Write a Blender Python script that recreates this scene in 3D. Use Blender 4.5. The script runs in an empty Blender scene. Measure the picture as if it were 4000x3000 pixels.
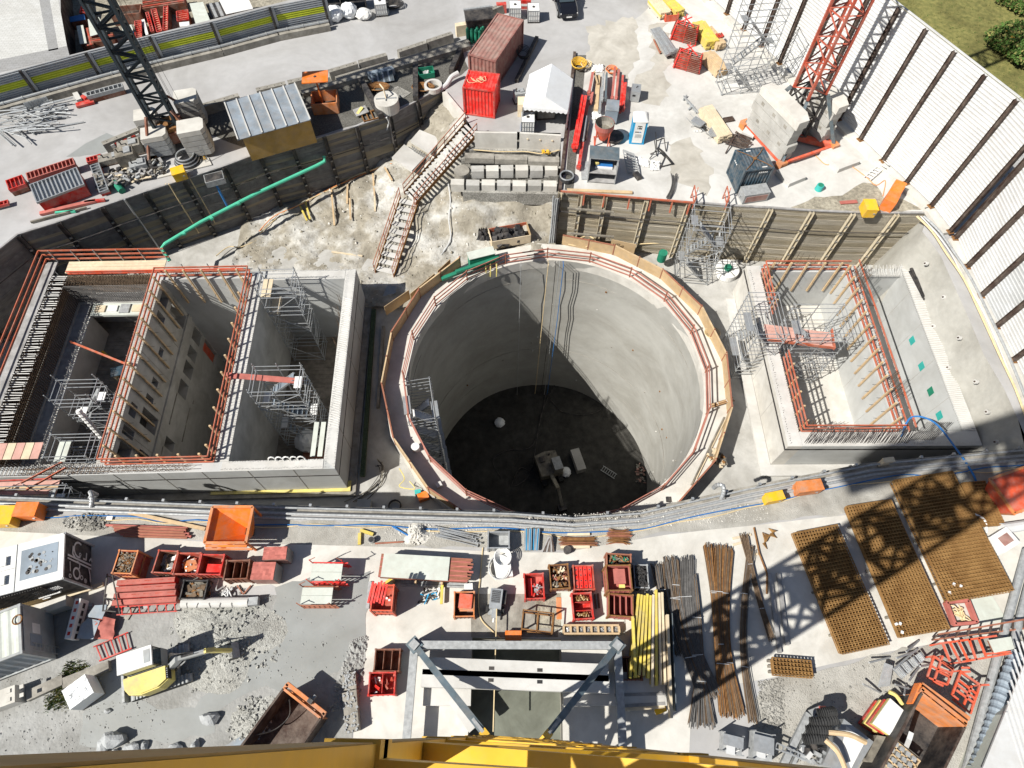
# tower crane view of a construction site; built from primitives in mesh code
import bpy,math,random
from mathutils import Vector,Matrix
from mathutils.geometry import tessellate_polygon
random.seed(7)
R=random.random
PI=math.pi
sc=bpy.context.scene
COL=sc.collection
U=random.uniform
F=2504.0;NX=1971.0;NY=2869.0;H=35.4;PX=2000.0;PY=1500.0
_d=Vector((NX-PX,NY-PY,F)).normalized();CZ=-_d
_f=Vector((0,0,1));CY=(_f-_f.dot(CZ)*CZ).normalized();CX=CY.cross(CZ)
def at(px,py,z=0.0):
 r=Vector((px-PX,py-PY,F));a=Vector((r.dot(CX),r.dot(CY),r.dot(CZ)))
 return a*((z-H)/a.z)+Vector((0,0,H))
def vat(top,zb,px,py):
 return None
def lerp(a,b,t):return a+(b-a)*t
def V(*a):return Vector(a)
MAT={}
def mk(name,col,rough=0.7,metal=0.0,var=0.18,scale=3.0,bump=0.15,col2=None,stain=0.0,stain_scale=0.35,detail=6,spec=0.35,bscale=None,stretch=None,dust=0.0,ramp=(.3,.7),brick=False):
 m=bpy.data.materials.new(name);m.use_nodes=True;nt=m.node_tree;N=nt.nodes;L=nt.links
 b=N['Principled BSDF'];b.inputs['Roughness'].default_value=rough;b.inputs['Metallic'].default_value=metal
 b.inputs['Specular IOR Level'].default_value=spec
 tc=N.new('ShaderNodeTexCoord');no=N.new('ShaderNodeTexNoise');no.inputs['Scale'].default_value=scale
 no.inputs['Detail'].default_value=detail;no.inputs['Roughness'].default_value=0.62
 src=tc.outputs['Object']
 if stretch:
  mp=N.new('ShaderNodeMapping');mp.inputs['Scale'].default_value=stretch;L.new(src,mp.inputs['Vector']);src=mp.outputs['Vector']
 L.new(src,no.inputs['Vector'])
 rp=N.new('ShaderNodeValToRGB');rp.color_ramp.elements[0].position=ramp[0];rp.color_ramp.elements[1].position=ramp[1]
 c2=col2 if col2 else tuple(min(1,c*(1+var))for c in col);c1=tuple(c*(1-var)for c in col)if not col2 else col
 rp.color_ramp.elements[0].color=(*c1,1);rp.color_ramp.elements[1].color=(*c2,1)
 L.new(no.outputs['Fac'],rp.inputs['Fac']);out=rp.outputs['Color']
 if stain>0:
  n2=N.new('ShaderNodeTexNoise');n2.inputs['Scale'].default_value=stain_scale;n2.inputs['Detail'].default_value=8
  n2.inputs['Roughness'].default_value=0.65;n2.inputs['Distortion'].default_value=0.6
  L.new(src,n2.inputs['Vector'])
  r2=N.new('ShaderNodeValToRGB');r2.color_ramp.elements[0].position=0.35;r2.color_ramp.elements[1].position=0.62
  g=1-stain;r2.color_ramp.elements[0].color=(g,g*0.985,g*0.96,1);r2.color_ramp.elements[1].color=(1,1,1,1)
  L.new(n2.outputs['Fac'],r2.inputs['Fac'])
  mx=N.new('ShaderNodeMix');mx.data_type='RGBA';mx.blend_type='MULTIPLY';mx.inputs[0].default_value=1
  L.new(out,mx.inputs[6]);L.new(r2.outputs['Color'],mx.inputs[7]);out=mx.outputs[2]
 if brick:
  bk=N.new('ShaderNodeTexBrick');bk.inputs['Scale'].default_value=1.1;bk.inputs['Mortar Size'].default_value=0.018;bk.inputs['Color1'].default_value=(1,1,1,1);bk.inputs['Color2'].default_value=(.93,.93,.92,1);bk.inputs['Mortar'].default_value=(.68,.68,.67,1)
  L.new(src,bk.inputs['Vector']);mx=N.new('ShaderNodeMix');mx.data_type='RGBA';mx.blend_type='MULTIPLY';mx.inputs[0].default_value=1;L.new(out,mx.inputs[6]);L.new(bk.outputs['Color'],mx.inputs[7]);out=mx.outputs[2]
 if dust>0:
  n3=N.new('ShaderNodeTexNoise');n3.inputs['Scale'].default_value=1.7;n3.inputs['Detail'].default_value=9;n3.inputs['Roughness'].default_value=0.7
  L.new(tc.outputs['Object'],n3.inputs['Vector']);r3=N.new('ShaderNodeValToRGB');r3.color_ramp.elements[0].position=0.42;r3.color_ramp.elements[1].position=0.68
  r3.color_ramp.elements[0].color=(0,0,0,1);r3.color_ramp.elements[1].color=(dust,dust,dust,1);L.new(n3.outputs['Fac'],r3.inputs['Fac'])
  mx=N.new('ShaderNodeMix');mx.data_type='RGBA';L.new(r3.outputs['Color'],mx.inputs[0]);L.new(out,mx.inputs[6]);mx.inputs[7].default_value=(0.36,0.31,0.26,1);out=mx.outputs[2]
 L.new(out,b.inputs['Base Color'])
 if bump>0:
  bn=N.new('ShaderNodeTexNoise');bn.inputs['Scale'].default_value=bscale or scale*4;bn.inputs['Detail'].default_value=5
  L.new(tc.outputs['Object'],bn.inputs['Vector'])
  bp=N.new('ShaderNodeBump');bp.inputs['Strength'].default_value=bump;bp.inputs['Distance'].default_value=0.06
  L.new(bn.outputs['Fac'],bp.inputs['Height']);L.new(bp.outputs['Normal'],b.inputs['Normal'])
 MAT[name]=m;return m
mk('concrete',(0.47,0.46,0.43),0.85,var=0.10,scale=1.3,bump=0.12,stain=0.28,stain_scale=0.5,bscale=9)
mk('concrete_pale',(0.62,0.60,0.55),0.85,var=0.07,scale=1.5,bump=0.1,stain=0.22,stain_scale=0.4,bscale=12)
mk('concrete_white',(0.60,0.59,0.56),0.85,var=0.05,scale=2.2,bump=0.08,stain=0.26,stain_scale=0.22,bscale=14)
mk('concrete_old',(0.33,0.31,0.27),0.9,var=0.22,scale=2.5,bump=0.3,stain=0.35,stain_scale=0.8)
mk('concrete_smooth',(0.50,0.51,0.50),0.75,var=0.06,scale=0.8,bump=0.06,stain=0.2,stain_scale=0.3)
mk('shotcrete',(0.44,0.43,0.39),0.9,var=0.08,scale=2.0,bump=0.35,stain=0.2,stain_scale=0.22,bscale=3.5)
mk('shaft_wall',(0.385,0.38,0.35),0.85,var=0.07,scale=.9,bump=0.25,stain=0.2,stain_scale=0.35,bscale=3.5,stretch=(.7,.7,1.1))
mk('slope',(0.34,0.31,0.25),0.95,scale=.3,bump=1.0,col2=(0.58,0.57,0.53),stain=0.35,stain_scale=1.6,bscale=4,detail=10,ramp=(.46,.6))
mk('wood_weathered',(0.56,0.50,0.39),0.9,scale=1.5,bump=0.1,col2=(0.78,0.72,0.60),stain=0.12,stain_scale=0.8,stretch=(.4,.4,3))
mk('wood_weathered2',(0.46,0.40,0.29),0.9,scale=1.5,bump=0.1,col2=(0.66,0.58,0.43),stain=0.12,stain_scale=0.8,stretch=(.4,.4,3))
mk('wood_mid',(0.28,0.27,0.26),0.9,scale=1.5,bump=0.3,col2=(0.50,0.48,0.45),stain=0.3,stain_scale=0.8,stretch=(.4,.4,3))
mk('dusty',(0.42,0.405,0.365),0.95,var=0.12,scale=2.2,bump=0.7,stain=0.3,stain_scale=0.5,bscale=16)
mk('stain_pale',(0.50,0.475,0.42),0.9,var=0.08,scale=1.5,bump=0.08,stain=0.25,stain_scale=.5)
mk('moss',(0.05,0.075,0.045),0.95,var=0.4,scale=6,bump=0.4)
mk('pink',(0.62,0.36,0.30),0.8,var=0.15,scale=2,bump=0.05,stain=0.2)
mk('pit_slab',(0.17,0.18,0.145),0.9,var=0.15,scale=1.2,bump=0.1,stain=0.3,stain_scale=.6)
mk('crane_dark',(0.022,0.032,0.04),0.5,.2,var=0.3,scale=1.5,bump=0.04)
mk('crane_red',(0.46,0.085,0.045),0.6,var=0.2,scale=1.5,bump=0.04,stain=0.2,dust=0.4)
mk('rail_dusty',(0.48,0.20,0.15),0.75,var=0.2,scale=2.0,bump=0.04,stain=0.2)
mk('gravel_pale',(0.40,0.40,0.37),0.95,var=0.28,scale=9.0,bump=1.0,stain=0.2,stain_scale=0.5,bscale=14,detail=8)
mk('street',(0.43,0.425,0.42),0.9,var=0.06,scale=1.1,bump=0.08,stain=0.24,stain_scale=0.12,bscale=20)
mk('wet',(0.30,0.31,0.30),0.35,var=0.08,scale=0.7,bump=0.05,stain=0.12,stain_scale=0.3,bscale=5)
mk('mud',(0.35,0.35,0.335),0.95,var=0.1,scale=1.2,bump=0.7,stain=0.3,stain_scale=0.4,bscale=5)
mk('gravel',(0.34,0.33,0.30),0.95,var=0.55,scale=9.0,bump=1.0,stain=0.35,stain_scale=0.5,bscale=14,detail=8)
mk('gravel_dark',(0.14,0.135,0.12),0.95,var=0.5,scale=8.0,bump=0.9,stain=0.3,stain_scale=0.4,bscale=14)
mk('dirt',(0.36,0.33,0.26),0.95,var=0.4,scale=4.0,bump=0.9,stain=0.4,stain_scale=0.6,bscale=10)
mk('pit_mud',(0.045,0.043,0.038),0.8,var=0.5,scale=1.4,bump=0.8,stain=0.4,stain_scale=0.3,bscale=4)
mk('rock',(0.36,0.37,0.37),0.9,var=0.2,scale=3.0,bump=0.5)
mk('grass',(0.13,0.14,0.04),0.95,var=0.6,scale=2.5,bump=0.8,col2=(0.30,0.27,0.09),stain=0.4,stain_scale=0.25)
mk('leaves',(0.06,0.12,0.02),0.8,var=0.5,scale=6,bump=0.3)
mk('wood_old',(0.15,0.135,0.115),0.9,var=0.4,scale=2.5,bump=0.4,col2=(0.34,0.31,0.25),stain=0.35,stain_scale=1.0)
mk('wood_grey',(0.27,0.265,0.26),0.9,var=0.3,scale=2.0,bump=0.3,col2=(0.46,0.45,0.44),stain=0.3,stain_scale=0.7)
mk('wood_new',(0.62,0.45,0.26),0.75,var=0.16,scale=3.0,bump=0.1,stain=0.2,stain_scale=0.9,dust=0.35)
mk('wood_pale',(0.72,0.60,0.42),0.75,var=0.1,scale=3.0,bump=0.1,stain=0.15,dust=0.3)
mk('wood_floor',(0.27,0.235,0.19),0.9,var=0.3,scale=2.0,bump=0.2,stain=0.3)
mk('plywood',(0.52,0.37,0.20),0.7,var=0.12,scale=2.0,bump=0.05,stain=0.2,dust=0.3)
mk('ply_ochre',(0.46,0.28,0.07),0.6,var=0.12,scale=1.5,bump=0.05,stain=0.3,stain_scale=0.6,dust=0.25)
mk('yellow_beam',(0.74,0.58,0.10),0.6,var=0.14,scale=3.0,bump=0.05,stain=0.2,dust=0.5)
mk('crane_yellow',(0.78,0.46,0.03),0.42,var=0.08,scale=1.2,bump=0.04,stain=0.25,stain_scale=0.9,spec=0.5,dust=0.25)
mk('crane_brown',(0.34,0.22,0.075),0.55,var=0.2,scale=2.0,bump=0.08,stain=0.3,stain_scale=1.5,spec=0.4)
mk('galv',(0.46,0.48,0.49),0.45,0.55,var=0.14,scale=4.0,bump=0.03,dust=0.35)
mk('galv_dull',(0.36,0.37,0.37),0.6,0.2,var=0.25,scale=5.0,bump=0.05)
mk('steel_grey',(0.15,0.20,0.23),0.45,0.3,var=0.15,scale=2.0,bump=0.05,stain=0.25,stain_scale=1,dust=0.4)
mk('steel_dark',(0.035,0.035,0.037),0.6,0.3,var=0.3,scale=3.0,bump=0.05,dust=0.35)
mk('steel_brown',(0.055,0.033,0.025),0.75,0.1,var=0.3,scale=3.0,bump=0.08,dust=0.35)
mk('rust',(0.15,0.065,0.025),0.9,0.1,var=0.35,scale=4.0,bump=0.2,col2=(0.33,0.17,0.06))
mk('rust_mesh',(0.20,0.10,0.03),0.9,0.1,var=0.3,scale=1.5,bump=0.1,col2=(0.38,0.22,0.08))
mk('rebar',(0.10,0.065,0.04),0.85,0.2,var=0.3,scale=2.5,bump=0.1,col2=(0.20,0.14,0.09))
mk('rebar_grey',(0.13,0.125,0.12),0.7,0.3,var=0.3,scale=2.5,bump=0.1)
mk('rebar_pale',(0.62,0.61,0.58),0.7,0.1,var=0.1,scale=3,bump=0)
mk('red',(0.62,0.028,0.018),0.5,var=0.15,scale=3.0,bump=0.04,stain=0.25,stain_scale=1.2,dust=0.55)
mk('red_bright',(0.85,0.02,0.012),0.4,var=0.06,scale=1.5,bump=0.03,stain=0.12,stain_scale=0.8,spec=0.5,dust=0.3)
mk('red_dusty',(0.50,0.16,0.13),0.8,var=0.18,scale=2.0,bump=0.06,stain=0.25)
mk('red_orange',(0.72,0.10,0.04),0.6,var=0.12,scale=2.5,bump=0.03,stain=0.15,dust=0.45)
mk('rail_red',(0.52,0.12,0.055),0.6,var=0.18,scale=2.5,bump=0.03,stain=0.15,dust=0.5)
mk('rail_rust',(0.32,0.13,0.08),0.8,var=0.2,scale=2.5,bump=0.06)
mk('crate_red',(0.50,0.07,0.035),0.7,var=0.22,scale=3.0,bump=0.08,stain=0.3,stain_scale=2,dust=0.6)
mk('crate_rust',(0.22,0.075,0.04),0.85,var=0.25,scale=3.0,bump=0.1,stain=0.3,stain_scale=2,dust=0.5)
mk('orange',(0.86,0.20,0.02),0.5,var=0.08,scale=2.0,bump=0.04,stain=0.18,stain_scale=1.2,dust=0.4)
mk('orange_faded',(0.72,0.24,0.07),0.6,var=0.18,scale=2.0,bump=0.06,stain=0.3,stain_scale=1.0,dust=0.6)
mk('yellow',(0.86,0.50,0.02),0.5,var=0.08,scale=2.0,bump=0.03,stain=0.15,dust=0.4)
mk('yellow_pale',(0.80,0.68,0.20),0.5,var=0.12,scale=2.0,bump=0.03,stain=0.2,dust=0.5)
mk('brown_box',(0.30,0.12,0.10),0.75,var=0.15,scale=1.6,bump=0.05,stain=0.25,stain_scale=0.6,dust=0.45)
mk('brown_top',(0.37,0.19,0.16),0.75,var=0.15,scale=1.2,bump=0.05,stain=0.3,stain_scale=0.8,dust=0.6)
mk('blue_box',(0.035,0.07,0.10),0.5,var=0.2,scale=2.0,bump=0.04,stain=0.2,dust=0.35)
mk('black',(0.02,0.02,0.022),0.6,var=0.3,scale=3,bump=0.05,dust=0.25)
mk('rubber',(0.03,0.03,0.03),0.85,var=0.3,scale=4,bump=0.15)
mk('car_black',(0.012,0.013,0.018),0.15,0.2,var=0.05,scale=1,bump=0,spec=0.6)
mk('glass',(0.05,0.07,0.08),0.05,0.0,var=0.05,scale=1,bump=0,spec=0.9)
mk('white',(0.80,0.80,0.78),0.6,var=0.05,scale=2,bump=0.05,stain=0.1,stain_scale=0.8,dust=0.2)
mk('white_sheet',(0.82,0.84,0.85),0.6,var=0.04,scale=2,bump=0.25,bscale=1.4,stain=0.06)
mk('fence_white',(0.62,0.63,0.63),0.5,var=0.05,scale=0.8,bump=0.02,stain=0.12,stain_scale=0.3,dust=0.22)
mk('fence_white2',(0.55,0.565,0.57),0.55,var=0.08,scale=0.5,bump=0.03,stain=0.22,stain_scale=0.5)
mk('fence_grey',(0.40,0.43,0.46),0.45,0.2,var=0.12,scale=1.0,bump=0.02,stain=0.15,dust=0.3)
mk('fence_green',(0.56,0.62,0.04),0.5,var=0.1,scale=1.0,bump=0.02,stain=0.1)
mk('grey_box',(0.38,0.40,0.40),0.7,var=0.12,scale=2,bump=0.05,stain=0.2,dust=0.3)
mk('grey_blue',(0.26,0.31,0.36),0.6,var=0.12,scale=1.5,bump=0.04,stain=0.2)
mk('roof_metal',(0.30,0.35,0.40),0.5,0.1,var=0.18,scale=1.0,bump=0.04,stain=0.3,stain_scale=0.6,dust=0.4)
mk('panel_pale',(0.60,0.64,0.58),0.7,var=0.06,scale=1.5,bump=0.04,stain=0.15,dust=0.3)
mk('blue',(0.03,0.16,0.42),0.5,var=0.1,scale=2,bump=0.04)
mk('blue_cab',(0.02,0.30,0.55),0.45,var=0.06,scale=2,bump=0.02)
mk('teal',(0.05,0.42,0.38),0.55,var=0.12,scale=3,bump=0.05,stain=0.2)
mk('green_pipe',(0.10,0.55,0.36),0.5,var=0.1,scale=1.5,bump=0.03,stain=0.12)
mk('green',(0.02,0.20,0.12),0.6,var=0.2,scale=2,bump=0.04)
mk('cable_tan',(0.66,0.52,0.30),0.7,var=0.15,scale=3,bump=0)
mk('cable_orange',(0.80,0.30,0.10),0.6,var=0.1,scale=3,bump=0)
mk('paving',(0.58,0.58,0.56),0.9,var=0.06,scale=1.2,bump=0.05,stain=0.12,stain_scale=0.3,brick=True)
mk('paving_dark',(0.34,0.34,0.34),0.9,var=0.08,scale=1.5,bump=0.05,stain=0.1,brick=True)
mk('skin',(0.5,0.3,0.2),0.6,var=0.05,scale=5,bump=0)
class MB:
 def __init__(s):s.v=[];s.f=[];s.m=[];s.mats=[]
 def mi(s,name):
  if name not in s.mats:s.mats.append(name)
  return s.mats.index(name)
 def add(s,vs,fs,mat):
  o=len(s.v);s.v+=[Vector(p)for p in vs];k=s.mi(mat)
  for f in fs:s.f.append([o+i for i in f]);s.m.append(k)
  return s
 def hexa(s,p,mat):
  return s.add(p,[(3,2,1,0),(4,5,6,7),(0,1,5,4),(1,2,6,5),(2,3,7,6),(3,0,4,7)],mat)
 def box(s,c,d,mat,rz=0.0,tilt=None):
  x,y,z=d[0]/2,d[1]/2,d[2];c=Vector(c);rot=Matrix.Rotation(rz,3,'Z')
  if tilt:rot=rot@Matrix.Rotation(tilt[0],3,'X')@Matrix.Rotation(tilt[1],3,'Y')
  P=[c+rot@Vector(q)for q in((-x,-y,0),(x,-y,0),(x,y,0),(-x,y,0),(-x,-y,z),(x,-y,z),(x,y,z),(-x,y,z))]
  return s.hexa(P,mat)
 def bar(s,a,b,w,h,mat,up=(0,0,1)):
  a=Vector(a);b=Vector(b);d=(b-a)
  if d.length<1e-6:return s
  d.normalize();u=Vector(up)
  if abs(d.dot(u))>0.98:u=Vector((0,1,0))if abs(d.y)<0.9 else Vector((1,0,0))
  sx=d.cross(u).normalized();sy=sx.cross(d).normalized();sx=sx*(w/2);sy=sy*(h/2)
  return s.hexa([a-sx-sy,a+sx-sy,a+sx+sy,a-sx+sy,b-sx-sy,b+sx-sy,b+sx+sy,b-sx+sy][0:8],mat)
 def tube(s,pts,r,mat,n=6,cap=True):
  pts=[Vector(p)for p in pts];o=len(s.v);k=s.mi(mat);rr=r if isinstance(r,(list,tuple))else[r]*len(pts)
  pu=None
  for i,p in enumerate(pts):
   d=(pts[min(i+1,len(pts)-1)]-pts[max(i-1,0)])
   if d.length<1e-7:d=Vector((0,0,1))
   d.normalize()
   if pu is None:pu=Vector((0,0,1))if abs(d.z)<0.9 else Vector((1,0,0))
   sx=d.cross(pu)
   if sx.length<1e-4:sx=d.cross(Vector((0.3,1,0.2)))
   sx.normalize();sy=sx.cross(d).normalized();pu=sy
   for j in range(n):
    a=2*PI*j/n;s.v.append(p+sx*(rr[i]*math.cos(a))+sy*(rr[i]*math.sin(a)))
  for i in range(len(pts)-1):
   for j in range(n):
    j2=(j+1)%n;s.f.append([o+i*n+j,o+i*n+j2,o+(i+1)*n+j2,o+(i+1)*n+j]);s.m.append(k)
  if cap:
   s.f.append([o+j for j in range(n)][::-1]);s.m.append(k);e=o+(len(pts)-1)*n
   s.f.append([e+j for j in range(n)]);s.m.append(k)
  return s
 def prism(s,poly,z0,z1,mat,side=None,hole=None,bottom=True):
  n=len(poly);P=[Vector((p[0],p[1],0))for p in poly]
  loops=[P];
  if hole:loops.append([Vector((p[0],p[1],0))for p in hole])
  tri=tessellate_polygon(loops);al=[q for l in loops for q in l]
  def up(t):
   a,b,c=(al[i]for i in t);return t if(b-a).cross(c-a).z>0 else(t[0],t[2],t[1])
  tri=[up(t)for t in tri]
  s.add([(p.x,p.y,z1)for p in al],tri,mat)
  if z0 is not None and z0!=z1:
   if bottom:s.add([(p.x,p.y,z0)for p in al],[(t[0],t[2],t[1])for t in tri],side or mat)
   for li,l in enumerate(loops):
    ar=sum(l[i].x*l[(i+1)%len(l)].y-l[(i+1)%len(l)].x*l[i].y for i in range(len(l)))
    sgn=(ar>0)==(li==0)
    for i in range(len(l)):
     a,b=l[i],l[(i+1)%len(l)]
     q=[(a.x,a.y,z0),(b.x,b.y,z0),(b.x,b.y,z1),(a.x,a.y,z1)]
     s.add(q,[(0,1,2,3)if sgn else(3,2,1,0)],side or mat)
  return s
 def cyl(s,c,r,h,mat,n=20,r2=None,cap=True,inner=None):
  r2=r if r2 is None else r2;c=Vector(c)
  A=[c+V(r*math.cos(2*PI*i/n),r*math.sin(2*PI*i/n),0)for i in range(n)]
  B=[c+V(r2*math.cos(2*PI*i/n),r2*math.sin(2*PI*i/n),h)for i in range(n)]
  fs=[(i,(i+1)%n,n+(i+1)%n,n+i)for i in range(n)]
  if cap:fs+=[tuple(range(n))[::-1],tuple(range(n,2*n))]
  return s.add(A+B,fs,mat)
 def bbox_corr(s,a,b,hgt,nrib,depth,mat,z0):
  a=Vector(a);b=Vector(b);d=(b-a);nn=Vector((-d.y,d.x,0)).normalized()
  vs=[];fs=[]
  m=nrib*4
  for i in range(m+1):
   t=i/m;off=(0,1,1,0)[i%4]*depth if i<m else 0
   p=a+d*t+nn*off;vs+=[(p.x,p.y,z0),(p.x,p.y,z0+hgt)]
  for i in range(m):fs.append((2*i,2*i+2,2*i+3,2*i+1))
  return s.add(vs,fs,mat)
 def build(s,name,parent=None,world=True,smooth=False):
  me=bpy.data.meshes.new(name);vs=s.v
  if parent is not None and world:
   inv=root_of(parent)['_inv'];M=INV[inv];vs=[M@p for p in vs]
  me.from_pydata([tuple(p)for p in vs],[],s.f)
  for n in s.mats:me.materials.append(MAT[n])
  me.polygons.foreach_set('material_index',s.m)
  if smooth:me.polygons.foreach_set('use_smooth',[True]*len(s.f))
  me.update()
  o=bpy.data.objects.new(name,me);COL.objects.link(o)
  if parent is not None:o.parent=parent
  return o
INV=[]
def root_of(o):
 while o.parent is not None:o=o.parent
 return o
def tag(o,label,cat,group=None,kind=None):
 if label:o['label']=label
 if cat:o['category']=cat
 if group:o['group']=group
 if kind:o['kind']=kind
 return o
def thing(name,label,cat,loc=(0,0,0),rz=0.0,group=None):
 o=bpy.data.objects.new(name,None);COL.objects.link(o);o.location=loc;o.rotation_euler=(0,0,rz);o.empty_display_size=0.3
 M=(Matrix.Translation(Vector(loc))@Matrix.Rotation(rz,4,'Z')).inverted()
 INV.append(M);o['_inv']=len(INV)-1
 return tag(o,label,cat,group)
def structure(name,mb,smooth=False):
 o=mb.build(name,smooth=smooth);o['kind']='structure';return o
def kids(o):return[c for c in COL.objects if c.parent==o]
TREE={}
def ctree(src,par=None):
 c=src.copy();COL.objects.link(c);c.parent=par
 for ch in src.children:ctree(ch,c)
 return c
def dup(src,loc,rz=0.0,label=None,group=None,scale=None):
 c=ctree(src);c.location=loc;c.rotation_euler=(0,0,rz)
 if label:c['label']=label
 if group:c['group']=group
 if scale:c.scale=scale
 return c
def arc(c,r,a0,a1,n,z=0):
 return[V(c[0]+r*math.cos(lerp(a0,a1,i/n)),c[1]+r*math.sin(lerp(a0,a1,i/n)),z)for i in range(n+1)]
def jag(poly,amp,step=0.8):
 out=[];n=len(poly)
 for i in range(n):
  a=Vector(poly[i][:2]);b=Vector(poly[(i+1)%n][:2]);m=max(1,int((b-a).length/step))
  for k in range(m):
   p=a.lerp(b,k/m);out.append((p.x+U(-amp,amp),p.y+U(-amp,amp)))
 return out
def smoothpath(pts,n=6):
 pts=[Vector(p)for p in pts];P=[pts[0]]+pts+[pts[-1]];out=[]
 for i in range(1,len(P)-2):
  for k in range(n):
   t=k/n;a,b,c,d=P[i-1],P[i],P[i+1],P[i+2]
   out.append(0.5*((2*b)+(c-a)*t+(2*a-5*b+4*c-d)*t*t+(3*b-a-3*c+d)*t**3))
 out.append(pts[-1]);return out
SUN_EL=46.5;SUN_AZ=241.0
w=bpy.data.worlds.new("World");sc.world=w;w.use_nodes=True
bg=w.node_tree.nodes['Background'];sky=w.node_tree.nodes.new('ShaderNodeTexSky');sky.sky_type='NISHITA';sky.sun_disc=False
sky.sun_elevation=math.radians(SUN_EL);sky.sun_rotation=math.radians(SUN_AZ)
w.node_tree.links.new(sky.outputs[0],bg.inputs[0]);bg.inputs[1].default_value=0.05
sl=bpy.data.lights.new('sun','SUN');sl.energy=5.0;sl.angle=math.radians(0.5);sl.color=(1,0.965,0.90)
so=bpy.data.objects.new('sun',sl);COL.objects.link(so)
ld=Vector((math.sin(math.radians(61))*math.cos(math.radians(SUN_EL)),math.cos(math.radians(61))*math.cos(math.radians(SUN_EL)),-math.sin(math.radians(SUN_EL))))
so.rotation_euler=ld.to_track_quat('-Z','Y').to_euler();so.location=(-40,-20,80)
cam=bpy.data.cameras.new('camera');co=bpy.data.objects.new('camera',cam);COL.objects.link(co);sc.camera=co
cam.sensor_width=36;cam.lens=F/4000*36;cam.clip_end=2000;cam.clip_start=0.05
right=V(CX.x,CY.x,CZ.x);upv=-V(CX.y,CY.y,CZ.y);back=-V(CX.z,CY.z,CZ.z)
co.matrix_world=Matrix(((right.x,upv.x,back.x,0),(right.y,upv.y,back.y,0),(right.z,upv.z,back.z,H),(0,0,0,1)))
sc.view_settings.view_transform='Standard';sc.view_settings.look='None';sc.cycles.diffuse_bounces=2
sc.view_settings.exposure=0.42;sc.view_settings.gamma=1
WALLN=[at(*p)for p in[(72,916),(229,868),(398,808),(567,750),(717,702),(874,651),(1012,598),(1139,567),(1265,533),(1392,494),(1518,452),(1627,396),(1729,338)]]
WALLE=[at(*p)for p in[(2190,745),(2270,753),(2365,763),(2525,778),(2690,790),(2845,802),(3010,812),(3170,823),(3330,830),(3500,832),(3627,832)]]
EDGE_E=[at(*p)for p in[(3627,832),(3603,904),(3675,1000),(3784,1241),(3844,1386),(3922,1518),(3977,1639),(4010,1775)]]
EDGE_S=[V(-40,11.3,0),V(-28.9,11.08,0),V(-14.3,10.84,0),V(0.16,10.75,0),V(3.63,10.56,0),V(7.41,10.94,0),V(13.44,12.43,0),V(21.27,14.18,0),V(31.3,15.4,0)]
T1=at(1820,464);T2=at(1850,510);T3=at(2190,520)
WEST0=V(-43,16,0)
hole=[WALLN[0]]+WALLN[1:]+[T1,T2,T3]+WALLE+EDGE_E[1:-1]+EDGE_S[::-1]
hole=hole+[V(-42.5,11.3,0),V(-42.0,20,0)]
yard=[V(-39.4,50.6,0),V(-17.6,61.5,0),V(-17.6,95,0),V(-52,95,0),V(-47,70,0),V(-42.5,58.8,0)]
outer=[(-260,-120),(260,-120),(260,300),(-260,300)]
g=MB()
ra,rb_=at(1845,2490),at(2192,2490);RH=[(ra.x,-8),(rb_.x,-8),(rb_.x,ra.y),(ra.x,ra.y)]
loops=[[V(p[0],p[1],0)for p in outer],[V(p.x,p.y,0)for p in hole],[V(p.x,p.y,0)for p in yard],[V(p[0],p[1],0)for p in RH]]
tri=tessellate_polygon(loops);al=[q for l in loops for q in l]
tri=[t if(al[t[1]]-al[t[0]]).cross(al[t[2]]-al[t[0]]).z>0 else(t[0],t[2],t[1])for t in tri]
g.add(al,tri,'street');structure('street',g)
def patch(name,pts,mat,z,amp=0.0,step=0.8,px=True,hole=None):
 P=[at(p[0],p[1])for p in pts]if px else[V(p[0],p[1],0)for p in pts]
 P=jag(P,amp,step)if amp else P
 m=MB();m.prism(P,z,z,mat,hole=hole);return structure(name,m)
patch('work_platform',[(2200,744),(2245,300),(2460,90),(2500,60),(2620,-60),(2760,-60),(3050,285),(3250,470),(3625,826),(3000,808),(2700,786)],'concrete_white',0.004,0.12,1.5)
patch('gravel_strip',[(-200,2010),(0,2000),(1000,2030),(2000,2060),(2500,2060),(2900,1975),(3400,1875),(4100,1800),(4100,1990),(3300,2010),(2600,2085),(2230,2155),(1000,2120),(0,2080),(-200,2080)],'dusty',0.004,0.15)
patch('south_slab',[(-200,2085),(0,2075),(450,2095),(1000,2122),(2200,2160),(2600,2090),(3300,2015),(3900,1950),(4100,2000),(4200,2500),(3700,2500),(3000,2645),(2700,2700),(2670,4600),(1200,4600),(1390,2745),(1430,2480),(1060,2280),(330,2400),(-200,2600)],'concrete_pale',0.008,0.06,2.5,hole=RH)
patch('muddy_yard',[(-300,2450),(250,2380),(700,2360),(1100,2330),(1440,2300),(1425,2480),(1395,2740),(1350,3400),(-300,3400)],'mud',0.014,0.2)
patch('wet_mud',[(1080,2290),(1180,2260),(1440,2235),(1430,2500),(1330,2620),(1180,2720),(1000,2680),(870,2760),(830,2850),(700,2900),(420,2910),(300,2900),(330,2780),(420,2690),(440,2600),(520,2590),(540,2720),(640,2780),(760,2760),(850,2650),(960,2560),(1040,2420),(1090,2330)],'wet',0.019,0.16,0.5)
patch('dirt_verge',[(3000,2660),(3700,2500),(4100,2480),(4100,3400),(2900,3400),(2945,2720)],'dusty',0.017,0.15)
patch('crane_pit_floor',[(1840,2320),(2180,2320),(2180,2489),(1840,2489)],'concrete_old',0.012,0.0)
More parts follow.
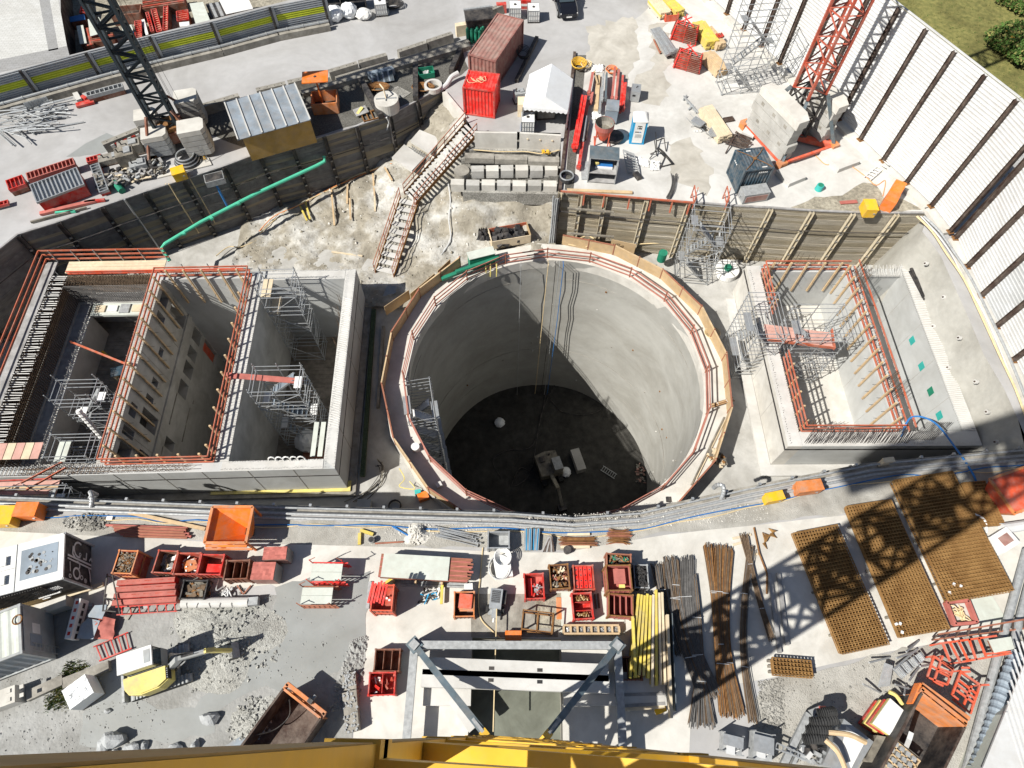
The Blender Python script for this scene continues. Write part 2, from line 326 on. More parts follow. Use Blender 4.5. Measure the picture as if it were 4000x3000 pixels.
patch('painted_shade_ground',[(640,470),(1150,330),(1600,240),(1800,190),(1830,270),(1740,330),(1627,392),(1390,490),(1010,592)],'gravel_dark',0.006,0.1)  # dark gravel colour stands in for shade lying on this ground
patch('wet_stain',[(265,610),(300,580),(420,520),(510,555),(440,590),(300,615)],'wet',0.005,0.15)
patch('paved_square',[(-400,760),(0,235),(268,215),(225,-20),(60,-300),(-600,-300)],'paving',0.007)
patch('paved_band',[(-400,800),(-10,285),(272,218),(262,180),(-10,235),(-400,700)],'paving_dark',0.011)
patch('paved_band',[(190,200),(228,193),(190,-20),(150,-150),(110,-150),(150,-20)],'paving_dark',0.011)
patch('grass_field',[(3380,-50),(3520,40),(4000,400),(4300,650),(5200,700),(5200,-900),(3300,-900)],'grass',0.006,0.1,2)
m=MB();m.prism(RH,-1.5,-1.5,'pit_slab')
for i in range(4):a,b=RH[i],RH[(i+1)%4];m.add([(a[0],a[1],-1.6),(b[0],b[1],-1.6),(b[0],b[1],0),(a[0],a[1],0)],[(0,1,2,3)],'concrete_old')
structure('crane_recess',m)
for q,z in((((2480,300),(2560,260),(2620,330),(2590,420),(2500,400)),.009),(((2600,560),(2700,540),(2790,680),(2760,760),(2640,700)),.009),(((2300,110),(2480,60),(2500,240),(2420,330),(2290,250)),.010),(((2540,100),(2600,90),(2620,250),(2560,300)),.011)):patch('dry_stain',q,'stain_pale',z,.35,.5)
pf=MB();pf.prism([(-44,8),(34,8),(34,38),(4,38),(4,50),(-10,50),(-40,42)],-6.0,-6.0,'concrete',hole=None)
SHC=V(3.148,22.84,0);SHR=10.69
m=MB();outer_=[(-44,8),(34,8),(34,38),(4,38),(4,50),(-10,50),(-44,42)]
thL=math.radians(2.9);OL=V(-10.87,14.27,0)
def LB(u,v,z=0):return V(OL.x+u*math.cos(thL)-v*math.sin(thL),OL.y+u*math.sin(thL)+v*math.cos(thL),z)
thR=math.radians(1.5);OR=V(17.92,16.67,0)
def RB(u,v,z=0):return V(OR.x+u*math.cos(thR)-v*math.sin(thR),OR.y+u*math.sin(thR)+v*math.cos(thR),z)
loops=[[V(a,b,-6)for a,b in outer_],[V(SHC.x+11.2*math.cos(i*PI/24),SHC.y+11.2*math.sin(i*PI/24),-6)for i in range(48)],[LB(-21.9,.3,-6),LB(-.3,.3,-6),LB(-.3,15.3,-6),LB(-21.9,15.3,-6)],[RB(.3,.3,-6),RB(12.4,.3,-6),RB(12.4,14.6,-6),RB(.3,14.6,-6)]]
tri=tessellate_polygon(loops);al=[q for l in loops for q in l]
tri=[t if(al[t[1]]-al[t[0]]).cross(al[t[2]]-al[t[0]]).z>0 else(t[0],t[2],t[1])for t in tri]
m.add(al,tri,'concrete');structure('pit_floor',m)
def face_wall(name,pts,z0,z1,mat,thick=0.5,label=None,cat=None):
 m=MB()
 for a,b in zip(pts[:-1],pts[1:]):
  m.add([(a.x,a.y,z0),(b.x,b.y,z0),(b.x,b.y,z1),(a.x,a.y,z1)],[(0,1,2,3),(3,2,1,0)][:1],mat)
 return m
so_=face_wall('x',[V(-42.5,11.3,0)]+EDGE_S[1:],-6.1,0,'concrete_old');structure('excavation_face',so_)
m=MB()
for a,b in zip(EDGE_S[:-1],EDGE_S[1:]):
 n=V(-(b-a).y,(b-a).x,0).normalized()
 m.prism([a+n*0.02,b+n*0.02,b+n*0.45,a+n*0.45][::1],-6.0,-0.25,'concrete_old')
tag(m.build('retaining_wall'),'weathered concrete retaining wall along the near side of the pit, under the pipes','retaining wall')
def lagging(pts,zt,zb,label,facing,mats=('wood_old',),postmat='steel_brown',grp=None,bh=0.27):
 root=thing('timber_retaining_wall',label,'retaining wall',pts[0]+V(0,0,zb),group=grp)
 pl=MB()
 for a,b in zip(pts[:-1],pts[1:]):
  d=(b-a);n=V(-d.y,d.x,0).normalized()*facing
  z=zb
  while z<zt-0.02:
   o=U(0.0,0.028);h=min(bh-0.009,zt-z);mat=random.choice(mats)
   pl.add(*[[a+n*o+V(0,0,z),b+n*o+V(0,0,z),b+n*o+V(0,0,z+h),a+n*o+V(0,0,z+h),a-n*0.12+V(0,0,z),b-n*0.12+V(0,0,z),b-n*0.12+V(0,0,z+h),a-n*0.12+V(0,0,z+h)],[(0,1,2,3),(3,2,6,7),(1,5,6,2),(0,3,7,4),(3,2,1,0)],mat]);z+=bh
 pl.build('planks',root)
 for i,p in enumerate(pts[:-1]if len(pts)>3 else pts):
  q=pts[i+1]if i+1<len(pts)else pts[i-1];d=(q-p).normalized();n=V(-d.y,d.x,0)*facing*(1 if i+1<len(pts)else-1)
  k=MB();c=p+n*0.10
  for s in(-1,1):k.prism([c+d*(0.14*s-0.012),c+d*(0.14*s+0.012),c+d*(0.14*s+0.012)+n*0.26,c+d*(0.14*s-0.012)+n*0.26],zb,zt+0.05,postmat)
  k.prism([c-d*0.126+n*0.12,c+d*0.126+n*0.12,c+d*0.126+n*0.14,c-d*0.126+n*0.14],zb,zt+0.05,postmat)
  for zz in range(6):
   k.box(c+n*0.2+V(0,0,zb+0.5+zz*0.85),(0.2,0.1,0.12),'concrete_old',math.atan2(d.y,d.x))
  k.build('post',root)
 cap=MB()
 for a,b in zip(pts[:-1],pts[1:]):cap.bar(a+V(0,0,zt+0.03),b+V(0,0,zt+0.03),0.14,0.10,'wood_grey')
 cap.build('top_beam',root)
 rail=MB()
 for zz in(zt-1.7,):
  for a,b in zip(pts[:-1],pts[1:]):
   n=V(-(b-a).y,(b-a).x,0).normalized()*facing
   rail.tube([a+n*0.42+V(0,0,zz),b+n*0.42+V(0,0,zz-0.03)],0.035,'steel_dark',5)
 rail.build('service_pipe',root)
 return root
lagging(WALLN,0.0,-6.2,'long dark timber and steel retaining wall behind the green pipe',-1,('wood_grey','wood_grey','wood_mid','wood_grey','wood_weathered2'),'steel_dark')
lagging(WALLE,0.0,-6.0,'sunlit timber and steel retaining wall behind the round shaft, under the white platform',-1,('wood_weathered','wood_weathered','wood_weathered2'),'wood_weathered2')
wp=[V(-43.5,14,0),V(-42.0,18,0),V(-40.2,22,0),V(-38.4,25.5,0),WALLN[0]]
lagging(wp,0.0,-6.2,'short timber retaining wall at the left edge, beside the rebar cage',-1,('wood_grey','wood_mid'),'steel_dark')
E_=[EDGE_E[0]]+[EDGE_E[1]]+EDGE_E[2:]
root=thing('shotcrete_wall','pale shotcrete pit wall with round anchor heads, right of the square shafts','retaining wall',(31,20,-6))
mm=MB()
P=[E_[i].lerp(E_[i+1],k/4)for i in range(len(E_)-1)for k in range(4)]+[E_[-1]]
for k,zz in enumerate([(-6.2,-0.15),(-0.15,0.0)]):
 pass
rows=[(-6.2,0.9),(-4.0,0.6),(-2.0,0.3),(-0.6,0.04),(0.0,0.0)]
vs=[];nP=len(P)
for z,off in rows:
 for i,p in enumerate(P):
  d=(P[min(i+1,nP-1)]-P[max(i-1,0)]).normalized();n=V(d.y,-d.x,0)*1.0
  if n.x>0:n=-n
  vs.append(p+n*(off+(U(-.05,.05)+0.12*math.sin(i*1.3)if z<-.1 else 0))+V(0,0,z))
fs=[(r*nP+i,r*nP+i+1,(r+1)*nP+i+1,(r+1)*nP+i)for r in range(len(rows)-1)for i in range(nP-1)]
fs=[f[::-1]for f in fs]
mm.add(vs,fs,'shotcrete');mm.build('sprayed_face',root,smooth=True)
for(y_,z)in[(30.6,-1.0),(29.3,-2.6),(27.6,-1.0),(26.2,-2.6),(24.2,-1),(22.8,-2.6),(20.8,-1),(18.6,-1),(16.6,-1.2)]:
 p=V(29.95 if y_>29.5 else 30.35 if z>-2 else 30.15,y_,z);a=MB();a.tube([p+V(.05,0,0),p+V(-.12,0,.04)],0.15,'concrete_white',12);a.tube([p+V(-.12,0,.04),p+V(-.18,0,.05)],0.06,'steel_brown',8);a.build('anchor_head',root)
NS=48
root=thing('round_shaft','wide round concrete shaft with a pale ring slab, dark muddy bottom','shaft',(SHC.x,SHC.y,-26))
m=MB();rz_=[(-5.02,0),(-7,0),(-9,0.05),(-11,-.04),(-13,.05),(-15.5,-.05),(-18,.04),(-21,0),(-25.9,0)]
n=72;vs=[]
for z,o in rz_:
 for i in range(n):
  a=2*PI*i/n;r=SHR+o+0.04*math.sin(a*7+z);vs.append(V(SHC.x+r*math.cos(a),SHC.y+r*math.sin(a),z))
fs=[(k*n+i,k*n+(i+1)%n,(k+1)*n+(i+1)%n,(k+1)*n+i)for k in range(len(rz_)-1)for i in range(n)]
m.add(vs,fs,'shaft_wall');m.build('shaft_lining',root,smooth=True)
for k in range(5):m=MB();z=-7.4-k*3.7;m.tube([V(SHC.x+(SHR+.02)*math.cos(i*2*PI/60),SHC.y+(SHR+.02)*math.sin(i*2*PI/60),z+U(-.02,.02))for i in range(61)],.018,'concrete_old',4,cap=False);m.build('pour_joint',root)
for k in range(26):a=U(-.6,2.6);z=U(-24,-6.5);p=V(SHC.x+(SHR-.01)*math.cos(a),SHC.y+(SHR-.01)*math.sin(a),z);m=MB();m.box(p,(.12,.12,.12),random.choice(['concrete_old','concrete_old','rust','concrete_white']),a);m.build('anchor_patch',root)
m=MB();NO=20
outr=[(SHC.x+12.45*math.cos(2*PI*i/NO+.1),SHC.y+12.45*math.sin(2*PI*i/NO+.1))for i in range(NO)]
inr=[(SHC.x+(SHR-.02)*math.cos(2*PI*i/n),SHC.y+(SHR-.02)*math.sin(2*PI*i/n))for i in range(n)]
m.prism(outr,-6.0,-5.0,'concrete_pale',hole=inr,bottom=False);m.build('ring_slab',root)
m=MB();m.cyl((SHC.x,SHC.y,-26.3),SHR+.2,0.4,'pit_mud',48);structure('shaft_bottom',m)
RF=thing('plywood_screen','low plywood screen of straight boards round the rim of the shaft slab','screen',(SHC.x,SHC.y,-5))
NB=18
for i in range(NB):
 a0=2*PI*i/NB+.12;a1=2*PI*(i+1)/NB+.12
 am=(a0+a1)/2;deg=math.degrees(am)%360
 p=V(SHC.x+12.35*math.cos(a0),SHC.y+12.35*math.sin(a0),-5.0);q=V(SHC.x+12.35*math.cos(a1),SHC.y+12.35*math.sin(a1),-5.0)
 if 83<deg<132 or p.y<11.4 and q.y<11.6:continue
 k=MB();k.bar(p+V(0,0,.55),q+V(0,0,.55),0.03,1.1,'plywood')
 k.bar(p+V(0,0,1.12),q+V(0,0,1.12),0.10,0.05,'rail_rust' if i%2 else 'wood_new');k.build('board',RF)
 for t in(0.02,.5):k=MB();k.bar(p.lerp(q,t),p.lerp(q,t)+V(0,0,1.25),0.08,0.08,'rail_rust');k.build('stake',RF)
RG=thing('railing','red guard rail running round the mouth of the round shaft','guard rail',(SHC.x,SHC.y,-5))
NR=20
for i in range(NR):
 a0=2*PI*i/NR+.05;a1=2*PI*(i+1)/NR+.05;rr=SHR+.22
 p=V(SHC.x+rr*math.cos(a0),SHC.y+rr*math.sin(a0),-5.0);q=V(SHC.x+rr*math.cos(a1),SHC.y+rr*math.sin(a1),-5.0)
 k=MB()
 for h in(0.18,0.62,1.08):k.bar(p+V(0,0,h),q+V(0,0,h),0.045,0.11,'rail_dusty')
 k.build('rail',RG)
 k=MB();k.bar(p+V(0,0,-.5),p+V(0,0,1.2),0.09,0.09,'rail_rust');k.build('post',RG)
ctrl=[(1265,533+190,-5.2),(1090,814,-5.6),(950,870,-5.8),(1422,681,-4.8),(1530,620,-4.0),(1630,540,-2.6),(1740,430,-1.0),(1800,480,-.4),(1050,1030,-6.0),(1250,1030,-6.0),(1420,1060,-6.0),(1560,1060,-6.0),(1300,850,-5.6),(1450,800,-5.0),(1550,700,-4.0),(1780,780,-3.6),(1700,950,-5.3),(1760,1060,-5.9),(1850,1010,-5.7),(2000,960,-5.4),(2150,930,-5.2),(2170,780,-3.3),(2000,770,-3.3),(1870,780,-3.3),(2000,860,-4.3),(2150,850,-4.2),(1640,820,-4.4),(1560,940,-5.5),(1700,650,-2.9),(1780,560,-1.5),(1900,1000,-5.6)]
CP=[at(*c)for c in ctrl]
def slope_z(x,y):
 s=0;ws=0
 for c in CP:
  d2=(c.x-x)**2+(c.y-y)**2+0.05;wgt=1/d2**1.6;s+=c.z*wgt;ws+=wgt
 return s/ws
m=MB();x0,x1,y0,y1,st=-23.0,3.4,29.0,49.0,0.28
nx=int((x1-x0)/st);ny=int((y1-y0)/st);vs=[]
def fbm(x,y):
 return 0.12*math.sin(x*1.7+y*.9)+0.09*math.sin(x*3.1-y*2.3)+0.06*math.sin(x*5.3+y*6.1)+U(-.05,.05)
for j in range(ny+1):
 for i in range(nx+1):
  x=x0+i*st;y=y0+j*st;vs.append(V(x,y,slope_z(x,y)+fbm(x,y)*0.8))
fs=[]
for j in range(ny):
 for i in range(nx):
  x=x0+(i+.5)*st;y=y0+(j+.5)*st
  if x>-3 and y>38.6:continue
  if x>-4.6 and y>43:continue
  ok=True
  for a,b in zip(WALLN[:-1],WALLN[1:]):
   if a.x<=x<b.x and y>lerp(a.y,b.y,(x-a.x)/(b.x-a.x)):ok=False
  if x>WALLN[-1].x and y>lerp(WALLN[-1].y,T1.y,min(1,(x-WALLN[-1].x)/(T1.x-WALLN[-1].x))):ok=False
  if(V(x,y,0)-SHC).xy.length<11.6:ok=False
  if ok:fs.append((j*(nx+1)+i,j*(nx+1)+i+1,(j+1)*(nx+1)+i+1,(j+1)*(nx+1)+i))
m.add(vs,fs,'slope');structure('rubble_slope',m,smooth=True)
m=MB()
for i in range(1500):
 f=random.choice(fs);v0,v1,v2=vs[f[0]],vs[f[1]],vs[f[3]];p=v0+(v1-v0)*R()+(v2-v0)*R();s_=U(.03,.09)*(1 if R()<.9 else 2.2)
 P6=[p+V(math.cos(k*PI/2.5)*s_*U(.6,1),math.sin(k*PI/2.5)*s_*U(.6,1),0)for k in range(5)]+[p+V(0,0,s_*U(.5,1))];m.add(P6,[(k,(k+1)%5,5)for k in range(5)],random.choice(['slope','concrete_pale','dirt']))
o=m.build('slope_stones');tag(o,'loose stones strewn over the rubble slope below the stair','stones',kind='stuff')
def holed_wall(p0,p1,z0,z1,th,holes,mat,mb=None,off=0):
 """wall from p0 to p1 (thickness th to the left of p0->p1) with rectangular openings (s0,s1,za,zb)"""
 mb=mb or MB();d=V(p1.x-p0.x,p1.y-p0.y,0);L=d.length;d.normalize();n=V(-d.y,d.x,0)
 S=sorted({0,L,*[max(0,min(L,h[0]))for h in holes],*[max(0,min(L,h[1]))for h in holes]});Z=sorted({z0,z1,*[h[2]for h in holes],*[h[3]for h in holes]})
 def solid(i,j):
  if i<0 or j<0 or i>=len(S)-1 or j>=len(Z)-1:return False
  s=(S[i]+S[i+1])/2;z=(Z[j]+Z[j+1])/2
  return not any(h[0]<s<h[1]and h[2]<z<h[3]for h in holes)
 base=V(p0.x,p0.y,0)
 def P(s,z,t):return base+d*s+n*(t*th)+V(0,0,z)
 for i in range(len(S)-1):
  for j in range(len(Z)-1):
   if not solid(i,j):continue
   a,b,c,e=S[i],S[i+1],Z[j],Z[j+1]
   mb.add([P(a,c,0),P(b,c,0),P(b,e,0),P(a,e,0),P(a,c,1),P(b,c,1),P(b,e,1),P(a,e,1)],[(0,1,2,3),(5,4,7,6)]+([]if solid(i,j+1)else[(3,2,6,7)])+([]if solid(i,j-1)else[(1,0,4,5)])+([]if solid(i+1,j)else[(1,5,6,2)])+([]if solid(i-1,j)else[(4,0,3,7)]),mat)
 return mb
def stubs(mb,a,b,step,h,r=0.012,rows=1,gap=0.0,mat='rebar_pale',lean=0.06):
 d=b-a;L=d.length;d=d.normalized();n=V(-d.y,d.x,0);k=int(L/step)
 for q in range(rows):
  for i in range(k):
   p=a+d*(i*step+U(-.02,.02))+n*(q*gap);mb.tube([p,p+V(U(-lean,lean),U(-lean,lean),h*U(.8,1.15))],r,mat,3,cap=False)
LT=-2.1
lb=thing('concrete_shaft_building','big square concrete shaft at the left with three open chambers, window openings and red rails','shaft building',LB(-11,7.5,-16),thL)
def lw(u0,v0,u1,v1,z0,z1,mat='concrete_smooth',holes=(),th=None,name='wall'):
 m=MB();m.prism([LB(u0,v0),LB(u1,v0),LB(u1,v1),LB(u0,v1)],z0,z1,mat);return m.build(name,lb)
lw(-0.75,0,0,15.6,-10,LT)
lw(-22,0,-0.753,0.66,-16.5,LT)
lw(-7.6,14.75,-0.753,15.6,-10,LT)
lw(-14.8,14.98,-7.603,15.6,-16.5,LT)
lw(-7.6,0.663,-6.62,14.747,-10.3,LT+0.02,'concrete')
lw(-7.58,0.663,-6.65,14.747,-16.5,-10.32,'concrete')
holes=[(13.36,14.4,-3.53,-2.53),(13.5,14.68,-6.34,-4.06),(12.12,12.72,-3.75,-2.65),(9.65,10.5,-4.62,-4.05),(6.1,6.7,-4.98,-4.0),(4.4,5.32,-3.42,-2.6),(4.42,5.65,-6.2,-4.05),(3.0,3.62,-3.85,-2.47),(1.5,2.5,-4.0,-2.6),(13.65,14.8,-9.22,-7.8),(12.05,13.06,-9.18,-7.8),(10.5,11.65,-9.18,-7.76),(8.7,9.95,-9.1,-7.72),(13.8,14.9,-12.4,-9.85),(4.3,5.1,-9.05,-7.68),(8.55,9.8,-7.1,-6.75),(7.6,8.1,-5.0,-4.2),(2.0,2.9,-6.2,-4.9)]
off=0.663
hm=holed_wall(LB(-14.0,0.663),LB(-14.0,14.977),-16.4,LT+0.01,0.8,[(a-off,b-off,c,d)for a,b,c,d in holes],'concrete');hm.build('wall',lb)
m=MB()
m.prism([LB(-13.997,.67),LB(-13.87,.67),LB(-13.87,14.97),LB(-13.997,14.97)],-6.95,-6.42,'concrete');m.build('slab_edge',lb)
m=MB()
for(a,b,z)in[(6.0,8.6,-7.6),(1.8,4.2,-7.5),(9.0,9.3,-10.2),(5.6,8.5,-9.9)]:
 m.prism([LB(-13.997,a),LB(-13.93,a),LB(-13.93,b),LB(-13.997,b)],z-.07,z,'concrete_old')
for v in(3.2,6.1,8.9,11.8):
 m.prism([LB(-13.999,v),LB(-13.985,v),LB(-13.985,v+.03),LB(-13.999,v+.03)],-6.4,LT,'concrete_old')
m.build('wall_joint',lb)
for(a,b,c)in[(13.75,14.85,-12.35)]:
 m=MB();m.prism([LB(-14.3,a+.05),LB(-14.2,a+.05),LB(-14.2,b-.05),LB(-14.3,b-.05)],c,c+2.4,'red_orange');m.build('formwork_panel',lb)
for(u0,u1,z,mat)in[(-6.6,-.76,-9.8,'wood_floor'),(-13.99,-7.61,-15.9,'concrete_old'),(-20.95,-14.81,-6.6,'wood_floor')]:
 m=MB();v=.67;k=0
 if mat=='wood_floor':
  while v<14.7:
   h=U(.24,.42);s=U(.3,.7)
   for(ua,ub)in((u0,lerp(u0,u1,s)),(lerp(u0,u1,s)+.015,u1)):
    zz=z+U(0,.035);m.prism([LB(ua,v),LB(ub,v),LB(ub,v+h-.02),LB(ua,v+h-.02)],z-.2,zz,mat)
   v+=h
  m.prism([LB(u0,.67),LB(u1,.67),LB(u1,14.74),LB(u0,14.74)],z-.3,z-.05,'black')
 else:m.prism([LB(u0,.67),LB(u1,.67),LB(u1,14.97),LB(u0,14.97)],z-.3,z,mat)
 m.build('floor',lb)
m=MB()
m.prism([LB(-22,-.012),LB(0.012,-.012),LB(0.012,15.6),LB(0.0,15.6),LB(0.0,0.0),LB(-22,0)],-3.32,-3.18,'black');m.build('joint_band',lb)
m=MB()
m.prism([LB(-22.3,-.5),LB(.55,-.5),LB(.55,15.4),LB(.03,15.4),LB(.03,-.02),LB(-22.3,-.02)],-5.97,-5.75,'concrete_old');m.build('footing',lb)
m=MB()
m.prism([LB(-9,-.23),LB(.22,-.23),LB(.22,.5),LB(.02,.5),LB(.02,-.02),LB(-9,-.02)],-5.74,-5.62,'yellow_pale');m.build('membrane',lb)
for v in(2.8,5.6,8.5,11.4,13.6):
 m=MB();m.prism([LB(.002,v),LB(.014,v),LB(.014,v+.04),LB(.002,v+.04)],-5.7,LT,'concrete_old');m.build('wall_joint',lb)
for u in(-2.6,-5.4,-8.2,-10.9,-13.6):
 m=MB();m.prism([LB(u,-.014),LB(u+.04,-.014),LB(u+.04,-.002),LB(u,-.002)],-5.7,LT,'concrete_old');m.build('wall_joint',lb)
m=MB()
for q in([(-.74,.66),(-.01,.01),(-.01,15.59),(-.74,15.59)],[(-7.0,.01),(-.75,.01),(-.75,.65),(-7.0,.65)],[(-6.6,14.76),(-.76,14.76),(-.76,15.59),(-6.6,15.59)],[(-7.59,.67),(-6.63,.67),(-6.63,14.74),(-7.59,14.74)]):m.prism([LB(*p)for p in q],LT+.021,LT+.03,'concrete_white')
m.build('wall_cap',lb)
m=MB();m.prism([LB(-14.9,.7),LB(-14.83,.7),LB(-14.83,14.4),LB(-14.9,14.4)],-8,LT-.2,'black');m.build('shade_backing',lb)  # black sheet added behind the window openings so they look dark
m=MB()
stubs(m,LB(-.66,.3,LT),LB(-.66,15.2,LT),.16,.22);stubs(m,LB(-.08,.1,LT),LB(-.08,15.4,LT),.16,.2)
stubs(m,LB(-7.0,.1,LT),LB(-.2,.1,LT),.16,.16);stubs(m,LB(-6.6,.58,LT),LB(-.8,.58,LT),.16,.16)
stubs(m,LB(-6.72,.8,LT),LB(-6.72,14.6,LT),.16,.25);stubs(m,LB(-6.6,14.85,LT),LB(-.8,14.85,LT),.15,.25);stubs(m,LB(-6.6,15.5,LT),LB(-.2,15.5,LT),.15,.25)
stubs(m,LB(-14.1,.7,LT),LB(-14.1,15,LT),.15,.3);stubs(m,LB(-14.7,.7,LT),LB(-14.7,15,LT),.15,.3);stubs(m,LB(-14.4,.7,LT),LB(-14.4,15,LT),.15,.35)
for i in range(60):
 v=3+i*.17;m.tube([LB(-.70,v,LT+.05),LB(-.06,v-.22,LT+.05)],.02,'rebar_pale',3)
o=m.build('starter_bars',lb);o['kind']='stuff'
m=MB()
stubs(m,LB(-7.52,.7,LT),LB(-7.52,14.7,LT),.11,.45,mat='rebar');stubs(m,LB(-7.3,.7,LT),LB(-7.3,14.7,LT),.25,.5,mat='rebar')
stubs(m,LB(-14,15.2,LT),LB(-8,15.2,LT),.12,.5,mat='rebar');stubs(m,LB(-19,.35,LT),LB(-9,.35,LT),.12,.5,mat='rebar');stubs(m,LB(-19,.1,LT),LB(-9,.1,LT),.14,.6,mat='rebar',lean=.15)
for v in(.1,.35):m.tube([LB(-19,v,LT+.3),LB(-8.5,v,LT+.3)],.02,'rebar',3)
stubs(m,LB(-1.0,9.5,-5.5),LB(-1.0,13.8,-5.5),.16,3.2,mat='rebar',r=.016,lean=.3)
stubs(m,LB(-.95,1,-8.5),LB(-.95,14,-8.5),.2,4.4,mat='rebar',r=.014,lean=.15)
o=m.build('brown_starter_bars',lb);o['kind']='stuff'
lw(-22,.663,-20.9,15.6,-7,-4.1,'concrete');lw(-20.897,14.5,-14.81,15.6,-7,-4.1,'concrete')
lw(-20.897,.663,-14.81,1.6,-7,-4.1,'concrete');lw(-15.2,1.61,-14.81,14.49,-16,-6.4,'black')  # last wall is coloured black to paint shade into the lower openings
m=MB()
for s in range(2):
 u=(-21.9,-20.98)[s]
 for i in range(78):v=.9+i*.185;m.tube([LB(u,v,-4.1),LB(u,v+U(-.02,.02),LT+U(-.1,.25))],.028,'rebar',4,cap=False)
 for k in range(13):z=-4.0+k*.155;m.tube([LB(u+.03,.8,z),LB(u+.03,15.4,z)],.026,'rebar',4,cap=False)
o=m.build('rebar_mat',lb);o['kind']='stuff'
m=MB()
for i in range(74):
 v=.9+i*.2;z=LT+U(-.06,.08);m.tube([LB(-21.98,v,z),LB(-20.9,v+U(-.06,.06),z)],.034,'rebar_pale',4)
o=m.build('rebar_tie',lb);o['kind']='stuff'
m=MB()
for s in range(2):
 v=(15.5,14.6)[s]
 for i in range(36):u=-21+i*.17;m.tube([LB(u,v,-4.1),LB(u,v,LT+U(-.1,.3))],.022,'rebar',4,cap=False)
 for k in range(13):z=-4.0+k*.155;m.tube([LB(-21,v-.03,z),LB(-14.9,v-.03,z)],.026,'rebar_grey' if s else 'rebar',4,cap=False)
for i in range(30):
 u=-21+i*.2;m.tube([LB(u,14.6,LT),LB(u+U(-.1,.1),15.5,LT)],.018,'rebar',3)
o=m.build('rebar_mat',lb);o['kind']='stuff'
m=MB()
for i in range(22):u=-20.8+i*.24;m.tube([LB(u,.4,-4.0),LB(u,.4,LT+1.2*U(.7,1))],.018,'rebar_grey',3)
for i in range(30):u=-21.5+i*.25;m.tube([LB(u,.1,LT),LB(u,-.1,LT+.4),LB(u+.05,.5,LT+.4)],.02,'rebar',3)
o=m.build('rebar_hooks',lb);o['kind']='stuff'
m=MB();m.prism([LB(-22.12,.8),LB(-22.02,.8),LB(-22.02,15.7),LB(-22.12,15.7)],-4.1,LT-.1,'black');m.build('added_shade_panel',lb)  # added black panel, there to shade the west rebar cage
m=MB();m.prism([LB(-22,15.62),LB(-14.85,15.62),LB(-14.85,15.72),LB(-22,15.72)],-4.1,LT-.25,'wood_old');m.build('added_shade_panel',lb)  # added panel behind the north rebar mat, also for shade
m=MB();m.prism([LB(-19.85,13.4),LB(-15.2,13.4),LB(-15.2,14.49),LB(-19.85,14.49)],-4.35,-4.15,'panel_pale')
for i in range(5):m.box(LB(-19.2+i*.9,13.95,-4.15),(.7,U(.5,.9),.1),('wood_pale','white','galv_dull')[i%3],thL)
m.build('scaffold_deck',lb)
m=MB();m.prism([LB(-20.89,1.61),LB(-20.1,1.61),LB(-20.1,14.48),LB(-20.89,14.48)],-4.4,-4.25,'wood_grey');m.build('walk_deck',lb)
m=MB();m.prism([LB(-20.05,1.61),LB(-19.75,1.61),LB(-19.75,13.38),LB(-20.05,13.38)],-6.6,-4.15,'concrete_pale')
stubs(m,LB(-19.9,1.7,-4.15),LB(-19.9,13.3,-4.15),.16,.3,r=.03,lean=.15);m.build('inner_formwork',lb)
def rails(parent,pts,z0,hs=(0.25,0.7,1.15),mat='rail_red',w=0.055,h=0.13,name='rail'):
 for hh in hs:
  m=MB()
  for a,b in zip(pts[:-1],pts[1:]):m.bar(a+V(0,0,z0+hh),b+V(0,0,z0+hh),w,h,mat)
  m.build(name,parent)
gr=thing('railing','orange red guard rails on hanging timbers round the middle chamber of the left shaft','guard rail',LB(-11,7.5,LT),thL)
cor=[LB(-14.05,.55),LB(-7.45,.55),LB(-7.45,15.15),LB(-14.05,15.15),LB(-14.05,.55)]
rails(gr,cor,LT)
def timber(parent,p,zt,zb,w=0.13,mat='wood_new',pin=True,ax=V(1,0,0)):
 m=MB();m.bar(p+V(0,0,zb),p+V(0,0,zt),w,w*.8,mat)
 if pin:
  for z in(zb+1.1,lerp(zb,zt,.62)):m.tube([p+V(0,0,z),p+ax*.35+V(0,0,z+.02)],.014,'steel_dark',4)
 m.build('timber',parent)
for i in range(12):timber(gr,LB(-13.86,1.4+i*1.17),LT+1.25,-5.6,ax=LB(1,0)-LB(0,0))
for i in range(5):timber(gr,LB(-13.2+i*1.25,14.86),LT+1.2,LT-2.7,mat='wood_new',ax=LB(0,-1)-LB(0,0))
for i in range(11):timber(gr,LB(-7.7,1.3+i*1.28),LT+1.2,LT-.5,pin=False)
for i in range(5):timber(gr,LB(-13+i*1.25,.72),LT+1.2,LT-.9,pin=False)
g2=thing('railing','red guard rail along the back corner of the left shaft, over pale timber walkway boards','guard rail',LB(-18,16,LT),thL)
rails(g2,[LB(-22.7,-1),LB(-22.7,16.9),LB(-13.8,16.9)],LT,mat='rail_red')
rails(g2,[LB(-21.0,15.75),LB(-8.2,15.75)],LT-.2,hs=(.12,.35),mat='red_orange')
for i in range(6):
 m=MB();p=LB(-22+i*1.6,16.85);m.tube([p+V(0,0,LT),p+V(0,0,LT+1.2)],.03,'galv',5);m.build('post',g2)
m=MB()
for i in range(4):m.prism([LB(-21.2,15.8+i*.27),LB(-14.1,15.8+i*.27),LB(-14.1,16.05+i*.27),LB(-21.2,16.05+i*.27)],LT-.1,LT-.05+U(0,.02),'wood_pale')
m.prism([LB(-22.9,-1),LB(-22.05,-1),LB(-22.05,16.9),LB(-22.9,16.9)],LT-.16,LT-.11,'wood_grey')
m.build('walkway_boards',g2)
m=MB()
for i in range(8):m.tube([LB(-22.5+i*1.9,16.5,-6),LB(-22.5+i*1.9,16.5,LT-.1)],.04,'galv_dull',5)
m.build('walkway_legs',g2)
RT=-2.7
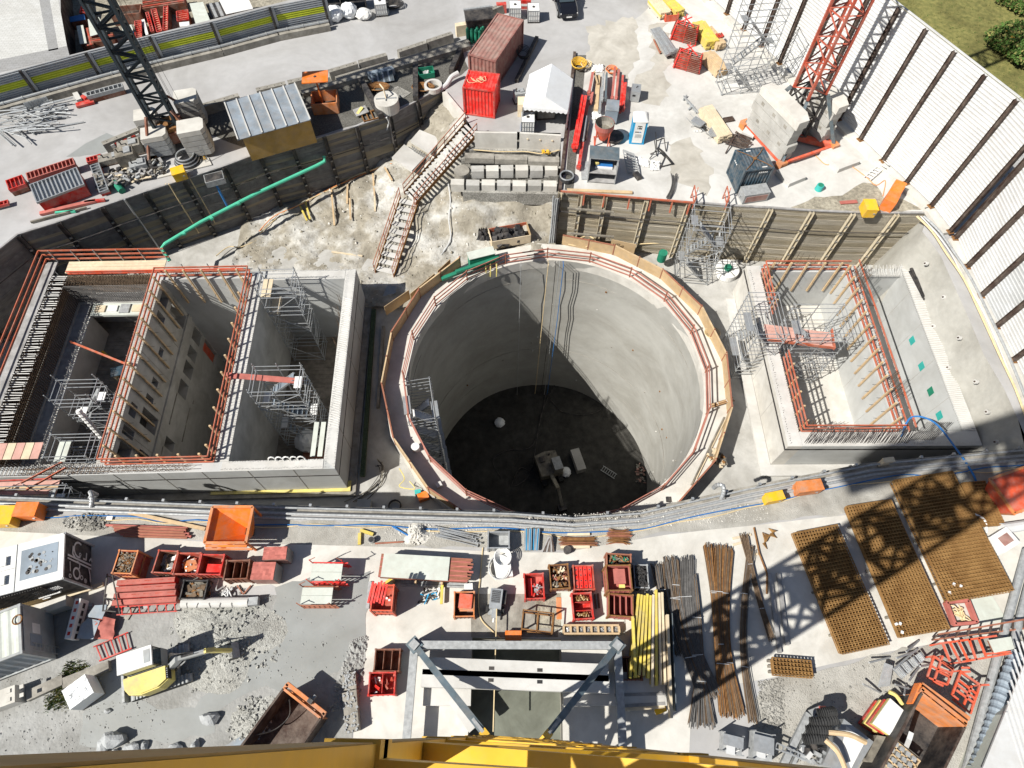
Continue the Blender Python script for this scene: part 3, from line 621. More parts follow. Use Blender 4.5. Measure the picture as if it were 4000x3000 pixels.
rb=thing('concrete_shaft_building','square pale concrete shaft at the right with teal patches inside its second chamber','shaft building',RB(6,7,-8),thR)
def rw(u0,v0,u1,v1,z0,z1,mat='concrete_smooth',name='wall'):
 m=MB();m.prism([RB(u0,v0),RB(u1,v0),RB(u1,v1),RB(u0,v1)],z0,z1,mat);return m.build(name,rb)
mt='concrete_smooth'
rw(0,0,.95,14.8,-7.2,RT,'concrete_pale');rw(.953,0,12.7,1.05,-7.2,RT,mt);rw(.953,14.2,7.3,14.8,-7.2,RT,mt)
rw(7.3,1.053,8.1,14.8,-7.2,RT+.01,mt);rw(8.103,14.2,11.8,14.8,-7.2,RT-.35,mt);rw(11.8,1.053,12.7,14.8,-7.2,RT,mt)
m=MB();m.prism([RB(.96,1.06),RB(11.79,1.06),RB(11.79,14.19),RB(.96,14.19)],-7.3,-7.0,'concrete_pale');m.build('floor',rb)
m=MB();m.prism([RB(-.02,-.02),RB(-.02,14.8),RB(-.001,14.8),RB(-.001,-.001),RB(12.72,-.001),RB(12.72,-.02)][::-1],-3.30,-3.12,'black');m.build('joint_band',rb)
m=MB();m.prism([RB(-.75,-.85),RB(13.2,-.85),RB(13.2,-.03),RB(-.03,-.03),RB(-.03,14.0),RB(-.75,14.0)],-5.98,-5.78,'concrete_white');m.build('footing',rb)
for(v,z,c)in[(9.1,-4.3,'teal'),(6.9,-4.3,'teal'),(4.85,-4.3,'green'),(2.95,-4.3,'teal')]:
 m=MB();m.prism([RB(11.785,v-.27),RB(11.797,v-.27),RB(11.797,v+.27),RB(11.785,v+.27)],z-.3,z+.3,c);m.build('teal_patch',rb)
for v in(3.6,6.6,9.6,12.4):
 for u in(11.788,7.288):
  m=MB();m.prism([RB(u,v),RB(u+.01,v),RB(u+.01,v+.03),RB(u,v+.03)],-7,RT-.02,'concrete');m.build('wall_joint',rb)
 m=MB();m.prism([RB(-.012,v),RB(-.002,v),RB(-.002,v+.03),RB(-.012,v+.03)],-5.7,-3.3,'concrete');m.build('wall_joint',rb)
m=MB()
for q in([(.02,.02),(.94,.02),(.94,14.78),(.02,14.78)],[(.96,.02),(12.68,.02),(12.68,1.04),(.96,1.04)],[(11.82,1.06),(12.68,1.06),(12.68,14.7),(11.82,14.7)]):m.prism([RB(*p)for p in q],RT+.004,RT+.012,'concrete_white')
m.build('wall_cap',rb)
m=MB()
stubs(m,RB(.2,.2,RT),RB(.2,14.5,RT),.17,.12,mat='rebar_grey');stubs(m,RB(.88,1,RT),RB(.88,14.2,RT),.17,.2,mat='rail_rust')
for i in range(84):
 v=1.2+i*.16;m.tube([RB(11.72,v,RT+.02),RB(12.62,v-.12,RT+.06+U(-.03,.03))],.032,'rebar_pale',4);m.tube([RB(11.74,v,RT-.1),RB(11.7,v,RT+.1)],.025,'rebar_pale',3)
for r in(7.42,7.7,7.98):
 stubs(m,RB(r,1,RT),RB(r,14.4,RT),.17,.3,r=.022,lean=.12)
for i in range(40):u=8.1+i*.1;m.tube([RB(u,14.0,RT-.3),RB(u+U(-.1,.1),14.9,RT-.3+U(0,.35))],.03,'rebar_pale',3)
stubs(m,RB(1,14.4,RT),RB(7.2,14.4,RT),.12,.3,r=.02,lean=.15);stubs(m,RB(1,14.7,RT),RB(7.2,14.7,RT),.12,.3,r=.02,lean=.15)
stubs(m,RB(1.2,.2,RT),RB(12.5,.2,RT),.2,.12)
o=m.build('starter_bars',rb);o['kind']='stuff'
m=MB()
for i in range(62):u=1.1+i*.11;m.tube([RB(u,.15+U(0,.1),RT+.03),RB(u+.5,.95,RT+U(.3,.9))],.02,'steel_dark',3)
for i in range(14):u=8.0+i*.12;m.tube([RB(u,.4,RT),RB(u+1.0,1.3,RT+.9)],.02,'steel_dark',3)
stubs(m,RB(7.9,3.4,RT),RB(7.9,5.2,RT),.12,1.3,mat='rebar',r=.018,lean=.1);stubs(m,RB(8.0,12.6,RT),RB(8.0,14.3,RT),.12,1.8,mat='rebar',r=.018,lean=.1)
stubs(m,RB(1.05,2.6,RT),RB(1.05,5.2,RT),.2,1.0,mat='rebar',r=.014,lean=.1);stubs(m,RB(1,1.2,RT),RB(2.2,1.2,RT),.1,1.4,mat='rebar',r=.018,lean=.1)
stubs(m,RB(2.0,14.9,-6),RB(5.4,14.9,-6),.11,4.0,mat='rebar',r=.014,lean=.1)
o=m.build('dark_starter_bars',rb);o['kind']='stuff'
m=MB();m.cyl(RB(6.3,2.3,-7.0),.38,1.1,'concrete_white',20);m.build('pipe_stub',rb)
gr3=thing('railing','orange red guard rails round the scaffolded chamber of the right shaft','guard rail',RB(4,7,RT),thR)
rails(gr3,[RB(1.0,6.6),RB(1.0,.95),RB(7.35,.95)],RT,mat='rail_red');rails(gr3,[RB(1.0,10.2),RB(1.0,14.3),RB(7.35,14.3)],RT)
rails(gr3,[RB(7.35,.95),RB(7.35,14.3)],RT,hs=(.2,.6));rails(gr3,[RB(8.1,.9),RB(8.1,14.6)],RT,hs=(.2,.95))
for i in range(13):timber(gr3,RB(7.16,1.5+i*1.03),RT+1.2,RT-2.2,mat='wood_new',ax=RB(-1,0)-RB(0,0))
for i in range(5):timber(gr3,RB(1.6+i*1.25,14.1),RT+1.2,RT-2.2,mat='wood_new',ax=RB(0,-1)-RB(0,0))
for i in range(9):timber(gr3,RB(1.12,1.3+i*1.05 if i<5 else 5.8+i*1.0),RT+1.2,RT-.7,mat='wood_new',pin=False)
def K(ox,oy,s=0.27125):return lambda x,y:(ox+x*s,oy+y*s)
def quadL(tl,bl,tr,z):
 a,b,c=at(*tl,z),at(*bl,z),at(*tr,z);v=(a-b).normalized();u=V(v.y,-v.x,0);w_=abs((c-a).dot(u));d_=(a-b).length
 return(a+b)/2+u*(w_/2),w_,d_,math.atan2(u.y,u.x)
def quad(tl,tr,bl,z):
 a,b,c=at(*tl,z),at(*tr,z),at(*bl,z);u=b-a;ang=math.atan2(u.y,u.x);w_=u.length;v=V(-math.sin(ang),math.cos(ang),0);d_=abs((c-a).dot(v))
 return a+u*0.5-v*(d_/2),w_,d_,ang
KA=K(400,1980);KB=K(2000,2050);KC=K(1400,2050);KD=K(1300,2400,.633);KE=K(0,2000);KF=K(900,2050);KG=K(2500,2050);KH=K(3350,2500);KI=K(2900,2600,.4724)
def crate(tl,tr,bl,h,mat,rim,label,kf,split=None,stack=1,grp='steel crates on the near side of the pit'):
 c,w_,d_,a=quad(kf(*tl),kf(*tr),kf(*bl),h);base=V(c.x,c.y,0.01)
 r=thing('steel_crate',label,'crate',base,a,grp);hh=h/stack;t=.035
 for s in range(stack):
  z0=s*hh+.1;z1=(s+1)*hh-.02
  m=MB()
  for(x,y,dx,dy)in((0,-d_/2+t/2,w_,t),(0,d_/2-t/2,w_,t),(-w_/2+t/2,0,t,d_-2*t),(w_/2-t/2,0,t,d_-2*t)):m.box((x,y,z0),(dx,dy,z1-z0-.04),mat)
  for k in range(5):m.box((-w_/2+w_*(k+.5)/5,-d_/2-.012,z0+.05),(.05,.022,z1-z0-.15),mat)
  m.box((0,0,z0+.002),(w_-2*t,d_-2*t,.03),mat);m.build('body',r,world=False)
  m=MB();q=.06
  for(x,y,dx,dy)in((0,-d_/2,w_+q,q),(0,d_/2,w_+q,q),(-w_/2,0,q,d_-q),(w_/2,0,q,d_-q)):m.box((x,y,z1-.05),(dx,dy,.055),rim)
  m.build('rim',r,world=False)
  for(x,y)in((-1,-1),(1,-1),(1,1),(-1,1)):
   m=MB();m.box((x*w_/2,y*d_/2,s*hh),(.09,.09,hh+.02),rim);m.build('leg',r,world=False)
 if split:
  for k in range(1,split+1):
   m=MB()
   if d_>w_ and mat!='crate_rust':m.box((0,-d_/2+d_*k/(split+1),.15),(w_-.1,.03,h-.3),mat)
   else:m.box((-w_/2+w_*k/(split+1),0,.15),(.03,d_-.1,h-.3),mat)
   m.build('divider',r,world=False)
 return c,w_,d_,a
def heap(name,label,cat,c,w_,d_,a,z0,n,size,mats,grp=None,long=1.0,kind=None,hmax=.25):
 m=MB();R3=Matrix.Rotation(a,3,'Z')
 for i in range(int(n*1.8)):
  p=R3@V(U(-w_/2,w_/2)*.8,U(-d_/2,d_/2)*.8,0);L=size*U(.35,.8)*long;q=U(0,PI)
  b=V(c.x,c.y,z0)+p+V(0,0,U(0,hmax));dv=V(math.cos(q),math.sin(q),U(-.4,.4))*(L/2)
  m.bar(b-dv,b+dv,size*U(.12,.3),size*U(.1,.25),random.choice(mats))
 return tag(m.build(name),label,cat,grp,kind)
def slab(name,label,cat,c,w_,d_,a,z0,mats,n=1,t=.04,grp=None,off=(0,0),tilt=0.0,gap=.0):
 m=MB();R3=Matrix.Rotation(a,3,'Z');p=R3@V(off[0],off[1],0)
 for i in range(n):m.box((c.x+p.x+U(-1,1)*gap,c.y+p.y+U(-1,1)*gap,z0+i*t*1.15),(w_,d_,t),mats[i%len(mats)],a+U(-1,1)*gap,(0,tilt)if tilt else None)
 return tag(m.build(name),label,cat,grp)
A=crate((245,625),(510,635),(155,950),1.6,'crate_red','orange_faded','double stacked orange crate heaped with rusty clamps, leftmost of its row',KA,stack=2)
heap('formwork_clamps','rusty clamps heaped in the leftmost orange crate','clamps',*A,1.3,170,.3,['rust','rebar','wood_old'],kind='stuff')
B=crate((815,625),(1085,640),(725,940),1.0,'crate_rust','crate_red','red crate with timber offcuts and a white board inside',KA)
heap('timber_offcuts','timber offcuts and a white board lying in a red crate','timber',*B,.2,14,.8,['wood_old','white','wood_grey','wood_new'])
C_=crate((1090,665),(1415,665),(1040,965),1.0,'crate_red','crate_red','red crate holding a tilted orange panel and grey fittings',KA)
slab('formwork_unit','tilted orange panel lying in a red crate','panel',C_[0],.62,.62,C_[3]+.5,.55,['orange_faded'],tilt=.15,grp=None)
heap('steel_fittings','grey metal fittings beside the orange panel in a red crate','fittings',C_[0],C_[1],C_[2],C_[3],.4,14,.28,['galv','white','crate_red'])
D_=crate((1430,685),(1755,690),(1385,970),1.0,'crate_red','red','red crate with a bright red sheet inside, fourth of its row',KA)
slab('red_sheet','bright red sheet lying in the fourth crate of the row','panel',D_[0],.8,.5,D_[3],.6,['red_bright'],off=(.08,-.15),tilt=.1)
E_c=crate((1790,775),(2120,765),(1745,1040),1.1,'crate_rust','crate_rust','rusty brown crate with upright dividers beside the brick pallets',KA,split=2)
F_c=crate((1175,1060),(1515,1060),(1170,1320),.65,'black','steel_dark','black crate half full of rusty bars behind the pale pipe',KA)
heap('short_bars','short rusty bars lying in the black crate','bars',*F_c,.25,40,.8,['rust','wood_old','rebar'],long=1,hmax=.12)
G_c=crate((175,710),(445,700),(195,1065),.8,'red','red','red crate with one long red bar and grey brackets inside',KB)
slab('red_bar','long red bar in the crate beside the rusty frame','bar',G_c[0],.2,.95,G_c[3],.3,['red_bright'],off=(-.2,0),t=.12)
heap('grey_brackets','grey brackets lying in the crate with the long red bar','brackets',G_c[0]+V(.2,-.15,0),.5,.7,0,.3,16,.3,['galv_dull','galv','red'])
H_c=crate((535,580),(800,565),(560,925),.8,'crate_rust','rust','brown rusty crate split into three rows of small parts',KB,split=0)
for k,(yy,mt_)in enumerate([(.38,'wood_old'),(0,'red_dusty'),(-.38,'wood_old')]):
 heap('small_parts',['rusty parts in the far row of the brown crate','dusty red slats in the middle row of the brown crate','rusty parts in the near row of the brown crate'][k],'parts',H_c[0]+Matrix.Rotation(H_c[3],3,'Z')@V(0,yy,0),.95,.26,H_c[3],.45,16,.34,[mt_,'rust','wood_pale'])
I_c=crate((880,590),(1160,585),(925,930),.8,'red','crate_red','red crate filled with four perforated red beams',KB)
for k in range(4):
 c=I_c[0]+Matrix.Rotation(I_c[3],3,'Z')@V(-.36+k*.235,0,0);m=MB();m.box((c.x,c.y,.45),(.19,1.18,.22),'red_bright',I_c[3])
 for j in range(4):q=c+Matrix.Rotation(I_c[3],3,'Z')@V(0,-.42+j*.28,0);m.box((q.x,q.y,.672),(.075,.075,.006),'black',I_c[3])
 tag(m.build('perforated_beam'),'perforated red beam, %s of four side by side in a crate'%('leftmost','second from left','third from left','rightmost')[k],'beam','perforated beams in a crate')
J_c=crate((1355,585),(1695,580),(1375,945),1.5,'red_dusty','rust','tall double red crate with brown rim and a red tray inside',KB,stack=2)
slab('red_tray','dusty red tray lying in the tall double crate','tray',J_c[0],.6,.75,J_c[3],1.3,['red_dusty'],off=(.05,.1),t=.08)
slab('yellow_box','small pale yellow box in the tall double crate','box',J_c[0],.3,.16,J_c[3],1.35,['yellow_pale'],off=(.12,-.42),t=.12)
K_c=crate((1755,575),(1945,580),(1770,900),.9,'black','galv_dull','grey rimmed crate brimming with black rubber parts',KB)
heap('rubber_parts','black rubber parts brimming over a grey rimmed crate','rubber parts',K_c[0],.7,1.3,K_c[3],.6,130,.3,['black','rubber'],kind='stuff',hmax=.35)
L_c=crate((1365,410),(1710,430),(1370,590),1.0,'crate_rust','rail_rust','rusty crate of odd pieces tucked behind the tall red crate',KB)
heap('odd_pieces','green and brown odd pieces in the crate behind the tall red one','scrap',*L_c,.6,40,.35,['rust','wood_old','green','orange_faded'],hmax=.3)
M_c=crate((860,990),(1135,975),(885,1360),.8,'red','red','red crate with brass couplers in two compartments, nearest the ballast',KB,split=2)
for k,yy in enumerate((.42,-.42)):
 heap('couplers',['brassy couplers in the far compartment of a red crate','brassy couplers in the near compartment of a red crate'][k],'couplers',M_c[0]+V(0,yy,0),.8,.28,M_c[3],.35,26,.2,['rust_mesh','cable_tan','rust'])
N_c=crate((1395,990),(1740,1015),(1365,1300),1.0,'red_dusty','rust','brown and red crate with three tall dividers beside the yellow beams',KB,split=3)
O_c=crate((215,865),(510,870),(190,1230),1.6,'crate_red','red_orange','double stacked red crate full of bright red braces',KC,stack=2)
for k in range(6):
 c=O_c[0]+V(-.36+k*.14,U(-.1,.1),0);m=MB();m.bar(c+V(-.06,-.5,1.25),c+V(.1,.48,1.42+U(-.05,.05)),.09,.09,'red_bright');m.box((c.x,c.y,1.4),(.1,.1,.03),'white' if k>2 else 'red')
 tag(m.build('red_brace'),'bright red brace in the double crate by the white stack, number %s from the left'%('one','two','three','four','five','six')[k],'brace','red braces in a crate')
P_c=crate((1385,970),(1665,965),(1370,1320),.8,'crate_rust','orange_faded','orange rimmed crate with loose orange plastic trays',KC)
for k in range(3):slab('orange_tray',['lowest','middle','topmost'][k]+' orange plastic tray stacked in the orange rimmed crate','tray',P_c[0],.78-.05*k,.72,P_c[3]-.05*k,.62+k*.1,['orange_faded' if k<2 else 'red_orange'],off=(.16-.05*k,.02+.06*k),t=.09,grp='orange trays')
Q_c=crate((265,215),(415,215),(250,350),.8,'crate_rust','crate_rust','dark rusty crate with three dividers beside the crane foot',KD,split=2)
R_c=crate((228,360),(385,355),(215,500),.8,'red','red','bright red crate nearest the camera, left of the crane foot',KD,split=1)
heap('red_scraps','red pieces lying in the crate nearest the camera','scrap',*R_c,.25,16,.4,['red_bright','crate_red','white'])
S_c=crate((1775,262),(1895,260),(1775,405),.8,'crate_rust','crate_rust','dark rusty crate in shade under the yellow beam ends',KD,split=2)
T_c=crate((1870,100),(2170,100),(1865,330),.8,'galv_dull','galv','galvanised grey crate at the pit edge beside the blue beams',KC)
c,w_,d_,a=quad(KB(165,1225),KB(600,1275),KB(150,1500),.9)
r=thing('steel_stand','open rusty steel frame standing on the dark patch','frame',V(c.x,c.y,0),a)
for x in(-1,1):
 for y in(-1,1):m=MB();m.bar(V(x*w_/2,y*d_/2,0),V(x*w_/2,y*d_/2,.92),.07,.07,'rust');m.build('leg',r,world=False)
for z in(.12,.9):
 m=MB()
 for(p,q)in(((-1,-1),(1,-1)),((1,-1),(1,1)),((1,1),(-1,1)),((-1,1),(-1,-1)),((0,-1),(0,1))):m.bar(V(p[0]*w_/2,p[1]*d_/2,z),V(q[0]*w_/2,q[1]*d_/2,z),.055,.055,'rust')
 m.build('frame_ring',r,world=False)
slab('plastic_tray','faded orange plastic lid leaning by the white board','lid',at(*KB(675,1205)),.27,1.1,0,.02,['orange_faded'],t=.05)
patch('dark_patch',[KB(330,1050),KB(420,1000),KB(700,990),KB(700,1500),KB(330,1500)],'dirt',.021,.06,.3)
c,w_,d_,a=quad(KB(745,1445),KB(1540,1445),KB(745,1565),.5)
r=thing('clamp_rack','long low pale timber rack with eight cells of grey clamps','rack',V(c.x,c.y,0),a)
m=MB()
for y in(-1,1):m.bar(V(-w_/2,y*d_/2,.3),V(w_/2,y*d_/2,.3),.09,.4,'wood_new')
m.build('side_board',r,world=False)
for k in range(9):m=MB();m.box((-w_/2+w_*k/8,0,.1),(.1,d_-.08,.38),'wood_new');m.build('partition',r,world=False)
for k in range(8):
 m=MB();m.box((-w_/2+w_*(k+.5)/8,0,.12),(w_/8-.12,d_-.12,.2),'galv_dull')
 for i in range(5):m.tube([V(-w_/2+w_*(k+.5)/8+U(-.08,.08),U(-.1,.1),.33),V(-w_/2+w_*(k+.5)/8+U(-.08,.08),U(-.1,.1),.36)],.03,'galv',5)
 m.build('clamp_cell',r,world=False)
def container(label,corner,ang,L,W,Hh,mats,nribs=(14,7),grp=None,name='shipping_container',z0=.12,roofrib=True,doors=True):
 """corner = front-left-bottom, local x along L, y along W (front is y=0)"""
 body,roof,trim=mats
 r=thing(name,label,'container',V(corner.x,corner.y,z0),ang,grp)
 def corr(a,b,n,nm,mt):
  m=MB();a=Vector(a);b=Vector(b);d=b-a;nn=V(-d.y,d.x,0).normalized();pts=[]
  for i in range(n*4+1):
   o=(0,0,.045,.045)[i%4];pts.append(a+d*(i/(n*4))+nn*o)
  vs=[];
  for p in pts:vs+=[(p.x,p.y,.12),(p.x,p.y,Hh-.1)]
  k=len(pts);m.add(vs,[(2*i,2*i+2,2*i+3,2*i+1)for i in range(k-1)],mt);m.build(nm,r,world=False)
 e=.06
 corr((e,e,0),(L-e,e,0),nribs[0],'side_wall',body);corr((L-e,W-e,0),(e,W-e,0),nribs[0],'side_wall',body)
 corr((L-e,e,0),(L-e,W-e,0),nribs[1],'end_wall',body)
 corr((e,W-e,0),(e,e,0),nribs[1],'end_wall',body)
 m=MB();n=nribs[0];vs=[];k=n*4+1
 for i in range(k):
  o=(0,0,.03,.03)[i%4]if roofrib else 0;x=e+(L-2*e)*i/(k-1);vs+=[(x,e,Hh-.07+o),(x,W-e,Hh-.07+o)]
 m.add(vs,[(2*i,2*i+2,2*i+3,2*i+1)for i in range(k-1)],roof);m.build('roof',r,world=False)
 for(x,y)in((0.06,.06),(L-.06,.06),(L-.06,W-.06),(.06,W-.06)):m=MB();m.box((x,y,0),(.14,.14,Hh),trim);m.build('corner_post',r,world=False)
 m=MB()
 for z in(.06,Hh-.05):
  for(p,q)in(((.13,.06),(L-.13,.06)),((.13,W-.06),(L-.13,W-.06)),((.06,.13),(.06,W-.13)),((L-.06,.13),(L-.06,W-.13))):m.bar(V(p[0],p[1],z),V(q[0],q[1],z),.12,.11,trim)
 m.build('rail_frame',r,world=False)
 m=MB();m.box((L/2,W/2,.02),(L-.1,W-.1,.08),'black');m.build('floor',r,world=False)
 if doors:
  for y in(W*.3,W*.7):m=MB();m.tube([V(-.03,y,.2),V(-.03,y,Hh-.2)],.025,'galv_dull',6);m.build('lock_rod',r,world=False)
 return r
pNE=at(255,2081,2.75);pSE=at(247,2262,2.75);dv=(pNE-pSE);W=dv.length;ang=math.atan2(dv.y,dv.x)-PI/2
L=6.1;base=V(pSE.x-L*math.cos(ang),pSE.y-L*math.sin(ang),0)
r=thing('generator_container','white roofed plant container with white line art on its black end panel','container',V(base.x,base.y,.1),ang)
Hh=2.65
m=MB();m.box((L/2,W/2,.2),(L-.08,W-.08,Hh-.25),'black');m.build('body',r,world=False)
m=MB();m.box((L/2,W/2,Hh-.05),(L,W,.1),'white');m.build('roof',r,world=False)
m=MB();m.box((L-1.15,W/2+.03,Hh+.052),(1.75,1.55,.012),'grey_blue')
m.build('roof_grille',r,world=False)
for k in range(26):
 m=MB();m.cyl((L-1.1+U(-.6,.6),W/2+U(-.5,.5),Hh+.066),U(.03,.13),.01,random.choice(['steel_dark','galv_dull','black','grey_box']),9);m.build('rust_stain',r,world=False)
for y in(W*.28,W*.68):m=MB();m.box((L-2.9,y,Hh+.05),(.45,.42,.12),'white');m.box((L-2.9,y,Hh+.17),(.5,.47,.03),'white');m.build('roof_hatch',r,world=False)
m=MB();m.box((L-2.25,W/2,Hh+.052),(.03,W,.02),'grey_box');m.box((L-4,W/2,Hh+.052),(3.4,.02,.02),'grey_box');m.build('roof_seam',r,world=False)
m=MB()
for k in range(24):m.box((L-1.2-k*.12,-.02,.9),(.05,.05,1.5),'steel_dark')
m.build('side_louvres',r,world=False)
m=MB()
for i in range(12):
 for j in range(4):m.box((L-1.9+i*.11,-.012,1.5+j*.12),(.06,.02,.06),'white')
m.tube([V(L-2.1,-.02,1.0),V(L-1.0,-.02,1.1)],.06,'white',6);m.tube([V(L-2.1,-.02,.7),V(L-1.7,-.02,.75)],.05,'white',6);m.build('side_vent',r,world=False)
m=MB();m.box((L-3.5,-.02,.35),(3.0,.04,.5),'crane_brown');m.build('side_panel',r,world=False)
m=MB();X_=L+.004
def ring(y,z,r0,r1,n=16,a0=0,a1=2*PI):
 k=n;vs=[]
 for i in range(k+1):
  t=lerp(a0,a1,i/k);vs+=[(X_,y+r0*math.cos(t),z+r0*math.sin(t)),(X_,y+r1*math.cos(t),z+r1*math.sin(t))]
 m.add(vs,[(2*i,2*i+1,2*i+3,2*i+2)for i in range(k)],'fence_white')
def stroke(pts,w):
 pts=[Vector((0,p[0],p[1]))for p in pts]
 for i in range(len(pts)-1):
  d=(pts[i+1]-pts[i]).normalized();n=V(0,-d.z,d.y)*w/2;a=pts[i]-d*w*.2;b=pts[i+1]+d*w*.2
  m.add([(X_,a.y-n.y,a.z-n.z),(X_,b.y-n.y,b.z-n.z),(X_,b.y+n.y,b.z+n.z),(X_,a.y+n.y,a.z+n.z)],[(0,1,2,3)],'fence_white')
W2=W
stroke([(W2*.55,2.35),(W2*.52,.25)],.10);stroke([(W2*.48,2.35),(W2*.44,.25)],.09)
ring(W2*.75,1.45,.34,.44,16,-.6,3.6);stroke([(W2*.55,1.75),(W2*.62,1.95),(W2*.78,1.92)],.12);ring(W2*.66,1.3,.05,.10);stroke([(W2*.6,1.0),(W2*.6,.75),(W2*.75,.72)],.1)
ring(W2*.40,1.5,.16,.24,12,PI,2*PI+.5);stroke([(W2*.45,.5),(W2*.3,.35),(W2*.15,.3)],.09);stroke([(W2*.6,.45),(W2*.68,.3),(W2*.62,.2)],.08)
ring(W2*.22,1.55,.22,.33);ring(W2*.17,1.1,.08,.13);ring(W2*.12,2.1,.06,.11);ring(W2*.13,.75,.09,.12);ring(W2*.13,.75,.03,.06)
stroke([(W2*.22,2.1),(W2*.42,2.15)],.05)
m.build('end_graphic',r,world=False)
m=MB()
for y in(.03,W-.03):m.box((L,y,.05),(.1,.1,Hh),'galv_dull')
m.build('corner_post',r,world=False)
slab('timber_beam','long pale timber lying along the front of the plant container','timber',at(*KE(760,1290)),5.2,.22,ang+.06,.05,['wood_pale'],t=.15)
tag(MB().bar(at(*KE(560,1440),.4),at(*KE(1010,1290),.4),.55,.75,'concrete_pale').build('concrete_block'),'pale concrete block behind the red and white barrier','concrete block')
pT=at(84,2359,2.6);pB=at(93,2552,2.6);dv=pT-pB;W=dv.length;a2=math.atan2(dv.y,dv.x)-PI/2;L=6.06
c=container('silver grey container with ribbed roof and grey door end, at the left edge',V(pB.x-L*math.cos(a2),pB.y-L*math.sin(a2),0),a2,L,W,2.6,('roof_metal','panel_pale','grey_box'),doors=False)
m=MB();m.box((L+.012,W*.5,.1),(.02,W-.2,2.35),'grey_box');m.build('door_panel',c,world=False)
m=MB();m.box((L+.03,W*.55,1.2),(.01,.5,.6),'white');m.build('notice',c,world=False)
m=MB();m.box((L+.03,W*.3,1.1),(.01,.6,.9),'grey_blue');m.build('window',c,world=False)
m=MB()
for y in(.2,.55):m.bar(V(L+.1,y,-.1),V(L+.08,y,1.9),.03,.03,'galv')
for k in range(6):m.bar(V(L+.1,.2,.2+k*.3),V(L+.1,.55,.2+k*.3),.025,.025,'galv')
tag(m.build('ladder',c,world=False),None,None)
ringp=at(*KE(250,1550),2.75);m=MB();m.tube([ringp+V(.22*math.cos(i*PI/8),.22*math.sin(i*PI/8),0)for i in range(17)],.035,'rust',5);tag(m.build('cable_coil'),'brown coil of cable lying on the silver container roof','cable coil')
for k,(a_,b_,lab)in enumerate([((250,2670),(430,2600),'flat weathered slab beside the silver container, farther one'),((110,2720),(250,2655),'flat weathered slab beside the silver container, nearer one')]):
 tag(MB().bar(at(*a_,.15),at(*b_,.15),.5,.3,'concrete_old').build('concrete_slab'),lab,'slab','slabs beside the silver container')
m=MB();p=at(-60,2770,0);q=at(100,2712,0);m.bar(p+V(0,0,.4),q+V(0,0,.4),.8,.8,'concrete_pale')
d=(q-p).normalized();n=V(-d.y,d.x,0)
for i in range(4):
 for j in(-.2,.2):c0=p+d*(.4+i*.6)+n*j;m.box((c0.x,c0.y,.8),(.18,.18,.05),'concrete_pale',math.atan2(d.y,d.x))
tag(m.build('concrete_block'),'pale studded concrete block at the left edge in front of the silver container','concrete block')
m=MB()
for i in range(1500):
 t=R();b_=at(lerp(215,310,t)+U(-45,45),lerp(2760,2600,t)+U(-25,25),0.02);h=U(.05,.22);q=U(0,6.28);dx=V(math.cos(q),math.sin(q),0)*.03
 m.add([b_-dx,b_+dx,b_+V(U(-.1,.1),U(-.1,.1),h)],[(0,1,2)],random.choice(['grass','leaves','grass']))
for i in range(900):
 t=R();b_=at(*KE(lerp(620,1000,t),lerp(1420,1330,t)+U(-60,80)),0.02);h=U(.05,.25);q=U(0,6.28);dx=V(math.cos(q),math.sin(q),0)*.035
 m.add([b_-dx,b_+dx,b_+V(U(-.1,.1),U(-.1,.1),h)],[(0,1,2)],random.choice(['grass','grass','leaves']))
tag(m.build('weeds'),'tufts of dry green weeds round the silver container','weeds',kind='stuff')
p=at(*KE(1120,1230),1.0);q=at(*KE(985,1700),1.0)
q=at(263,2495,.9);p=at(305,2338,.9)
r=thing('traffic_barrier','red and white plastic barrier beside the grey container','barrier',V((p.x+q.x)/2,(p.y+q.y)/2,0),math.atan2((q-p).y,(q-p).x))
L=(q-p).length
m=MB();m.box((0,0,.15),(L,.3,.75),'white');m.build('body',r,world=False)
for k in range(5):
 m=MB();m.box((-L/2+.2+k*L/5.2,0,.902),(.17,.14,.004),'red');m.build('red_panel',r,world=False)
 m=MB();m.box((-L/2+.3+k*L/5.2,.155,.4),(.25,.01,.2),'black');m.build('slot',r,world=False)
m=MB()
for x in(-L/2+.2,L/2-.2):m.box((x,0,0),(.15,.7,.15),'galv_dull')
m.build('foot',r,world=False)
m=MB();a_=at(340,2530,.15);vs=[];nn=10
P4=[at(310,2492,.1),at(445,2500,.1),at(455,2420,.25),at(370,2400,.3)]
for j in range(nn+1):
 for i in range(nn+1):
  b0=P4[0].lerp(P4[1],i/nn);b1=P4[3].lerp(P4[2],i/nn);vs.append(b0.lerp(b1,j/nn)+V(0,0,.28*math.sin(PI*i/nn)*math.sin(PI*j/nn)+U(0,.14)))
m.add(vs,[(j*(nn+1)+i,j*(nn+1)+i+1,(j+1)*(nn+1)+i+1,(j+1)*(nn+1)+i)for j in range(nn)for i in range(nn)],'red_dusty')
tag(m.build('covered_pile',smooth=True),'crumpled dusty pink sheet over a pile beside the barrier','covered pile')
for k,(q4,lab)in enumerate([([(300,2495),(365,2497),(392,2425),(345,2415),(318,2440)],'blue grey board lying on the crumpled pink sheet, lower one'),([(340,2410),(400,2418),(424,2362),(372,2365)],'blue grey board leaning behind the crumpled pink sheet, upper one')]):
 pts=[at(x,y,.5+.12*k)for x,y in q4];m=MB();m.prism(pts,.5+.12*k,.54+.12*k,'roof_metal');tag(m.build('timber_sheet'),lab,'board','blue grey boards')
m=MB();a_,b_,c_,d_=at(365,2527,.15),at(500,2470,.15),at(515,2532,.15),at(388,2582,.15)
m.bar(a_,b_,.05,.05,'red');m.bar(d_,c_,.07,.07,'red')
for k in range(5):t=.08+k*.21;m.bar(a_.lerp(b_,t),d_.lerp(c_,t),.05,.05,'red')
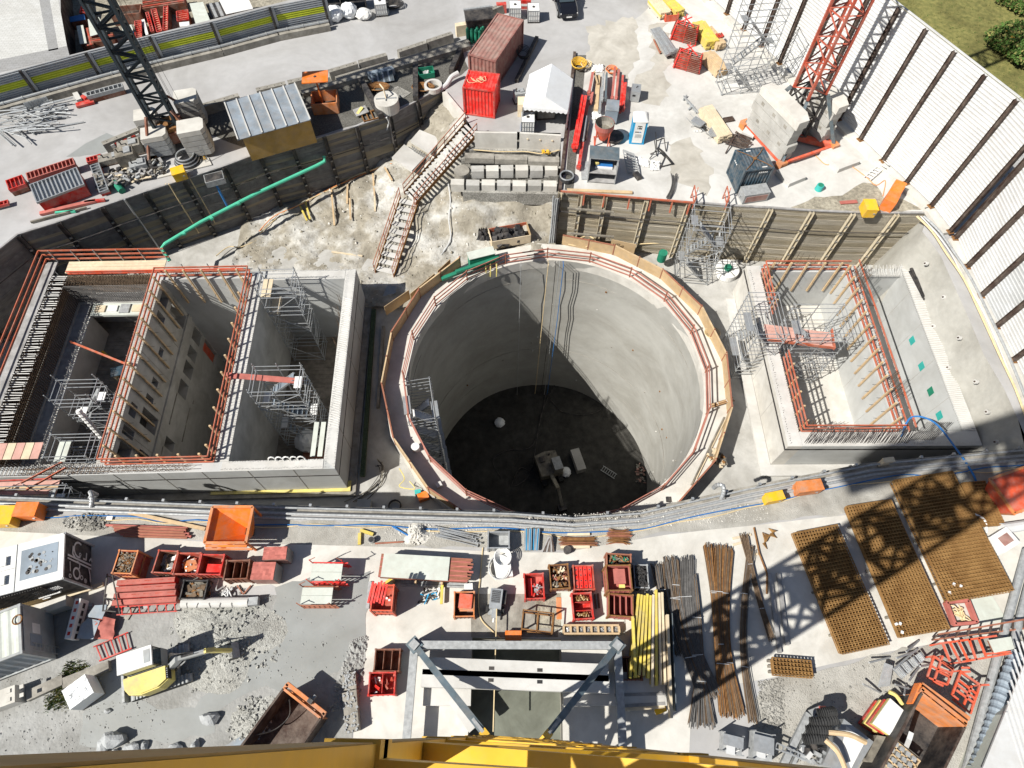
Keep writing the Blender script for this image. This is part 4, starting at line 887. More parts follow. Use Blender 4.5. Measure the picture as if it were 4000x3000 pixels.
tag(m.build('steel_ladder'),'red steel ladder frame lying on the mud by the excavator','frame')
m=MB()
a_,b_=at(*KE(1545,890),.8),at(*KE(1480,1430),.8);m.bar(a_,b_,.06,.06,'steel_dark');m.bar(a_+V(.25,0,0),b_+V(.9,-.1,0),.05,.05,'steel_dark')
for t in(.05,.65,.98):m.bar(a_.lerp(b_,t),a_.lerp(b_,t)-V(0,0,.8),.05,.05,'steel_dark');m.bar(a_.lerp(b_,t),a_.lerp(b_,t)+V(.7*t,-.05,0),.05,.05,'steel_dark')
tag(m.build('steel_trestle'),'thin black steel trestle between the plant container and the red panels','trestle')
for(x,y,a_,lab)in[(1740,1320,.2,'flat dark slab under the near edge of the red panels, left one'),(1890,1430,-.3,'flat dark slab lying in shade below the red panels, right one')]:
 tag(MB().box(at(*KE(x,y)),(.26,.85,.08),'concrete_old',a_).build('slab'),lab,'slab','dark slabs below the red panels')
pz=at(*KA(1040,1040),.9);pw=at(*KA(200,1090),.9);d=pz-pw;a_=math.atan2(d.y,d.x)
r=thing('panel_stack','stack of faded red ribbed panels strapped together beside the red crates','panel stack',V(*((pz+pw)/2).xy,0),a_)
for k in range(4):
 y=.0-.32*k;z=.85-.08*k
 m=MB();m.box((0,y,z-.5),(d.length+.1*k,.27,.5),'red_dusty' if k%2 else 'red');m.box((0,y,z),(d.length+.1*k-.02,.25,.03),'red_dusty');m.build('panel',r,world=False)
 for j in range(5):m=MB();m.box((-d.length/2+.4+j*.6,y+.02,z+.032),(.35,.04,.006),'crate_red');m.build('slot',r,world=False)
m=MB()
for k in range(7):m.bar(V(-1.2+k*.45,-1.15,.45),V(-1.2+k*.45,-1.5,.2),.05,.05,'red');
m.bar(V(-1.5,-1.5,.2),V(1.6,-1.5,.2),.05,.05,'red');m.bar(V(-1.5,-1.15,.45),V(1.6,-1.15,.45),.05,.05,'red');m.build('brace_frame',r,world=False)
m=MB();m.tube([at(*KA(1150,1385),.3),at(*KA(2110,1370),.3)],.26,'concrete_white',14)
for k in range(5):p=at(*KA(1250+k*160,1380),.3);m.tube([p+V(U(-.1,.1),-.28,.1),p+V(0,-.1,.28),p+V(.05,.28,.05)],.015,'black',4)
m.bar(at(*KA(2115,1370),.3),at(*KF(410,1100),.3),.4,.4,'galv_dull');tag(m.build('duct_pipe'),'long pale duct pipe wound with black cable in front of the black crate','pipe')
m=MB()
for k in range(9):p=at(*KA(1790+U(-60,60),1230+U(-90,90)),.1);m.tube(smoothpath([p,p+V(U(-.3,.3),U(-.3,.3),.15),p+V(U(-.4,.4),U(-.4,.4),.05)],4),.04,'fence_white',5)
tag(m.build('crumpled_sheet'),'crumpled white plastic strips left of the folded steel triangle','plastic sheet')
m=MB();m.bar(at(*KA(1940,1130),.1),at(*KA(2030,1260),.1),.06,.05,'rail_rust');m.bar(at(*KA(2030,1260),.1),at(*KA(2140,1130),.1),.06,.05,'rail_rust');tag(m.build('steel_angle'),'rusty V shaped steel piece in front of the brown crate','steel piece')
for k,(tl,tr,bl,h,lab)in enumerate([((340,545),(650,545),(300,785),1.2,'pallet of pinkish bricks under clear film, nearer of the two'),((495,330),(815,320),(480,500),1.1,'pallet of pinkish bricks under torn film, behind the nearer one')]):
 c,w_,d_,a_=quad(KF(*tl),KF(*tr),KF(*bl),h);r=thing('brick_pallet',lab,'pallet',V(c.x,c.y,0),a_,'pallets of wrapped bricks')
 m=MB();m.box((0,0,.15),(w_+.05,d_+.05,h-.15),'brown_top');m.build('brick_load',r,world=False)
 vs=[];nn=8
 m=MB()
 for j in range(nn+1):
  for i in range(nn+1):vs.append(V(-w_/2-.03+(w_+.06)*i/nn,-d_/2-.03+(d_+.06)*j/nn,h+.01+U(0,.05)))
 m.add(vs,[(j*(nn+1)+i,j*(nn+1)+i+1,(j+1)*(nn+1)+i+1,(j+1)*(nn+1)+i)for j in range(nn)for i in range(nn)],'red_dusty');m.build('film_cover',r,world=False)
 m=MB()
 for i in range(14):m.add([(w_/2+.04,-d_/2+d_*i/14,.1),(w_/2+.09,-d_/2+d_*(i+.5)/14,.1),(w_/2+.05,-d_/2+d_*(i+.5)/14,h),(w_/2+.03,-d_/2+d_*i/14,h),(w_/2+.04,-d_/2+d_*(i+1)/14,.1),(w_/2+.03,-d_/2+d_*(i+1)/14,h)],[(0,1,2,3),(1,4,5,2)],'grey_box')
 m.build('film_side',r,world=False)
 m=MB()
 for y in(-1,0,1):m.box((0,y*d_/2.3,0),(w_,.1,.14),'wood_old')
 m.build('pallet_base',r,world=False)
for k,(tl,tr,bl,h,mt_,lab)in enumerate([((1180,555),(1620,560),(1165,800),1.15,'red_bright','bright red trestle stack topped with a pale split board'),((1040,900),(1480,900),(1005,1140),1.0,'rail_rust','rusty trestle topped with a pale split board, nearest the mud')]):
 c,w_,d_,a_=quad(KF(*tl),KF(*tr),KF(*bl),h);r=thing('formwork_trestle',lab,'trestle',V(c.x,c.y,0),a_)
 for y,yy in((-1,0),(1,0)):
  m=MB();m.box((0,y*d_/4,h-.06),(w_,d_/2-.015,.05),'panel_pale');m.build('board',r,world=False)
 for y in(-1,1):
  m=MB()
  for z in(.2,.55,h-.1):m.bar(V(-w_/2,y*(d_/2+.06),z),V(w_/2+.25,y*(d_/2+.06),z),.06,.06,mt_)
  for i in range(7):m.bar(V(-w_/2+i*w_/6,y*(d_/2+.06),.1),V(-w_/2+(i+.5)*w_/6,y*(d_/2+.06),h-.1),.04,.04,mt_)
  m.build('side_frame',r,world=False)
 for x in(-1,1):
  m=MB()
  for y in(-1,1):m.tube([V(x*(w_/2+.03),y*(d_/2+.05),0),V(x*(w_/2+.03),y*(d_/2+.05),h+.55)],.03,mt_,6);m.tube([V(x*(w_/2+.03),y*(d_/2+.05),h+.5),V(x*(w_/2-.25),y*(d_/2+.18),h+.55)],.022,'rail_rust',5)
  m.build('post',r,world=False)
c,w_,d_,a_=quad(KC(370,410),KC(1320,465),KC(330,750),1.1)
r=thing('beam_stack','stack of brown red girders with one big pale board on top','girder stack',V(c.x,c.y,0),a_)
m=MB();m.box((0,0,1.05),(w_,d_,.06),'panel_pale');m.build('board',r,world=False)
for k in range(15):
 m=MB();y=-d_/2+.06+k*(d_-.1)/14;e=U(.95,1.3)
 m.bar(V(-w_/2-.15,y,.93),V(w_/2+e,y,.93),.07,.2,'rail_rust' if k%3 else 'red_dusty');m.bar(V(-w_/2-.1,y,.68),V(w_/2+e-.1,y,.68),.06,.2,'crate_rust');m.build('girder',r,world=False)
for x in(-1.2,0,1.4):m=MB();m.box((x,0,0),(.1,d_+.2,.55),'wood_new');m.build('bearer',r,world=False)
for k,(p,q,lab)in enumerate([((1210,820),(1195,1140),'yellow timber beam jutting from under the big pale board'),((490,770),(330,880),'yellow timber beam at the left corner of the big pale board')]):
 tag(MB().bar(at(*KC(*p),.3),at(*KC(*q),.3),.14,.14,'yellow_beam').build('timber_beam'),lab,'timber','loose yellow beams')
m=MB()
for k in range(3):m.bar(at(*KC(600,800+k*28),.12),at(*KC(1560,845+k*25),.12),.12,.1,'galv_dull')
tag(m.build('steel_channel'),'long grey steel channels on the ground in front of the pale board','steel channels')
tag(MB().bar(at(*KC(170,820),.1),at(*KC(130,1210),.1),.17,.1,'galv_dull').build('steel_channel'),'single grey channel lying left of the red brace crate','steel channel')
m=MB()
for k in range(14):
 p=at(*KC(1010+U(-90,90),1030+U(-60,60)),.08);m.tube(smoothpath([p,p+V(U(-.3,.3),U(-.3,.3),.12),p+V(U(-.35,.35),U(-.35,.35),.05)],4),U(.025,.05),random.choice(['blue_cab','white','black','steel_dark','fence_white']),5)
m.tube(smoothpath([at(*KC(1060,1080),.1),at(*KC(1130,1060),.14),at(*KC(1120,980),.15),at(*KC(1050,1000),.1)],6),.035,'blue_cab',5)
m.tube(smoothpath([at(*KC(980,1060),.08),at(*KC(900,1130),.05),at(*KC(840,1160),.05)],5),.06,'white',5)
tag(m.build('lifting_slings'),'tangle of blue and white lifting slings on the slab between two crates','slings')
tag(MB().box(at(*KC(1590,915)),(.45,.35,.4),'white',.1).build('bag'),'small white bag behind the orange rimmed crate','bag')
p=at(*KC(1985,1100));r=thing('plaster_mixer','small grey mortar pump with a mesh hopper and hose','machine',p,-.1)
m=MB();m.box((0,0,.35),(.62,1.0,.45),'galv');m.build('hopper',r,world=False)
m=MB();m.box((-.02,.1,.803),(.45,.62,.01),'steel_dark')
for k in range(7):m.box((-.02,-.18+k*.09,.815),(.45,.012,.012),'galv');m.box((-.2+k*.06,.1,.815),(.012,.6,.012),'galv')
m.build('grille',r,world=False)
m=MB();m.box((0,-.7,.4),(.25,.5,.25),'galv');m.tube([V(0,-.9,.5),V(0,-1.15,.5)],.05,'white',8);m.build('pump_head',r,world=False)
for x in(-.42,.42):m=MB();m.tube([V(x-.06,-.45,.2),V(x+.06,-.45,.2)],.2,'rubber',14);m.build('wheel',r,world=False)
m=MB();m.box((0,-.1,.1),(.7,1.3,.12),'galv_dull');m.build('frame',r,world=False)
m=MB();m.box((.42,.15,.3),(.2,.7,.3),'steel_dark');m.build('motor',r,world=False)
c=at(*KC(1970,640));m=MB()
for k in range(6):m.tube([c+V((.34+.05*k)*math.cos(i*PI/10)+.05*k,(.45+.04*k)*math.sin(i*PI/10),.15+.07*k+U(0,.03))for i in range(21)],.035,'fence_white',5)
c2=at(*KC(2080,480),.4)
for k in range(5):m.tube([c2+V((.25+.05*k)*math.cos(i*PI/10),(.32+.04*k)*math.sin(i*PI/10),.1+.05*k)for i in range(21)],.03,'white',5)
tag(m.build('hose_coil'),'big tangled coils of white hose behind the mortar pump','hose coil')
tag(MB().box(at(*KC(2080,620)),(.9,1.2,.45),'white',.2).build('bulk_bag'),'white bulk bag under the coils of white hose','bag')
m=MB();m.tube(smoothpath([at(*KC(1790,330),.06),at(*KC(1760,700),.06),at(*KC(1730,1050),.08),at(*KC(1760,1340),.06),at(*KC(1930,1530),.06),at(*KC(2060,1640),.06)],8),.035,'cable_tan',5)
tag(m.build('hose'),'tan hose snaking down beside the mortar pump to the crane foot','hose')
P0=at(*KB(1795,985),.9);r=thing('timber_beam_stack','stack of yellow timber girders lying beside the bundles of bars','timber stack',V(P0.x,P0.y,0),0)
for k in range(9):
 x0=at(*KB(1825+k*42,985 if k<6 else 930+(k-6)*15),.9);x1=at(*KD(1840+k*24 if k else 1835,385 if k<5 else 440),.9)
 for l in range(3):
  m=MB();z=.82-.28*l;a_=V(x0.x,x0.y-U(0,.12),z);b_=V(x1.x+.02*k,x1.y+U(-.1,.1),z);mt_='yellow_beam' if k<5 else('wood_pale' if(k+l)%3 else 'yellow_beam')
  m.bar(a_+V(0,0,.07),b_+V(0,0,.07),.12,.035,mt_);m.bar(a_-V(0,0,.07),b_-V(0,0,.07),.12,.035,mt_);m.bar(a_,b_,.03,.11,mt_);m.build('girder',r)
m=MB();m.bar(at(*KD(2060,5),.9),at(*KD(2085,640),.9),.12,.5,'wood_pale');tag(m.build('timber_plank'),'long pale plank standing on edge along the yellow beams','timber')
m=MB();m.bar(at(*KD(2082,0),.45),at(*KD(2106,600),.45),.05,.9,'steel_grey');tag(m.build('steel_sheet'),'thin blue grey steel plate standing beside the pale plank','steel plate')
tag(MB().bar(at(*KB(1735,1320),1.0),at(*KD(1868,390),.95),.13,.16,'yellow_beam').build('timber_beam'),'yellow beam lying over the dark crate by the crane foot','timber')
for k in range(7):
 a_=at(*KD(1700+U(0,60)+k*8,455+k*22),.3+.05*(k%3));b_=at(*KD(2035+U(-20,20),450+k*20),.3+.05*(k%3))
 tag(MB().bar(a_,b_,.14,.2,('wood_pale','yellow_beam','wood_grey')[k%3]).build('timber_offcut'),'%s %s timber offcut across the ends of the yellow beams'%(('farthest','second','third','fourth','fifth','sixth','nearest')[k],('pale','yellow','grey')[k%3]),'timber','timber offcuts by the yellow beams')
tag(MB().bar(at(*KD(1990,605),.3),at(*KD(2055,580),.3),.25,.12,'yellow').build('timber_offcut'),'bright yellow short beam end beside the pale plank','timber')
for k,(q4,lab)in enumerate([([(2192,2310),(2375,2310),(2400,2420),(2440,2420),(2440,2475),(2192,2475)],'flat white board under the clamp rack and red crates')]):
 m=MB();m.prism([at(x,y,.05)for x,y in q4],.02,.06,'panel_pale');tag(m.build('timber_sheet'),lab,'board')
tag(MB().bar(at(*KB(1190,1000),.1),at(*KB(1210,1210),.1),.1,.1,'steel_brown').bar(at(*KB(1235,990),.1),at(*KB(1255,1200),.1),.1,.1,'steel_brown').build('steel_profiles'),'two short dark steel profiles right of the brass coupler crate','steel profiles')
es=EDGE_S
for k,(off,z,rad,mt_,lab)in enumerate([(-.18,.2,.075,'galv_dull','grey pipe nearest the pit along the near edge'),(-.42,.15,.085,'galv_dull','wide grey pipe along the near edge, behind the pit-side one'),(-.72,.08,.035,'blue','thin blue hose beside the grey pipes along the near edge'),(-.82,.07,.03,'cable_tan','thin tan cable nearest the gravel along the near edge')]):
 pts=[]
 for i,p in enumerate(es):
  q=es[min(i+1,len(es)-1)];o=es[max(i-1,0)];d=(q-o).normalized();n=V(d.y,-d.x,0);pts.append(p+n*(-off)+V(0,0,z))
 if k>1:
  sp=[]
  for a,b in zip(pts[:-1],pts[1:]):
   m_=max(2,int((b-a).length/1.6));sp+=[a.lerp(b,i/m_)+V(0,U(-.14,.14),0)for i in range(m_)]
  pts=smoothpath(sp+[pts[-1]],3)
 tag(MB().tube(pts,rad,mt_,8 if k<2 else 5).build('pipe'),lab,'pipe','pipes along the near edge of the pit')
gr4=thing('railing','low grey steel rail with feet along the near edge of the pit','guard rail',(0,10.8,0))
m=MB()
for a,b in zip(es[:-1],es[1:]):
 n_=V(-(b-a).y,(b-a).x,0).normalized()*.12
 m.bar(a+n_+V(0,0,.3),b+n_+V(0,0,.3),.09,.09,'galv_dull')
m.build('cover_rail',gr4)
for a,b in zip(es[:-1],es[1:]):
 k=int((b-a).length/1.9)
 for i in range(k):p=a.lerp(b,(i+.5)/k);m=MB();m.box((p.x,p.y+.3,.28),(.14,.14,.12),'galv');m.bar(p+V(0,.3,.3),p+V(0,.35,-.8),.08,.08,'galv_dull');m.build('bracket',gr4)
for(x,y,lab)in[(368,1965,'ribbed grey elbow rising from the pipes in front of the left shaft'),(2822,1935,'ribbed grey elbow rising from the pipes right of the round shaft')]:
 p=at(x,y,.3);pts=smoothpath([p+V(-.1,-.2,0),p+V(0,.1,.25),p+V(-.05,.4,.45),p+V(-.25,.55,.2),p+V(-.3,.6,-.4)],5);m=MB();m.tube(pts,[.11 if i%2 else.14 for i in range(len(pts))],'galv',10);tag(m.build('pipe_elbow'),lab,'pipe elbow')
def skip_box(tl,tr,bl,h,mat,label,side=None):
 c,w_,d_,a_=quad(tl,tr,bl,h);r=thing('equipment_box',label,'box',V(c.x,c.y,0),a_)
 m=MB();m.box((0,0,.08),(w_,d_,h-.16),mat);m.build('body',r,world=False)
 m=MB();m.box((0,0,h-.08),(w_+.05,d_+.05,.07),mat);m.build('lid',r,world=False)
 m=MB();m.box((w_*.3,-d_/2-.03,h*.5),(.12,.04,.1),'galv');m.build('latch',r,world=False)
 for x in(-1,1):m=MB();m.box((x*w_*.38,0,0),(.12,d_*.9,.078),'steel_brown');m.build('skid',r,world=False)
 return r
skip_box((-60,1975),(60,1975),(-60,2045),.9,'yellow','yellow equipment box at the left edge beside the orange one')
skip_box((65,1962),(150,1962),(60,2015),1.0,'orange','orange equipment box beside the yellow one at the left edge')
skip_box((2990,1928),(3055,1915),(2975,1965),.8,'yellow','small yellow box at the pit edge left of the orange one')
skip_box((3112,1882),(3205,1870),(3105,1925),.9,'orange_faded','faded orange box at the pit edge in front of the right shaft')
skip_box((3450,1790),(3490,1785),(3440,1808),.8,'wood_pale','pale wooden box standing on the near pit edge by the right shaft')
skip_box((1975,2465),(2035,2465),(1972,2500),.5,'orange','small orange box behind the grey crane foot beam')
c,w_,d_,a_=quad(KA(1590,0),KA(2170,0),KA(1490,520),1.7)
r=thing('concrete_skip','big open orange concrete hopper at the pit edge','skip',V(c.x,c.y,0),a_)
o4=[(-w_/2,-d_/2),(w_/2,-d_/2),(w_/2,d_/2),(-w_/2,d_/2)];i4=[(w_*.22,-.2),(w_*.42,-.2),(w_*.42,.15),(w_*.22,.15)]
m=MB()
for i in range(4):
 j=(i+1)%4;m.add([(o4[i][0],o4[i][1],1.7),(o4[j][0],o4[j][1],1.7),(i4[j][0],i4[j][1],.55),(i4[i][0],i4[i][1],.55)],[(0,1,2,3),(3,2,1,0)][:1],'orange')
 m.add([(o4[i][0]*1.02,o4[i][1]*1.02,1.69),(o4[j][0]*1.02,o4[j][1]*1.02,1.69),(i4[j][0],i4[j][1],.50),(i4[i][0],i4[i][1],.50)],[(3,2,1,0)],'orange')
m.build('funnel',r,world=False)
m=MB()
for i in range(4):j=(i+1)%4;m.bar(V(*o4[i],1.7),V(*o4[j],1.7),.14,.12,'orange_faded')
m.build('rim',r,world=False)
m=MB();m.box((w_*.32,-.02,.2),(.32,.4,.4),'steel_brown');m.build('outlet',r,world=False)
for p in o4:m=MB();m.bar(V(p[0]*.95,p[1]*.95,0),V(p[0]*.98,p[1]*.98,1.65),.1,.1,'orange');m.build('leg',r,world=False)
m=MB();m.bar(V(-w_/2,-d_/2-.12,1.5),V(w_/2,-d_/2-.12,1.5),.12,.1,'orange');m.bar(V(-w_/2-.1,-d_/2-.2,1.2),V(w_/2+.2,-d_/2-.2,1.2),.1,.1,'orange_faded');m.build('front_bar',r,world=False)
r=thing('pipe_bundle','bundle of long faded red pipes on the ground left of the hopper','pipe bundle',at(*KA(700,330)))
for k in range(8):
 m=MB();m.tube([at(*KA(90+k*30+U(-40,40),262+k*22),.14+.05*(k%2)),at(*KA(1215+U(-40,80),305+k*20),.14+.05*(k%2))],.07,('red_dusty','rail_rust')[k%2],7);m.build('pipe',r)
tag(MB().bar(at(*KA(380,80),.15),at(*KA(1480,320),.15),.2,.08,'wood_new').build('plank'),'long yellow plank slanting to the orange hopper','plank')
tag(MB().box(at(*KE(1590,95)),(.33,.22,.12),'white',.05).build('box'),'small white box on the dark gravel left of the red pipes','box')
def gravel_heap(px,py,rx,ry,hh,mat,label,n=22,sheet='gravel'):
 c=at(px,py);m=MB();vs=[c+V(0,0,hh)];rings=9;k=34
 for j in range(1,rings+1):
  for i in range(k):
   a_=2*PI*i/k;t=j/rings;z=hh*(math.cos(t*PI)+1)/2*U(.85,1.1)if j<rings else-.02;e=1+.18*math.sin(a_*3+px)+.1*math.sin(a_*5+1)
   vs.append(c+V(rx*t*e*math.cos(a_)+U(-.04,.04),ry*t*e*math.sin(a_)+U(-.04,.04),z))
 fs=[(0,1+i,1+(i+1)%k)for i in range(k)]
 for j in range(rings-1):fs+=[(1+j*k+i,1+(j+1)*k+i,1+(j+1)*k+(i+1)%k,1+j*k+(i+1)%k)for i in range(k)]
 m.add(vs,fs,mat)
 for i in range(n):
  a_=U(0,6.28);t=math.sqrt(R());s=U(.03,.11);p=c+V(rx*t*math.cos(a_),ry*t*math.sin(a_),hh*(math.cos(t*PI)+1)/2)
  m.box(p,(s*1.3,s,s*.7),mat,U(0,3),(U(-.5,.5),U(-.5,.5)))
 return tag(m.build('gravel_heap',smooth=False),label,'gravel',kind='stuff')
gravel_heap(1630,2085,.75,.7,.45,'concrete_pale','small pale heap of sand at the near pit edge',30)
gravel_heap(880,2500,3.0,2.6,.4,'gravel_pale','low grey gravel heap in front of the excavator',420)
gravel_heap(1010,2830,1.5,1.3,.2,'gravel_pale','patch of coarse gravel near the open skip',260)
gravel_heap(345,2040,1.4,.5,.2,'gravel','dark coarse gravel between the orange box and the red pipes',200)
def stones(name,label,poly,n,s0,s1,mat,kind='stuff',cat='stones'):
 m=MB()
 for i in range(n):
  t=R();q=R();a_=Vector(poly[0]).lerp(Vector(poly[1]),t);b_=Vector(poly[3]).lerp(Vector(poly[2]),t);p2=a_.lerp(b_,q);c=at(p2.x,p2.y,.015);s=U(s0,s1)*(1 if R()<.85 else 1.8)
  vs=[c+V(math.cos(k*PI/3+U(-.3,.3))*s*U(.6,1),math.sin(k*PI/3+U(-.3,.3))*s*U(.6,1),0)for k in range(6)]+[c+V(U(-.3,.3)*s,U(-.3,.3)*s,s*U(.4,.9))]
  m.add(vs,[(k,(k+1)%6,6)for k in range(6)],mat)
 return tag(m.build(name),label,cat,kind=kind)
stones('scattered_stones','pale stones scattered on the gravel along the near pit edge',[(1500,2050),(3000,1960),(3000,2030),(1500,2120)],1400,.015,.045,'concrete_pale')
stones('scattered_stones','loose stones and clods on the mud at the lower left',[(0,2650),(560,2640),(700,2940),(0,2940)],420,.02,.06,'mud')
stones('scattered_stones','clods along the left edge of the near slab',[(1370,2500),(1440,2480),(1400,2760),(1280,2780)],420,.04,.13,'mud')
stones('scattered_stones','small stones on the dusty ground at the lower right',[(2960,2660),(3650,2560),(3400,2990),(2960,2980)],700,.02,.06,'gravel')
stones('scattered_stones','gravel patch right of the last bundle of bars',[(2960,2660),(3060,2650),(3070,2850),(2980,2850)],600,.03,.07,'gravel')
stones('scattered_stones','wet clods on the mud between the excavator and the slab',[(1050,2330),(1430,2300),(1330,2700),(1000,2650)],110,.02,.06,'wet')
def rock(px,py,s,label,h=.6,grp='grey boulders'):
 c=at(px,py);m=MB();bm=bmesh_ico(2);rr=random.Random(int(px));ph=[rr.uniform(0,6)for _ in range(6)]
 vs=[]
 for v in bm[0]:
  k=1+.18*math.sin(v.x*3+ph[0])+.15*math.sin(v.y*4+ph[1])+.12*math.sin(v.z*5+ph[2]);vs.append(c+V(v.x*s[0]*k,v.y*s[1]*k,max(-.05,v.z*h*k*.8+h*.45)))
 m.add(vs,bm[1],'rock');return tag(m.build('boulder'),label,'boulder',grp)
import bmesh
def bmesh_ico(sub):
 b=bmesh.new();bmesh.ops.create_icosphere(b,subdivisions=sub,radius=1);b.verts.ensure_lookup_table();r_=([v.co.copy()for v in b.verts],[tuple(v.index for v in f.verts)for f in b.faces]);b.free();return r_
for(x,y,s,h,lab)in[(822,2808,(.42,.28),.4,'lone pale boulder on the smooth mud'),(462,2890,(.5,.42),.55,'largest grey boulder in the row above the crane mast'),(410,2915,(.35,.35),.35,'rounded boulder just left of the largest one'),(520,2925,(.38,.3),.35,'dark jagged boulder right of the largest one'),(565,2912,(.2,.2),.25,'small boulder at the right end of the cluster'),(690,2930,(.5,.25),.3,'flat boulder half way to the skip'),(765,2912,(.2,.28),.3,'upright narrow boulder nearest the skip'),(450,2940,(.15,.15),.2,'small round boulder between the larger ones'),(425,2778,(.18,.12),.15,'small boulder on the mud left of the lone pale one')]:rock(x,y,s,lab,h)
c,w_,d_,a_=quad((245,2710),(315,2652),(290,2752),1.1);c,w_,d_,a_=at(303,2702,1.1),1.15,1.05,.72
r=thing('wrapped_cube','white film wrapped cube standing alone on the mud','wrapped load',V(c.x,c.y,0),a_)
m=MB();nn=8;vs=[]
for j in range(nn+1):
 for i in range(nn+1):vs.append(V(-w_/2+w_*i/nn,-d_/2+d_*j/nn,1.1+U(-.02,.03)))
m.add(vs,[(j*(nn+1)+i,j*(nn+1)+i+1,(j+1)*(nn+1)+i+1,(j+1)*(nn+1)+i)for j in range(nn)for i in range(nn)],'white_sheet');m.box((0,0,.12),(w_-.005,d_-.005,.97),'white_sheet');m.build('wrapping',r,world=False)
m=MB();m.box((0,0,0),(w_,d_,.1),'wood_old');m.build('pallet_base',r,world=False)
m=MB()
for i in range(14):m.box((U(-.4,.4),U(-.4,.4),1.135),(U(.1,.2),.02,.004),'grey_box',U(0,3))
m.build('printed_marks',r,world=False)
c=at(640,2610);ax=at(800,2560)-at(560,2640);ang=math.atan2(ax.y,ax.x)
c=at(640,2628)
r=thing('mini_excavator','yellow and white compact excavator on tracks with its arm stretched over the gravel','excavator',V(c.x,c.y,0),ang)
def track(y,nm='track'):
 m=MB();L=2.9;pts=[]
 for i in range(24):
  t=i/24*2*PI;x=max(-1,min(1,math.cos(t)*1.35))*(L/2-.28)+.28*math.cos(t);z=.28+.27*math.sin(t);pts.append((x,z))
 vs=[]
 for x,z in pts:vs+=[(x,y-.2,z),(x,y+.2,z)]
 k=len(pts);m.add(vs,[(2*i,2*((i+1)%k),2*((i+1)%k)+1,2*i+1)for i in range(k)],'galv_dull');m.add([(x,y-.2,z)for x,z in pts],[tuple(range(k))[::-1]],'rubber');m.add([(x,y+.2,z)for x,z in pts],[tuple(range(k))],'rubber')
 for i in range(15):m.box((-L/2+.2+i*.18,y,.55),(.07,.42,.03),'galv_dull')
 m.build(nm,r,world=False)
track(-.72);track(.72)
m=MB();m.box((0,0,.2),(1.8,1.1,.4),'galv_dull');m.cyl((0,0,.6),.5,.15,'steel_dark',18);m.build('undercarriage',r,world=False)
m=MB()
prof=[(-1.15,-.55),(-.95,-.85),(-.4,-1.0),(.4,-.95),(.85,-.7),(.85,-.05),(-1.2,-.05)]
m.prism([V(x,y,0)for x,y in prof],.75,1.55,'yellow_pale');m.prism([V(x*.93,y*.93-.02,0)for x,y in prof],1.55,1.66,'yellow_pale');HOOD=m.build('engine_hood',r,world=False)
m=MB();m.prism([V(-1.2,.02,0),V(.3,.02,0),V(.3,.85,0),V(-.9,.88,0),V(-1.2,.5,0)],.75,1.1,'yellow_pale');m.build('counterweight',r,world=False)
m=MB();m.box((.72,-.4,1.2),(.3,.5,.4),'black')
for i in range(5):m.box((.72,-.6+i*.1,1.61),(.3,.03,.02),'galv_dull')
m.build('radiator_grille',HOOD,world=False)
cab_=MB();cx0,cx1,cy0,cy1=-.95,.62,.0,.85
cab_.box(((cx0+cx1)/2,(cy0+cy1)/2,2.45),(cx1-cx0,cy1-cy0+.05,.12),'white');cab_.build('cab_roof',r,world=False)
m=MB()
for(x,y)in((cx0+.05,cy0+.05),(cx1-.05,cy0+.05),(cx1-.05,cy1-.05),(cx0+.05,cy1-.05)):m.box((x,y,1.1),(.08,.08,1.36),'steel_dark')
m.box(((cx0+cx1)/2,(cy0+cy1)/2,.9),(cx1-cx0,cy1-cy0,.7),'grey_box');CABF=m.build('cab_frame',r,world=False)
m=MB();m.box((cx1,(cy0+cy1)/2,1.65),(.02,cy1-cy0-.15,.75),'glass');m.box(((cx0+cx1)/2,cy1,1.65),(cx1-cx0-.2,.02,.75),'glass');m.box(((cx0+cx1)/2,cy0,1.7),(cx1-cx0-.2,.02,.7),'glass');m.build('cab_window',CABF,world=False)
m=MB();m.box((cx1-.22,(cy0+cy1)/2,2.572),(.28,.6,.012),'grey_box');m.build('roof_hatch',r,world=False)
m=MB();B0=V(.75,-.1,1.0);B1=V(1.7,-.12,2.3);B2=V(3.0,-.15,2.1);m.bar(B0,B1,.24,.3,'galv_dull');m.bar(B1,B2,.2,.26,'grey_box');m.build('boom',r,world=False)
m=MB();B3=V(3.55,-.17,.75);m.bar(B2,B3,.17,.22,'yellow_pale');m.bar(B2+V(-.1,0,.2),B2+V(.2,0,-.2),.2,.2,'yellow_pale');m.build('dipper_arm',r,world=False)
for(p,q)in((V(.95,-.25,.9),V(1.9,-.26,2.05)),(V(1.9,-.1,2.5),V(2.9,-.12,2.4)),(V(2.95,-.15,2.25),V(3.4,-.17,1.1))):m=MB();m.tube([p,p.lerp(q,.55)],.06,'steel_dark',8);m.tube([p.lerp(q,.5),q],.035,'galv',8);m.build('hydraulic_ram',r,world=False)
m=MB()
for k in range(3):m.tube(smoothpath([V(.8,.1+.05*k,1.3),V(1.3,.15+.06*k,2.2),V(1.8,.05,2.55),V(2.4,-.05,2.45)],5),.025,'black',5)
m.build('hydraulic_hose',r,world=False)
m=MB()
for y0 in(-.55,.2):
 vs=[(3.3,y0,.7),(3.6,y0,.75),(3.85,y0,.4),(3.7,y0,.08),(3.35,y0,.15)]
 m.add(vs,[(0,1,2,3,4)],'steel_dark')
for(a_,b_)in(((3.6,.75),(3.85,.4)),((3.85,.4),(3.7,.08)),((3.7,.08),(3.35,.15))):m.add([(a_[0],-.55,a_[1]),(b_[0],-.55,b_[1]),(b_[0],.2,b_[1]),(a_[0],.2,a_[1])],[(0,1,2,3)],'galv_dull')
for k in range(5):m.box((3.3,-.5+k*.16,.08),(.14,.06,.05),'galv')
m.build('bucket',r,world=False)
